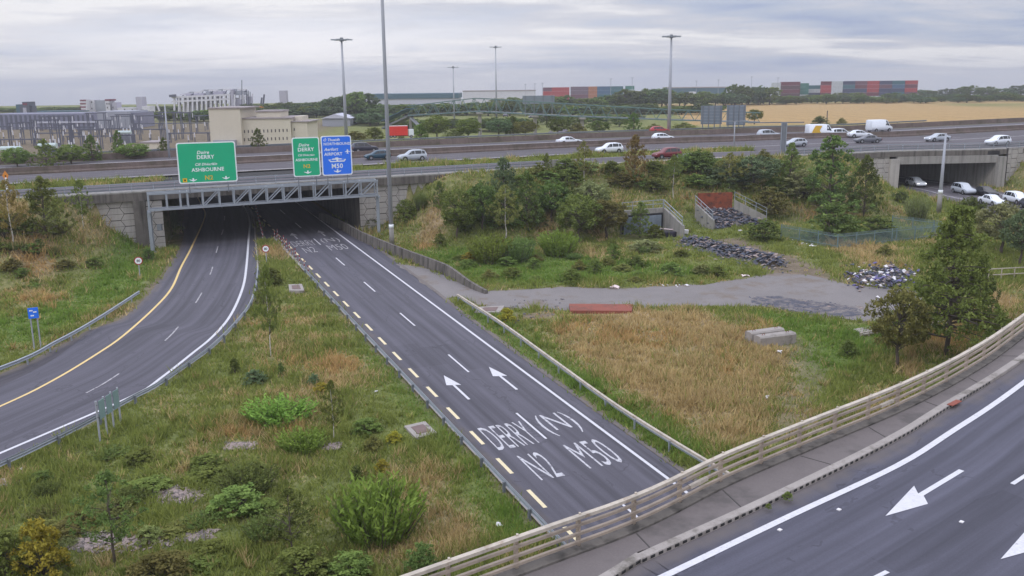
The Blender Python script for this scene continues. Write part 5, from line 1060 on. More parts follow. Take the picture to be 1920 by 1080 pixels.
# sign backs on the far verge
def signback(u0, u1, vt, vb, vg, label):
    q = P((u0 + u1) / 2, vg, 7.2); m_ = mpp(q); w, h, zb0 = (u1 - u0) * m_, (vb - vt) * m_, (vg - vb) * m_; R_ = thing('backed_road_sign', label, 'road sign', q, math.radians(4))
    MB().box((0, 0, zb0 + h / 2), (w, .12, h)).obj('panel', 'sign_back', R_)
    for k in np.linspace(-.42, .42, 4): MB().beam((k * w, -.16, -.8), (k * w, -.16, zb0 + h), .18).obj('post', 'galv_dark', R_)
    for k in np.linspace(.08, .92, 6): MB().beam((-w / 2, -.1, zb0 + h * k), (w / 2, -.1, zb0 + h * k), .07).obj('rail', 'galv', R_)
signback(1313, 1353, 199, 233, 243, 'left of two big grey sign backs beyond the motorway'); signback(1361, 1397, 198, 235, 243, 'right of two big grey sign backs beyond the motorway')
signback(980, 1040, 180, 195, 214, 'pale blue grey sign back showing above the footbridge')
q = P(1467, 288, 7); cp = thing('sign_post', 'thick grey box post with top rail on the near motorway verge', 'sign post', q); hh2 = float(57 * mpp(q))
MB().box((0, 0, hh2 / 2 - .3), (.75, .4, hh2 + .6)).obj('post', 'galv_dark', cp)
for x in (-.4, .4): MB().beam((x, -.24, 0), (x, -.24, hh2), .1).obj('edge_tube', 'galv', cp)
MB().beam((-5.5, 1, hh2), (3.5, 1, hh2), .16).obj('top_rail', 'galv_dark', cp)

# ------------------------------------------------------------------ buildings far off
def bld(name, label, cat, u0, u1, vt, Y, depth, m_, vb=None, roof=None, rt=.4, skew=0.0):
    a, b_ = PY(u0, vt, Y), PY(u1, vt, Y); z0 = base(float(Y)) - .6 if vb is None else PY(u0, vb, Y)[2]; zt_ = (a[2] + b_[2]) / 2; c = np.array([(a[0] + b_[0]) / 2, Y, z0]); w = float(b_[0] - a[0]); R_ = thing(name, label, cat, c, skew)
    MB().box((0, depth / 2, (zt_ - z0) / 2), (w, depth, zt_ - z0)).obj('wall', m_, R_)
    if roof: MB().box((0, depth / 2, zt_ - z0 + rt / 2), (w + .5, depth + .5, rt)).obj('roof', roof, R_)
    f = lambda u, v, dy=0.0: PY(u, v, Y) - c + (0, dy, 0)
    return R_, f, (zt_ - z0, w)
def pbox(R_, f, u0, u1, vt, vb, y0, y1, name, m_):
    p, q = f(u0, vt), f(u1, vb); return MB().box(((p[0] + q[0]) / 2, (y0 + y1) / 2, (p[2] + q[2]) / 2), (abs(q[0] - p[0]), y1 - y0, abs(p[2] - q[2]))).obj(name, m_, R_)
cr, f, _ = bld('power_building', 'big cream windowed industrial building behind the gantry signs', 'building', 449, 544, 223, 245, 16, 'cream_wall', 292, 'roof_grey', .35)
pbox(cr, f, 394, 459, 203, 292, -1.5, 14, 'tower_block', 'cream_wall'); pbox(cr, f, 393, 460, 201.5, 203, -1.8, 14.3, 'parapet', 'roof_grey')
pbox(cr, f, 474, 521, 210, 222, 3, 12, 'roof_house', 'cream_wall'); pbox(cr, f, 473, 522, 208, 210, 2.7, 12.3, 'parapet', 'roof_grey')
pbox(cr, f, 545, 578, 229, 292, .8, 14, 'side_block', 'cream_wall'); pbox(cr, f, 544.2, 579, 227.5, 229, .5, 14.3, 'parapet', 'roof_grey'); pbox(cr, f, 545, 560, 219, 228, 4, 12, 'roof_house', 'cream_wall')
for k in range(13):
    u = 458.5 + k * 7.25 if k < 12 else 550.5
    for v in ((244, 249.5) if k < 12 else (243, 248), (259, 264.5)):
        pbox(cr, f, u - 1.1, u + 1.1, v[0] - k * .22, v[1] - k * .22, -.06 if k < 12 else .74, .1 if k < 12 else .9, 'window', 'window_dark')
pbox(cr, f, 407, 449, 262, 292, -3.5, -1.51, 'link_block', 'cladding')
b, f, _ = bld('shed', 'small grey shed with pale gable roof left of the grey high mast', 'building', 604, 656, 223, 330, 14, 'cladding', 243)
p0, p1, pk = f(602, 222), f(658, 222), f(628, 213.5); MB().add([(*p0[:1], -.5, p0[2]), (p1[0], -.5, p1[2]), (pk[0], -.5, pk[2]), (p0[0], 14.5, p0[2]), (p1[0], 14.5, p1[2]), (pk[0], 14.5, pk[2])], [(0, 1, 2), (5, 4, 3), (0, 2, 5, 3), (2, 1, 4, 5), (0, 3, 4, 1)]).obj('roof', 'cladding_light', b)
b, f, _ = bld('warehouse', 'long pale warehouse with dark teal roof on the skyline behind the mast', 'building', 690, 858, 184, 540, 40, 'cladding_light', 206); 
pbox(b, f, 688, 860, 176.5, 184, -.6, 41, 'roof', 'cladding_teal')
bld('warehouse', 'low pale warehouse on the skyline right of the teal roofed warehouse', 'building', 868, 1004, 171, 640, 30, 'far_white', None, 'roof_grey', .6)
bld('warehouse', 'long dark flat warehouse on the skyline right of the high mast', 'building', 1258, 1362, 165, 760, 40, 'cladding_teal', None, 'roof_grey', .8)
bld('white_house', 'small white building among trees right of the round head mast', 'building', 1295, 1305, 172, 620, 8, 'far_white')
sb, f, _ = bld('substation_building', 'long low grey substation hall at far left', 'building', -30, 252, 213, 330, 18, 'far_grey', 262)
pbox(sb, f, 186, 250, 209, 262, -2, 16, 'hall_block', 'cladding')
for u in (206, 221, 240): pbox(sb, f, u - 1.2, u + 1.2, 222, 246, -2.15, -2.0, 'pipe', 'far_dark')
for u in range(4, 184, 9): pbox(sb, f, u, u + 1, 216, 256, -.15, 0, 'pilaster', 'far_dark')
pbox(sb, f, 70, 186, 228, 230, -.3, .0, 'string_course', 'cladding_light')
tw, f, _ = bld('striped_tower', 'white block with maroon bands on the left skyline', 'building', 150, 161, 187, 520, 5, 'far_white')
for v in (187, 193.2, 199.4, 205.6): pbox(tw, f, 149.8, 161.2, v, v + 2.6, -.12, 5.1, 'band', 'red_band')
pb, f, _ = bld('plant_building', 'pale grey plant building beside the maroon striped block', 'building', 162, 176, 187, 525, 8, 'far_white'); pbox(pb, f, 176, 200, 188, 215, 1, 9, 'grey_bay', 'cladding'); pbox(pb, f, 198, 209, 186, 215, -1, 6, 'stair_tower', 'far_white'); pbox(pb, f, 198, 209, 186, 189, -1.2, 6.2, 'band', 'red_band'); pbox(pb, f, 209, 220, 192, 215, 0, 7, 'low_block', 'tower_grey'); pbox(pb, f, 220, 252, 202, 215, 0, 7, 'low_block', 'far_white')
for u, v in ((166, 190), (171, 190), (167, 202), (171.5, 202), (201, 193), (205, 193), (202, 200), (211, 200), (233, 204), (247, 204)): pbox(pb, f, u, u + 2, v, v + 3, -1.25 if 198 <= u < 209 else -.2, -.9 if 198 <= u < 209 else .3, 'window', 'window_dark')
bld('concrete_tower', 'slim pale concrete tower left of the building frame', 'tower', 254, 266, 181.5, 520, 6, 'tower_grey'); bld('low_building', 'low pale building at the foot of the slim tower', 'building', 266, 280, 199, 515, 8, 'far_white')
bld('concrete_tower', 'slim pale tower standing above the tree belt left of the high mast', 'tower', 523, 535, 170, 560, 6, 'tower_grey')
dt_, f, _ = bld('plant_tower', 'dark grey plant tower at the far left skyline', 'tower', 41, 53, 191, 420, 6, 'far_dark'); pbox(dt_, f, 43, 51, 202, 216, -.2, 0, 'louvre', 'tower_grey'); pbox(dt_, f, 34, 60, 199, 218, 1, 5, 'side_frame', 'far_dark'); pbox(dt_, f, 25, 40, 196, 214, 2, 5, 'conveyor', 'cladding_teal'); pbox(dt_, f, 42.5, 51, 193.5, 197, -.15, 0, 'band', 'red_band')
bld('low_building', 'long low white building on the far left skyline', 'building', 62, 150, 210, 470, 10, 'far_white', None, 'cladding_teal', .5)
# building frame under construction
Yc = 480; c = PY(398, 212, Yc); fr = thing('building_frame', 'white concrete building frame under construction on the left skyline', 'building', (c[0], Yc, base(Yc))); o_ = np.array(fr.location)
fx = lambda u, v, dy=0: PY(u, v, Yc) - o_ + (0, dy, 0)
top = lambda u: np.interp(u, [318, 345, 380, 420, 470], [183, 181, 180, 178, 176]); rf = lambda u: np.interp(u, [318, 344, 346, 372, 374, 410, 412, 475], [178, 177, 173.5, 173, 169.5, 169, 168, 168])
for u in list(np.arange(327, 432, 8.6)) + [440, 455]:
    for dy in (0, 9, 18): a = fx(u, 214, dy); b_ = fx(u, top(u), dy); MB().beam((a[0], a[1], -.5), b_, .8 if dy == 0 else .6).obj('column', 'far_white', fr)
for k in (0, .5):
    for dy in (0, 18): MB().beam(fx(322, top(322) + 16 * k * 1.0, dy), fx(432, top(432) + 16 * k, dy), .7, .9).obj('floor_edge', 'far_white', fr)
    MB().add([fx(322, top(322) + 16 * k, .4), fx(430, top(430) + 16 * k, .4), fx(430, top(430) + 16 * k, 17), fx(322, top(322) + 16 * k, 17)], [(0, 1, 2, 3)]).obj('floor_slab', 'cladding', fr)
MB().beam(fx(319, 180, -1), fx(331, 179, -1), 1.2, 1.2).obj('roof_edge', 'far_dark', fr)
for u in range(335, 458, 9): MB().beam(fx(u, top(u), 4), fx(u + 6, rf(u + 6), 4), .35).obj('roof_truss', 'far_dark', fr); MB().beam(fx(u, rf(u), 2), fx(u + 9, rf(u + 9), 2), .45, .7).obj('roof_beam', 'far_white' if (u // 9) % 3 else 'cladding', fr)
for u0, u1 in ((346, 356), (362, 380), (384, 392), (398, 416), (440, 456)):
    a, b_ = fx(u0, rf(u0) + 2, 1), fx(u1, top(u0) + 1, 1); MB().box(((a[0] + b_[0]) / 2, 5, (a[2] + b_[2]) / 2), (b_[0] - a[0], 7, abs(a[2] - b_[2]))).obj('roof_plant', 'tower_grey' if u0 % 4 else 'cladding', fr)
for u0, u1, k in ((330, 338, 0), (356, 364, .5), (373, 381, 0), (390, 398, .5), (407, 415, 0), (440, 455, .5)):
    a, b_ = fx(u0, top(u0) + 16 * k + 1.5, 1), fx(u1, top(u0) + 16 * k + 15, 1); MB().box(((a[0] + b_[0]) / 2, 1.2, (a[2] + b_[2]) / 2), (b_[0] - a[0], .4, abs(a[2] - b_[2]))).obj('infill_panel', 'tower_grey', fr)
a, b_ = fx(432, 168, -.5), fx(440, 212, -.5); MB().box(((a[0] + b_[0]) / 2, 2, (a[2] + b_[2]) / 2), (b_[0] - a[0], 5, a[2] - b_[2])).obj('lift_core', 'tower_grey', fr)
a, b_ = fx(461, 181, -.5), fx(471, 212, -.5); MB().box(((a[0] + b_[0]) / 2, 2, (a[2] + b_[2]) / 2), (b_[0] - a[0], 5, a[2] - b_[2])).obj('lift_core', 'tower_grey', fr)
for u, v in ((454.5, 150), (463, 168), (467, 170), (470, 172)): MB().beam(fx(u, 200, -1), fx(u, v, -1), .3).obj('mast', 'far_dark', fr)
def crane(u0, v0, u1, v1, Y, label, mt='far_dark'):
    a, b_ = PY(u0, v0, Y), PY(u1, v1, Y); R_ = thing('crane', label, 'crane', (a[0], a[1], base(float(Y)))); o = np.array(R_.location); MB().beam(a - o, b_ - o, .7).obj('boom', mt, R_); MB().box((0, 0, (a[2] - o[2]) / 2), (2.4, 2.4, a[2] - o[2])).obj('body', 'orange', R_)
crane(489, 199, 491, 183, 470, 'short dark crane boom left of a taller one above the trees'); crane(493, 199, 495.5, 177, 475, 'taller dark crane boom leaning right above the trees'); crane(301, 214, 293, 192, 505, 'pale crane boom with orange base left of the building frame', 'far_white')
# substation steelwork
def gantry_frame(u0, u1, vt, vb, Y, label):
    a, b_ = PY(u0, vb, Y), PY(u1, vb, Y); R_ = thing('switchyard_frame', label, 'steel frame', a, 0, 'substation steel frames'); ht = float(PY(u0, vt, Y)[2] - a[2]); w = float(b_[0] - a[0]); n = max(2, int(w / 7) + 1)
    for x in np.linspace(0, w, n):
        for y in (0, 1.2): MB().beam((x, y, -2), (x, y, ht), .22).obj('leg', 'far_dark', R_)
        MB().tube([(x + 1, .3, ht - .1), (x + 1, .3, ht - 1.4)], .12, 6).obj('insulator', 'insul', R_)
    for y in (0, 1.2): MB().beam((-.5, y, ht), (w + .5, y, ht), .3).obj('beam', 'far_dark', R_)
for u0, u1, vt, vb, Y, lb in ((0, 80, 262, 290, 262, 'grey switchyard frame at the left edge above the pale transformer'), (70, 150, 250, 282, 285, 'grey switchyard frame in front of the long substation hall'), (20, 120, 240, 275, 305, 'grey switchyard frame at the back left under the hall wall'), (130, 210, 256, 290, 270, 'grey switchyard frame right of the two transformers'), (150, 260, 242, 272, 300, 'grey switchyard frame below the smooth grey hall block'), (250, 312, 243, 280, 280, 'grey switchyard frame by the thin pole'), (320, 392, 250, 285, 265, 'grey switchyard frame left of the cream building'), (255, 390, 232, 262, 320, 'long grey switchyard frame behind the thin pole')): gantry_frame(u0, u1, vt, vb, Y, lb)
def transformer(u0, u1, vt, vb, Y, label):
    a, b_ = PY(u0, vb, Y), PY(u1, vt, Y); w, h = float(b_[0] - a[0]), float(b_[2] - a[2]); R_ = thing('transformer', label, 'transformer', a)
    MB().box((w / 2, 2, h * .36), (w * .8, 3, h * .72)).obj('tank', 'far_dark', R_); MB().tube([(w * .05, .4, h * .88), (w * .95, .4, h * .88)], h * .12, 10).obj('conservator', 'tank', R_)
    for x in np.linspace(.12, .88, 9): MB().box((w * x, .2, h * .33), (w * .03, .9, h * .6)).obj('radiator', 'cladding', R_)
    for x in (.25, .5, .75): MB().tube([(w * x, 2, h * .72), (w * x, 2, h * 1.15)], .16, 6).obj('bushing', 'insul', R_)
transformer(3, 40, 274, 316, 235, 'pale topped transformer at the left edge behind the motorway'); transformer(74, 106, 268, 312, 238, 'transformer with white conservator left of the young trees'); transformer(222, 246, 245, 272, 265, 'transformer with pale cylinder above the dark conifers')
b, f, _ = bld('substation_hut', 'small cream hut by the thin pole at left', 'hut', 264, 296, 268, 240, 8, 'cream_wall', 296, 'roof_grey', .25)
for i in range(17):
    u = (i * 37) % 385 + rng.uniform(-6, 6); Yk = rng.uniform(232, 322); vb = 158 + .0105 * (960 - u) + (21.5 - base(Yk)) * 1700 / Yk; gantry_frame(u, u + rng.uniform(16, 46), vb - rng.uniform(4, 8) * 1700 / Yk, vb, Yk, 'grey lattice frame among the crowded switchyard steelwork')
for i in range(54):
    u = rng.uniform(0, 385); Yk = rng.uniform(232, 318); q = PY(u, 158 + .0105 * (960 - u) + (19.5 - base(Yk)) * 1700 / Yk, Yk); o = thing('insulator_post', 'white insulator post in the left switchyard', 'insulator', (q[0], q[1], q[2] - 2.0), 0, 'switchyard insulator posts')
    MB().beam((0, 0, -2), (0, 0, 1.2), .2).obj('stand', 'far_dark', o); MB().tube([(0, 0, 1.2), (0, 0, 2.5)], [.2, .14], 6).obj('insulator', 'insul', o)
# shipping containers
cont_mats = {}
def cmat(k):
    cols = dict(red=(186, 62, 66), maroon=(122, 74, 92), mauve=(128, 104, 122), orange=(186, 118, 82), blue=(70, 108, 146), teal=(56, 112, 124), green=(58, 130, 116), white=(214, 216, 220), navy=(62, 66, 104), dkred=(120, 46, 62), brown=(98, 62, 66))
    if k not in cont_mats: cont_mats[k] = mat(k + ' container paint', tuple(.72 * x + .02 for x in lin(*cols[k])), .7, .1, .5, fine=(3, .1))
    return cont_mats[k]
def stack(u0, cols, vt, Y, lbl):
    """columns of containers side by side, each a list of colours from the top down"""
    x0 = float(PY(u0, vt, Y)[0]); zt_ = float(PY(u0, vt, Y)[2]); x = x0
    for w, cl in cols:
        for k, c_ in enumerate(cl):
            z = zt_ - (k + 1) * 2.62
            R_ = thing('shipping_container', f'{dict(dkred="dark red", brown="brown red", maroon="dull maroon", mauve="mauve").get(c_, c_)} shipping container in the {lbl}', 'container', (x + w / 2, Y, z), 0, f'{c_} containers in the {lbl}')
            mb = MB(); n = int(w / .8)
            mb.box((0, 1.2, 1.3), (w - .1, 2.3, 2.56)); 
            for i in range(n): mb.box((-w / 2 + (i + .5) * w / n, .03, 1.3), (w / n * .5, .1, 2.3))
            mb.obj('body', cmat(c_), R_)
        for k in range(len(cl), 6):
            pass
        x += w
stack(1018, [(6.1, ['maroon', 'red', 'red', 'red', 'dkred']), (12.2, ['red', 'red', 'red', 'red', 'dkred'])], 164, 640, 'left red stack beyond the footbridge')
stack(1070, [(12.2, ['mauve', 'mauve', 'maroon', 'mauve', 'maroon']), (6.1, ['orange', 'orange', 'orange', 'orange', 'red']), (9.0, ['blue', 'blue', 'teal', 'blue', 'red']), (9.0, ['teal', 'teal', 'blue', 'teal', 'white'])], 162.5, 640, 'long mixed stack beyond the footbridge')
stack(1173, [(6.1, ['green', 'white', 'green', 'red', 'white'])], 161, 640, 'green and white stack left of the round head mast')
stack(1448, [(6.1, ['white', 'white', 'white', 'white'])], 155, 650, 'white stack above the wheat field')
stack(1465, [(13.5, ['dkred', 'brown', 'dkred', 'brown', 'dkred'])], 153.5, 650, 'dark red stack above the wheat field'); stack(1501, [(6.1, ['green', 'green', 'green', 'white'])], 156, 655, 'green stack above the wheat field'); stack(1511, [(12.2, ['teal', 'white', 'navy', 'green'])], 160, 660, 'low mixed stack above the wheat field')
stack(1541, [(7.0, ['dkred', 'red', 'red', 'dkred']), (8.0, ['white', 'white', 'white', 'white']), (8.5, ['navy', 'teal', 'navy', 'navy']), (8.5, ['maroon', 'dkred', 'navy', 'maroon']), (8.5, ['red', 'red', 'red', 'dkred']), (9, ['navy', 'maroon', 'navy', 'navy']), (9, ['teal', 'blue', 'navy', 'teal']), (9, ['red', 'dkred', 'red', 'maroon'])], 152.5, 650, 'right hand stacks above the wheat field')
fr_ = struct(MB().ribbon(np.array([(*PY(u, v, 1)[:0], *P(u, v)[:2], P(u, v)[2] + .06) for u, v in ((965, 252), (972, 235), (985, 220), (1003, 208), (1014, 200))]), np.array([(*P(u, v)[:2], P(u, v)[2] + .06) for u, v in ((1085, 250), (1066, 235), (1046, 220), (1034, 208), (1026, 200))])).obj('far_road', 'asphalt_mway', outward=False))
# ------------------------------------------------------------------ trees and shrubs
def leaf_mat(name):
    M_ = bpy.data.materials.new(name); M_.use_nodes = True; t = M_.node_tree; t.nodes.clear()
    at = N('ShaderNodeAttribute', t, attribute_name='tint'); oi = N('ShaderNodeObjectInfo', t)
    hs = N('ShaderNodeHueSaturation', t); L(at.outputs['Color'], hs.inputs['Color'], t)
    L(mathn('MULTIPLY_ADD', oi.outputs['Random'], .05, .475, tree=t), hs.inputs['Hue'], t); L(mathn('MULTIPLY_ADD', oi.outputs['Random'], .5, .75, tree=t), hs.inputs['Value'], t)
    d = N('ShaderNodeBsdfDiffuse', t); tr = N('ShaderNodeBsdfTranslucent', t); mx_ = N('ShaderNodeMixShader', t); mx_.inputs[0].default_value = .22
    L(hs.outputs[0], d.inputs[0], t); L(hs.outputs[0], tr.inputs[0], t); L(d.outputs[0], mx_.inputs[1], t); L(tr.outputs[0], mx_.inputs[2], t)
    o = N('ShaderNodeOutputMaterial', t); L(mx_.outputs[0], o.inputs[0], t); return M_
MT['leaf'] = leaf_mat('leaves')
def quads_mesh(name, c, size, nrm, upv, tint, m_, aspect=1.0, tri=False):
    """many leaf faces: centres c, half sizes, normals, long axes, colours"""
    n = len(c); a = np.cross(upv, nrm); a /= np.linalg.norm(a, axis=1)[:, None] + 1e-9; b_ = np.cross(nrm, a); s = size[:, None]
    if tri: v = np.stack([c - a * s * aspect, c + a * s * aspect, c + b_ * s * 2], 1); k = 3
    else: v = np.stack([c - b_ * s, c + a * s * aspect, c + b_ * s, c - a * s * aspect], 1); k = 4
    me = bpy.data.meshes.new(name); me.vertices.add(n * k); me.vertices.foreach_set('co', v.astype(np.float32).ravel()); me.loops.add(n * k); me.loops.foreach_set('vertex_index', np.arange(n * k, dtype=np.int32))
    me.polygons.add(n); me.polygons.foreach_set('loop_start', np.arange(0, n * k, k, dtype=np.int32)); me.polygons.foreach_set('loop_total', np.full(n, k, np.int32)); me.update(calc_edges=True)
    at = me.attributes.new('tint', 'FLOAT_COLOR', 'POINT'); at.data.foreach_set('color', np.repeat(np.column_stack([tint, np.ones(n)]), k, 0).astype(np.float32).ravel()); me.materials.append(MT[m_]); return me
def rdir(n): v = rng.normal(size=(n, 3)); return v / np.linalg.norm(v, axis=1)[:, None]
LEAFC = dict(dark=((66, 80, 46), (102, 116, 66)), mid=((78, 92, 50), (114, 126, 70)), olive=((88, 92, 54), (122, 120, 72)), bright=((94, 114, 48), (126, 144, 68)), yellow=((116, 114, 48), (156, 146, 64)), blue=((70, 84, 64), (100, 114, 84)), brown=((96, 84, 54), (128, 112, 70)), grey=((98, 102, 70), (126, 128, 92)), pale=((98, 108, 68), (130, 138, 88)))
def make_tree(kind, pal, seed, leaf=.03, clumps=90, per=24, trunk='trunk'):
    """unit tree: height 1, width 1 - an Empty with a crown and a trunk"""
    global rng
    keep = rng; rng = np.random.default_rng(seed); c0, c1 = (np.array(lin(*x)) * (1.5, 1.46, 1.3) for x in LEAFC[pal]); C_ = []; tips = []
    t0 = dict(cone=.12, round=.25, birch=.3, bush=.0, layered=.16, oak=.2).get(kind, 0)
    for i in range(clumps):
        a = rng.uniform(0, 6.283)
        if kind in ('cone', 'layered'):
            z = t0 + (1 - t0) * rng.random() ** 1.25; R_ = .5 * (1 - (z - t0) / (1 - t0)) ** (.62 if kind == 'cone' else .8) + .04; r = R_ * rng.uniform(.15, 1) ** .6 * (1 + .25 * math.sin(a * 2 + z * 9 + seed))
            if kind == 'layered': z = t0 + (1 - t0) * (np.round((z - t0) / (1 - t0) * 9 + a / 6.283) / 9 + rng.normal(0, .03)); z -= r * .06
        elif kind == 'birch': z = t0 + (1 - t0) * rng.random(); r = .5 * math.sin(math.pi * min(max((z - t0) / (1 - t0), .05), 1) ** .7) * rng.random() ** .5 + .02
        elif kind == 'bush': el_ = rng.random() ** .8; z = .92 * el_ * rng.uniform(.75, 1.05); r = .5 * math.sqrt(max(1 - el_ ** 2, .02)) * rng.uniform(.35, 1)
        else: 
            u = rdir(1)[0]; q_ = rng.uniform(.45, 1) ** .6; lob = 1 + .22 * math.sin(a * 3 + seed) * math.cos(u[2] * 4); z = t0 + (1 - t0) * (.5 + .5 * u[2] * q_ * .98); r = .5 * math.sqrt(1 - u[2] ** 2) * q_ * lob
        C_.append((r * math.cos(a), r * math.sin(a), z)); tips.append((a, r, z))
    C_ = np.array(C_); n = clumps * per; i = np.repeat(np.arange(clumps), per); sp_ = {'cone': .055, 'layered': .048, 'birch': .05, 'bush': .09}.get(kind, .075)
    off = rdir(n) * (rng.random(n) ** .5)[:, None] * sp_ * (1, 1, .7); p = C_[i] + off; p[:, 2] = np.clip(p[:, 2], .01, 1.03)
    sh = rng.uniform(0, 1, clumps)[i] * .6 + rng.uniform(0, .4, n); tint = c0 + (c1 - c0) * sh[:, None]
    nr = rdir(n); nr[:, 2] = np.abs(nr[:, 2]) + .25; nr /= np.linalg.norm(nr, axis=1)[:, None]
    crown = quads_mesh('crown', p, rng.uniform(.6, 1.3, n) * leaf, nr, rdir(n), tint, 'leaf', .55)
    tb = MB(); 
    if kind != 'bush':
        hb = .93 if kind in ('cone', 'layered', 'birch') else .62; w = [0]; k_ = 6; pts = [(rng.normal(0, .012) * (j > 0), rng.normal(0, .012) * (j > 0), hb * j / k_ - (.05 if j == 0 else 0)) for j in range(k_ + 1)]
        r0 = {'birch': .018, 'cone': .024, 'layered': .022}.get(kind, .032); tb.tube(pts, [r0 * (1 - .85 * j / k_) + .002 for j in range(k_ + 1)], 7)
        tb.k = 1
        for a, r, z in tips[::(6 if kind == 'birch' else 3)]:
            zr = z - r * (.55 if kind != 'layered' else .05) * rng.uniform(.5, 1); zr = min(max(zr, t0 * .8), hb * .97); tb.tube([(0, 0, zr), (r * .5 * math.cos(a), r * .5 * math.sin(a), (z + zr) / 2 + .01), (r * math.cos(a), r * math.sin(a), z)], [.006, .004, .002], 4, False)
    else:
        for a, r, z in tips[::4]: tb.tube([(0, 0, -.03), (r * .4 * math.cos(a), r * .4 * math.sin(a), z * .5), (r * math.cos(a), r * math.sin(a), z)], [.012, .008, .003], 4, False)
    rng = keep
    return crown, tb.mesh('trunk', [trunk, 'trunk'], True)
def make_willow(pal, seed, stems=170, per=16):
    """unit tussock of upright leafy wands fanning out"""
    global rng
    keep = rng; rng = np.random.default_rng(seed); c0, c1 = (np.array(lin(*x)) * 1.25 for x in LEAFC[pal]); P_, N_, U_, T_ = [], [], [], []; tb = MB()
    for i in range(stems):
        a = rng.uniform(0, 6.283); lean = rng.random() ** .6; b0 = np.array([.26 * lean * math.cos(a), .26 * lean * math.sin(a), 0]); ln = rng.uniform(.6, 1.02) * (1 - .25 * lean); tip = b0 + np.array([.25 * lean * math.cos(a), .25 * lean * math.sin(a), ln]); sh = rng.random()
        if i % 3 == 0: tb.tube([b0 - (0, 0, .05), tip * (1, 1, .9)], [.006, .003], 4, False)
        for k in np.linspace(.12, 1, per): q = b0 + (tip - b0) * k; P_.append(q + rng.normal(0, .012, 3)); d = (tip - b0) / ln + rng.normal(0, .35, 3); U_.append(d); N_.append(rdir(1)[0]); T_.append(c0 + (c1 - c0) * (sh * .5 + .5 * k * rng.uniform(.5, 1)))
    P_, U_, N_, T_ = map(np.array, (P_, U_, N_, T_)); N_ = np.cross(np.cross(U_, N_), U_); N_ /= np.linalg.norm(N_, axis=1)[:, None]
    rng = keep
    return quads_mesh('crown', P_, np.full(len(P_), .05), N_, U_, T_, 'leaf', .28), tb.mesh('stem', 'trunk')
PT = {}
for pal in ('dark', 'mid', 'blue', 'brown', 'olive'): PT['cone', pal] = make_tree('cone', pal, 11 + len(pal), .022, 190, 26)
for pal in ('dark', 'mid', 'blue', 'olive', 'grey'): PT['round', pal] = make_tree('round', pal, 31 + len(pal), .027, 190, 28)
PT['birch', 'dark'] = make_tree('birch', 'dark', 57, .019, 150, 18)
for pal in ('olive', 'brown', 'mid', 'yellow'): PT['birch', pal] = make_tree('birch', pal, 51 + len(pal), .021, 150, 20, 'birch')
for pal in ('dark', 'mid', 'olive', 'yellow', 'blue', 'pale', 'grey'): PT['bush', pal] = make_tree('bush', pal, 71 + len(pal), .034, 110, 28)
PT['layered', 'mid'] = make_tree('layered', 'mid', 5, .0155, 520, 26); PT['layered', 'dark'] = make_tree('layered', 'dark', 6, .019, 220, 24)
for pal in ('bright', 'pale', 'mid'): PT['willow', pal] = make_willow(pal, 91 + len(pal))
for k in range(3): PT['oak', k] = make_tree('oak', ('dark', 'blue', 'mid')[k], 200 + k, .04, 130, 24)
def plant(kind, pal, q, h, w, label, cat='tree', group=None, name=None):
    nm_ = name or {'bush': 'shrub', 'willow': 'willow_shrub', 'birch': 'birch_tree', 'cone': 'alder_tree', 'layered': 'alder_tree', 'oak': 'broadleaf_tree', 'round': 'young_tree'}[kind]
    R_ = thing(nm_, label, cat, q, float(rng.uniform(0, 6.28)), group); R_.scale = (w, w, h); cr_, tk = PT[kind, pal]; link('crown', cr_, R_); link('stem' if kind in ('bush', 'willow') else 'trunk', tk, R_); return R_
def tree(kind, pal, u, v, vt, wpx, label, cat=None, h0=None, group=None):
    q = T(u, v) if h0 is None else P(u, v, h0); m_ = mpp(q); return plant(kind, pal, q, max(.25, (v - vt) * m_ / .965), wpx * m_ * 1.12, label, cat or ('shrub' if kind in ('bush', 'willow') else 'tree'), group)
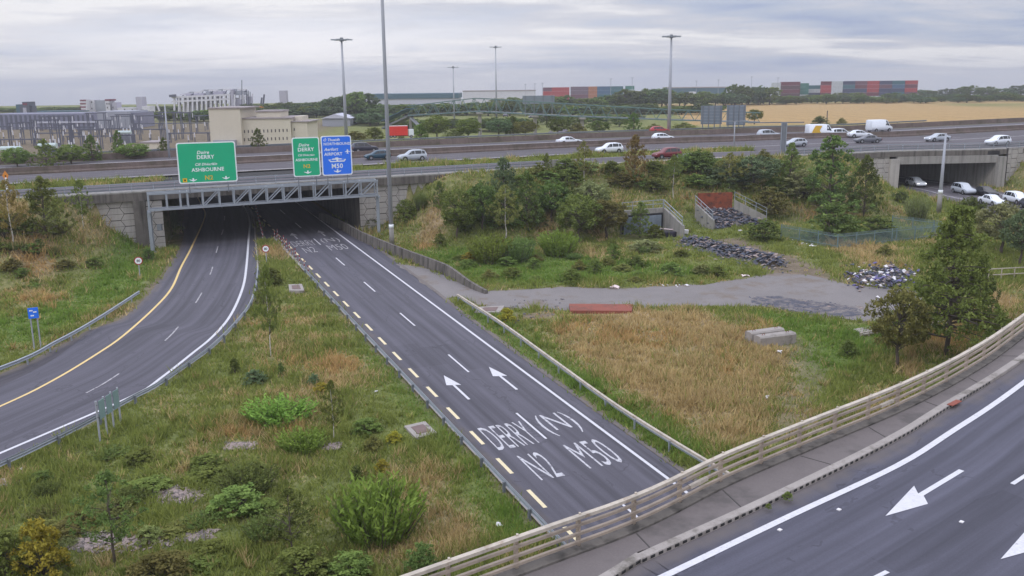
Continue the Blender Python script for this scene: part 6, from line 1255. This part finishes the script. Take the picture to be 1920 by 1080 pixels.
VEG = [
 # left bank
 ('birch', 'brown', 25, 462, 342, 62, 'rusty leaved birch with white trunk at the left edge of the bank'), ('cone', 'mid', 88, 446, 338, 78, 'dense green conical tree on the left bank beside the rusty birch'), ('birch', 'mid', 157, 428, 342, 40, 'small thin tree with pale trunk against the left hexagon wall'),
 ('bush', 'mid', 8, 448, 395, 56, 'green shrub under the rusty birch at the left edge'), ('bush', 'dark', 74, 468, 446, 24, 'small dark shrub on the left bank below the conical tree'), ('bush', 'olive', 120, 500, 486, 40, 'low olive shrub in the middle of the left bank'), ('bush', 'dark', 280, 490, 462, 26, 'dark shrub at the foot of the left gantry leg'),
 ('bush', 'mid', 48, 440, 412, 42, 'green shrub between the rusty birch and the conical tree'),
 # median
 ('birch', 'mid', 508, 668, 500, 50, 'young birch with white trunk standing on the grass median'), ('birch', 'mid', 626, 825, 712, 44, 'spindly dark sapling on the median below the birch'), ('bush', 'dark', 440, 700, 668, 20, 'small dark upright shrub left of the birch'), ('bush', 'blue', 478, 718, 692, 46, 'low blue green shrub left of the birch foot'), ('bush', 'dark', 527, 703, 676, 13, 'narrow dark shrub just right of the birch foot'), ('bush', 'blue', 588, 722, 698, 22, 'blue green shrub halfway between birch and sapling'), ('bush', 'yellow', 604, 735, 716, 34, 'yellowish low shrub above the spindly sapling'),
 ('willow', 'bright', 525, 790, 748, 135, 'wide bright green willow patch in the middle of the median'), ('willow', 'bright', 568, 846, 802, 92, 'bright green willow patch just below the wide one'), ('willow', 'bright', 710, 1010, 884, 170, 'largest bright green willow shrub low in the median'), ('willow', 'mid', 466, 920, 868, 112, 'mid green willow shrub left of the largest bright one'), ('willow', 'mid', 500, 1010, 965, 80, 'green willow patch behind the dark sapling at the bottom'), ('willow', 'pale', 655, 985, 925, 60, 'pale willow shrub on the left flank of the largest one'),
 ('birch', 'dark', 216, 1056, 880, 130, 'thin dark sapling over the purple stones at lower left'), ('bush', 'yellow', 78, 1078, 960, 96, 'yellow leaved shrub in the lower left corner'), ('bush', 'mid', 20, 1085, 985, 80, 'green shrub under the yellow one at the corner'), ('birch', 'dark', 548, 1050, 912, 96, 'dark twiggy sapling at the bottom of the median'), ('bush', 'mid', 566, 1085, 1020, 110, 'dark leafy shrub at the foot of the bottom sapling'), ('bush', 'mid', 450, 960, 910, 110, 'broad green shrub under the mid green willow'),
 ('bush', 'mid', 688, 812, 782, 56, 'dark green shrub right of the spindly sapling'), ('bush', 'yellow', 718, 886, 858, 28, 'small yellow green shrub above the largest willow'), ('bush', 'dark', 670, 900, 868, 26, 'round dark shrub touching the top of the largest willow'), ('bush', 'dark', 790, 1075, 1010, 60, 'dark shrub with a bare stick beside the front parapet'), ('bush', 'mid', 660, 1085, 1030, 90, 'green shrub at the bottom edge below the largest willow'), ('bush', 'olive', 300, 1085, 1030, 110, 'olive shrub at the bottom edge left of centre'), ('bush', 'dark', 80, 905, 880, 46, 'dark shrub near the drain cover at the left edge'), ('bush', 'olive', 150, 985, 955, 60, 'dark green shrub above the lower purple stones'), ('bush', 'mid', 390, 880, 850, 70, 'green weedy shrub above the round stony patch'), ('bush', 'olive', 700, 845, 815, 40, 'olive shrub right of the spindly sapling foot'), ('bush', 'yellow', 740, 830, 806, 30, 'yellow green shrub left of the square manhole'),
 ('bush', 'mid', 512, 535, 500, 40, 'green leafy shrub at the head of the median'), ('bush', 'mid', 495, 570, 540, 30, 'small green shrub by the top end of the median guardrail'), ('bush', 'mid', 270, 860, 838, 40, 'green weed clump below the sign with four posts'),
 # behind the right wall
 ('round', 'mid', 858, 448, 356, 62, 'round green young tree nearest the tall mast on the bank'), ('round', 'dark', 905, 432, 345, 56, 'dark young tree right of the round one by the mast'), ('cone', 'blue', 945, 405, 302, 66, 'tallest dark conical tree on the bank'), ('birch', 'olive', 948, 450, 350, 66, 'birch with leaning white trunk among the bank trees'), ('cone', 'dark', 988, 425, 326, 70, 'very dark bushy tree behind the leaning birch'), ('round', 'dark', 1034, 415, 340, 58, 'dark young tree right of the leaning birch'), ('cone', 'dark', 1064, 410, 336, 44, 'narrow dark tree at the right of the bank group'),
 ('cone', 'mid', 1025, 335, 290, 26, 'small fresh green sapling on the motorway verge'), ('birch', 'olive', 1095, 346, 268, 40, 'thin birch with pale trunk on the motorway verge'), ('round', 'grey', 1110, 410, 342, 64, 'grey green bushy tree under the thin verge birch'), ('round', 'mid', 1085, 455, 366, 76, 'leafy green tree left of the corrugated culvert'), ('round', 'olive', 1136, 448, 376, 76, 'olive tree touching the corrugated culvert'), ('cone', 'brown', 1190, 347, 258, 50, 'dark brownish conical sapling in front of the near slip lane'), ('birch', 'mid', 1262, 378, 296, 44, 'small birch with thin pale trunk above the two culverts'),
 ('bush', 'dark', 1308, 325, 280, 64, 'dark bush on the bank top left of the rusty plate birch'), ('birch', 'olive', 1366, 360, 290, 60, 'birch with thin pale trunk just behind the rusty plate'), ('round', 'blue', 1412, 352, 296, 92, 'blue green bush on the bank right of the rusty plate'), ('bush', 'blue', 1358, 345, 302, 90, 'dark bush behind the rusty plate on the bank'), ('cone', 'dark', 825, 392, 342, 28, 'small dark tree against the right hexagon wall'), ('bush', 'mid', 762, 412, 372, 44, 'green shrub against the hexagon wall right of the mast'), ('willow', 'mid', 790, 392, 360, 26, 'spiky green shrub against the right hexagon wall'), ('bush', 'dark', 700, 425, 400, 44, 'dark shrub behind the right gantry leg'),
 ('cone', 'dark', 1553, 402, 264, 118, 'largest dark alder on the bank by the eastern underpass'), ('cone', 'dark', 1619, 408, 298, 64, 'second dark alder in front of the eastern hexagon wall'), ('bush', 'dark', 1560, 450, 376, 104, 'big dark bush inside the palisade compound'), ('bush', 'dark', 1642, 446, 404, 84, 'lower dark bush inside the palisade compound'), ('cone', 'mid', 1482, 338, 272, 46, 'greenish young tree before the thick sign post'), ('willow', 'pale', 1720, 416, 364, 44, 'pale green willow shrub by the smooth grey pole'), ('bush', 'dark', 1686, 376, 356, 34, 'dark shrub at the corner of the eastern hexagon wall'), ('round', 'dark', 1815, 440, 372, 50, 'dark young tree in front of the queueing cars'), ('round', 'grey', 1878, 476, 384, 92, 'thin grey green tree with pale trunk before the queue'), ('round', 'blue', 1912, 500, 396, 66, 'blue green tree cut by the right edge'), ('bush', 'grey', 1500, 372, 318, 80, 'grey green bush left of the largest dark alder'), ('bush', 'olive', 1445, 400, 350, 70, 'olive bush right of the rubble filled culvert rail'), ('bush', 'mid', 1460, 360, 330, 60, 'green bush above the culvert right rail'),
 ('cone', 'mid', 1775, 640, 408, 150, 'tall top of the big front alder')][:-1] + [
 ('layered', 'mid', 1772, 666, 404, 172, 'big spreading alder at right in front of the eastern road'), ('round', 'olive', 1680, 690, 540, 96, 'smaller leafy alder left of the big front one'), ('layered', 'dark', 1830, 622, 490, 74, 'dark tree close behind the right side of the big alder'), ('bush', 'mid', 1590, 668, 634, 36, 'round green bush left of the fallen railing'), ('cone', 'dark', 1775, 480, 425, 40, 'small dark tree between the compound and the big alder'),
 ('willow', 'bright', 918, 492, 436, 82, 'bright green willow shrub under the leaning birch'), ('willow', 'mid', 972, 490, 440, 64, 'green willow right of the bright one under the birch'), ('willow', 'bright', 1048, 480, 428, 76, 'bright green willow patch at the right of the bank trees'), ('bush', 'mid', 826, 462, 436, 28, 'small green shrub below the round young tree'), ('bush', 'mid', 1000, 505, 482, 32, 'low green shrub in the flat left of the track point'), ('bush', 'mid', 1072, 530, 502, 42, 'low green shrub near the access road edge'), ('bush', 'yellow', 885, 490, 470, 40, 'yellow green weeds before the bright willow'), ('bush', 'mid', 1115, 512, 485, 34, 'low green shrub right of the bright willow patch'), ('bush', 'mid', 1150, 488, 455, 30, 'fresh green shrub before the olive culvert tree'), ('bush', 'mid', 1258, 520, 490, 44, 'green shrub left of the dark rubble ridge'), ('bush', 'dark', 1190, 500, 478, 40, 'dark low shrub in the grass before the corrugated culvert'), ('bush', 'mid', 1345, 520, 496, 34, 'green shrub below the dark rubble ridge'), ('bush', 'dark', 1430, 450, 408, 66, 'dark shrub at the front right of the rubble filled culvert'), ('cone', 'mid', 1200, 446, 382, 50, 'leafy sapling before the corrugated shutter'), ('bush', 'mid', 1228, 446, 420, 34, 'shrub before the right half of the corrugated shutter'), ('bush', 'olive', 1100, 430, 400, 40, 'olive shrub between the bank trees and culvert'), ('bush', 'mid', 960, 520, 500, 40, 'low leafy shrub left in the flat by the barrier end'), ('bush', 'grey', 1210, 470, 448, 60, 'grey green weeds in front of the corrugated culvert'),
 ('bush', 'olive', 1660, 480, 458, 34, 'small olive bush before the front palisade fence'), ('bush', 'yellow', 950, 605, 575, 34, 'yellow brown weeds at the end of the striped drain slab'),
]
for k_, pal, u, v, vt, w, lb in VEG: tree(k_, pal, u, v, vt, w, lb)
def scrub(n, poly, hpx, wpx, pals, label, group):
    xy = np.array(poly, float); lo, hi = xy.min(0), xy.max(0); k = 0
    while k < n:
        u, v = rng.uniform(lo, hi)
        if sdpoly(np.array([u]), np.array([v]), poly)[0] < 0: continue
        q = T(u, v)
        if max(sdpoly(q[0:1], q[1:2], p)[0] for p in (LROAD, RROAD, ACC, *[b for b, _ in BAYS])) > -1.2: continue
        tree('bush' if rng.random() < .8 else 'willow', 'mid' if rng.random() < .25 else pals[int(rng.integers(len(pals)))], u, v, v - rng.uniform(*hpx), rng.uniform(*wpx), label, group=group); k += 1
PT['willow', 'olive'] = make_willow('olive', 97); PT['willow', 'dark'] = make_willow('dark', 98); PT['willow', 'grey'] = PT['willow', 'pale']; PT['willow', 'brown'] = PT['willow', 'olive']; PT['bush', 'brown'] = make_tree('bush', 'brown', 79, .034, 110, 28)
scrub(70, [(870, 360), (960, 325), (1440, 300), (1500, 340), (1480, 400), (1300, 350), (1160, 365), (1140, 440), (850, 440)], (14, 30), (26, 60), ['olive', 'mid', 'pale', 'mid', 'olive'], 'low scrub bush among the trees on the motorway bank', 'scrub on the motorway bank')
scrub(26, [(770, 450), (1150, 450), (1290, 480), (1390, 515), (1150, 532), (930, 535), (860, 500)], (8, 20), (18, 44), ['mid', 'olive', 'mid', 'pale'], 'low leafy weed in the rough ground above the access road', 'weeds above the access road')
scrub(26, [(0, 960), (200, 850), (460, 840), (640, 900), (640, 1080), (0, 1080)], (12, 30), (40, 95), ['mid', 'olive', 'pale', 'mid', 'olive'], 'low leafy weed in the rank grass of the lower median', 'weeds in the lower median')
scrub(14, [(0, 400), (120, 420), (220, 470), (150, 520), (0, 560)], (8, 20), (24, 56), ['olive', 'mid', 'brown'], 'low scrub on the left grass bank', 'scrub on the left bank')
for u_, v_, lb in ((1476, 936, 'small green weed growing out of the drainage kerb on the near bridge'), (1441, 953, 'tiny weed in the drainage kerb left of the larger weed')):
    plant('bush', 'mid', P(u_, v_, DK + .12), .30 if u_ > 1450 else .18, .42 if u_ > 1450 else .26, lb, 'weed', None, 'weed')
# young trees on the far verge of the motorway
FARV = [('cone', 'dark', 485, 282, 243, 30, 'dark conifer in front of the cream building'), ('round', 'mid', 33, 318, 278, 46, 'green tree before the pale topped transformer'), ('cone', 'mid', 88, 316, 264, 46, 'taller green tree before the white conservator transformer'), ('round', 'mid', 135, 312, 272, 50, 'green tree right of the white conservator transformer'), ('cone', 'dark', 174, 306, 256, 38, 'darker tree in the middle of the substation row'), ('cone', 'dark', 224, 300, 248, 28, 'dark conifer left of the cream hut'), ('round', 'mid', 252, 302, 270, 54, 'low green tree left of the cream hut'), ('cone', 'dark', 309, 296, 260, 24, 'dark conifer between the cream hut and thin pole'),
 ('round', 'mid', 820, 262, 218, 44, 'dense tree right of the red lorry'), ('bush', 'mid', 788, 262, 232, 36, 'shrub just right of the white lorry cab'), ('round', 'mid', 878, 262, 224, 44, 'green tree left of the footbridge pier'), ('bush', 'pale', 850, 262, 240, 40, 'pale flowering shrub below the short thin mast'), ('round', 'blue', 935, 258, 224, 46, 'blue green tree by the far road'), ('cone', 'dark', 962, 256, 220, 34, 'dark narrow tree before the far road'), ('round', 'olive', 985, 258, 228, 44, 'olive tree before the far road'), ('round', 'dark', 1046, 256, 224, 38, 'dark green tree right of the thin white pier'), ('bush', 'olive', 1082, 256, 232, 44, 'olive shrub left of the right footbridge pier'), ('round', 'dark', 1124, 254, 228, 38, 'dark green tree right of the right footbridge pier'), ('cone', 'dark', 1188, 252, 214, 36, 'dark bushy tree left of the round head mast'), ('bush', 'olive', 1225, 250, 232, 44, 'olive shrub behind the red and white cars'), ('bush', 'olive', 1282, 244, 230, 46, 'low shrub right of the round head mast'), ('round', 'olive', 1414, 232, 206, 30, 'lone tree at the left corner of the wheat field'), ('bush', 'dark', 1538, 234, 217, 32, 'round dark bush at the wheat field edge'), ('bush', 'olive', 1578, 234, 221, 20, 'small bush right of the round one at the field edge'), ('bush', 'mid', 703, 262, 238, 44, 'shrub left of the tall mast beyond the motorway'), ('cone', 'mid', 753, 264, 234, 16, 'thin sapling in front of the red lorry'), ('bush', 'olive', 668, 262, 246, 50, 'low olive shrubs right of the blue sign')]
for k_, pal, u, v, vt, w, lb in FARV:
    tree(k_, pal, u, v, vt, w, lb, h0=6.6 if u < 700 else (5.5 if u < 1300 else 3.0))
tp_ = PY(1550, 232, 300); o = MB().beam((0, 0, 0), (0, 0, 5.2), .25).obj('wooden_post', 'trunk'); o.location = (tp_[0], 300, tp_[2] - 1); tag(o, 'thin dark post standing at the edge of the wheat field', 'post')
BELT = [(300, 400, 210, 204, 380, 9, 44), (455, 740, 204, 198, 420, 24, 56), (455, 610, 197, 187, 480, 9, 50), (610, 640, 186, 182, 440, 3, 44), (640, 684, 176, 171, 420, 4, 50), (684, 740, 190, 200, 440, 4, 46), (640, 740, 214, 212, 340, 8, 50), (735, 1030, 198, 190, 420, 22, 52), (730, 1000, 228, 218, 305, 18, 44), (930, 1180, 184, 178, 500, 14, 46), (1000, 1340, 200, 194, 410, 24, 52), (1020, 1200, 214, 210, 330, 10, 42), (1170, 1255, 168, 163, 500, 7, 46), (1255, 1385, 174, 172, 540, 10, 42), (1375, 1450, 160, 164, 560, 6, 40), (1340, 1920, 182, 178, 565, 40, 36), (1450, 1920, 177, 174, 625, 26, 36), (1660, 1920, 168, 160, 700, 10, 42), (-20, 340, 203, 204, 560, 26, 40), (256, 330, 208, 208, 440, 6, 34)]
nb = 0
for u0, u1, v0, v1, Yd, n, wpx in BELT:
    for k in range(n):
        f_ = (k + rng.uniform(.1, .9)) / n; u = u0 + (u1 - u0) * f_; vt = v0 + (v1 - v0) * f_ + rng.uniform(-3, 5); Yk = Yd + rng.uniform(-18, 18); q = PY(u, vt, Yk); zb_ = base(float(Yk)) - .3; h = max(3, q[2] - zb_); w = wpx * mpp(q) * rng.uniform(.8, 1.25)
        plant('oak', int(rng.integers(3)), (q[0], Yk, zb_), h, w, 'full crowned broadleaf tree in the dark tree belt beyond the motorway' if u < 1340 else 'hedgerow tree along the far side of the wheat field', 'tree', 'trees of the far belt' if u < 1340 else 'hedgerow trees beyond the wheat')
        nb += 1
# ------------------------------------------------------------------ grass: one object nobody could count
PLATE = pxpoly([(1067, 576), (1187, 577), (1186, 596), (1066, 596)])
def grass(n, name, tall=False):
    th = rng.uniform(-.62, .62, n * 3); r = 18 + (175 - 18) * rng.random(n * 3) ** 1.5; x, y = r * np.sin(th), r * np.cos(th)
    ok = y > 16
    for poly in (LROAD, RROAD, XROAD): ok &= sdpoly(x, y, poly) < -.25
    ok &= sdpoly(x, y, ACC) < -.1
    d, sd_ = pdist(x, y, E_C); d = d * -sd_; ok &= (d < -.4) | ((d > 10.2) & (d < 15.6) & (x < 40)) | ((d > 46) & (d < 60))
    for poly, z in BAYS: ok &= sdpoly(x, y, poly) < 0
    for u_, v_, r_ in ((789, 809, 2.0), (555, 543, 2.2), (1443, 640, 2.6), (918, 582, 2.4)): c_ = P(u_, v_); ok &= np.hypot(x - c_[0], y - c_[1]) > (r_ if tall else r_ * .55)
    for poly in (PLATE, ASHP, *STONY): ok &= sdpoly(x, y, poly) < (-.9 if tall else .15)
    if tall: ok &= (vnoise(x, y, 4) > .42) & (sdpoly(x, y, RROAD) < -1.5) & (sdpoly(x, y, LROAD) < -1.5)
    ok &= ~((pdist(x, y, ridge)[0] < 1.7) | (pdist(x, y, TRACK)[0] < .8) & (rng.random(len(x)) < .4))
    dd_, s_ = pdist(x, y, DKERB); s1 = s_ > 0; x, y = x[ok], y[ok]
    dry, bare, lush, wheat = cover(x, y); d = d[ok]
    k = (rng.random(len(x)) > bare * .93); x, y, dry, lush, d = (a[k][:n] for a in (x, y, dry, lush, d)); z = np.empty(len(x)); 
    for i in range(0, len(x), 40000): z[i:i + 40000] = terrain(x[i:i + 40000], y[i:i + 40000])
    m_ = len(x); per = 7; rr = np.hypot(x, y); hgt = (.10 + .55 * vnoise(x, y, 2.2) ** 2 + .18 * dry + .30 * vnoise(x + 5, y, .8) ** 3) * np.where(lush > .5, .8, 1) * (1 + .5 * (d > 10))
    if tall: per = 26; hgt = hgt * .5 + rng.uniform(.2, .55, m_); dry = np.clip(dry * 1.05 + (rng.random(m_) < .2) * .4, 0, .95)
    hgt = hgt * (1 + .35 * (d > -16) * (d < 0))
    i = np.repeat(np.arange(m_), per); p = np.column_stack([x, y, z - .02])[i] + np.column_stack([rng.normal(0, 1, (m_ * per, 2)) * ((.07 if tall else .10) + (.0008 if tall else .0022) * rr[i])[:, None], np.zeros(m_ * per)])
    u = np.column_stack([rng.normal(0, .48, (m_ * per, 2)), np.ones(m_ * per)]); nr = rdir(m_ * per); nr[:, 2] *= .3; nr = np.cross(np.cross(u, nr), u); nr /= np.linalg.norm(nr, axis=1)[:, None]; u /= np.linalg.norm(u, axis=1)[:, None]
    g0, g1, l0, l1, d0, d1 = (np.array(lin(*c)) * (1.72, 1.68, 1.5) for c in ((80, 89, 46), (122, 126, 70), (72, 92, 42), (106, 124, 60), (114, 98, 72), (164, 144, 112)))
    a = (rng.random(m_)[i] * .55 + rng.random(m_ * per) * .45)[:, None]; isdry = (np.clip(dry * 1.0, 0, .95)[i] + rng.normal(0, .08, m_ * per) > rng.random(m_)[i] * .5 + rng.random(m_ * per) * .5)[:, None]; isl = (lush[i] * .9 > rng.random(m_ * per))[:, None]
    rusty = (vnoise(x + 50, y + 20, 6) + .3 * vnoise(x, y, .8) > .86)[i][:, None] & isdry
    t_ = np.where(isdry, d0 + (d1 - d0) * a, np.where(isl, l0 + (l1 - l0) * a, g0 + (g1 - g0) * a)); t_ = np.where(rusty, t_ * (1.0, .88, .80), t_)
    me = quads_mesh(name, p, hgt[i] * rng.uniform(.35, .75, m_ * per), nr, u, t_, 'leaf', 1, True)
    # narrow the blades: width grows a little with distance so that far tufts still read
    v = np.empty(m_ * per * 9, np.float32); me.vertices.foreach_get('co', v); v = v.reshape(-1, 3, 3); c = (v[:, 0] + v[:, 1]) / 2; hw = v[:, 0] - c; ln = np.linalg.norm(hw, axis=1)[:, None] + 1e-9; w = (.012 + .0005 * rr[i])[:, None]
    v[:, 0] = c + hw / ln * w; v[:, 1] = c - hw / ln * w; me.vertices.foreach_set('co', v.ravel()); me.update(); o = link(name, me); o['kind'] = 'stuff'; return o
grass(85000, 'grass')
grass(2900, 'tall_grass', True)
# ------------------------------------------------------------------ thin evening haze
HAZE_D = .00030
hz = bpy.data.materials.new('haze'); hz.use_nodes = True; t = hz.node_tree; t.nodes.clear(); pv = N('ShaderNodeVolumePrincipled', t); pv.inputs['Color'].default_value = (.90, .90, .93, 1); pv.inputs['Density'].default_value = HAZE_D; pv.inputs['Anisotropy'].default_value = .2
o = N('ShaderNodeOutputMaterial', t); L(pv.outputs[0], o.inputs['Volume'], t)
struct(MB().box((300, 2600, -60), (7400, 6600, 260)).obj('haze', hz), 'stuff')
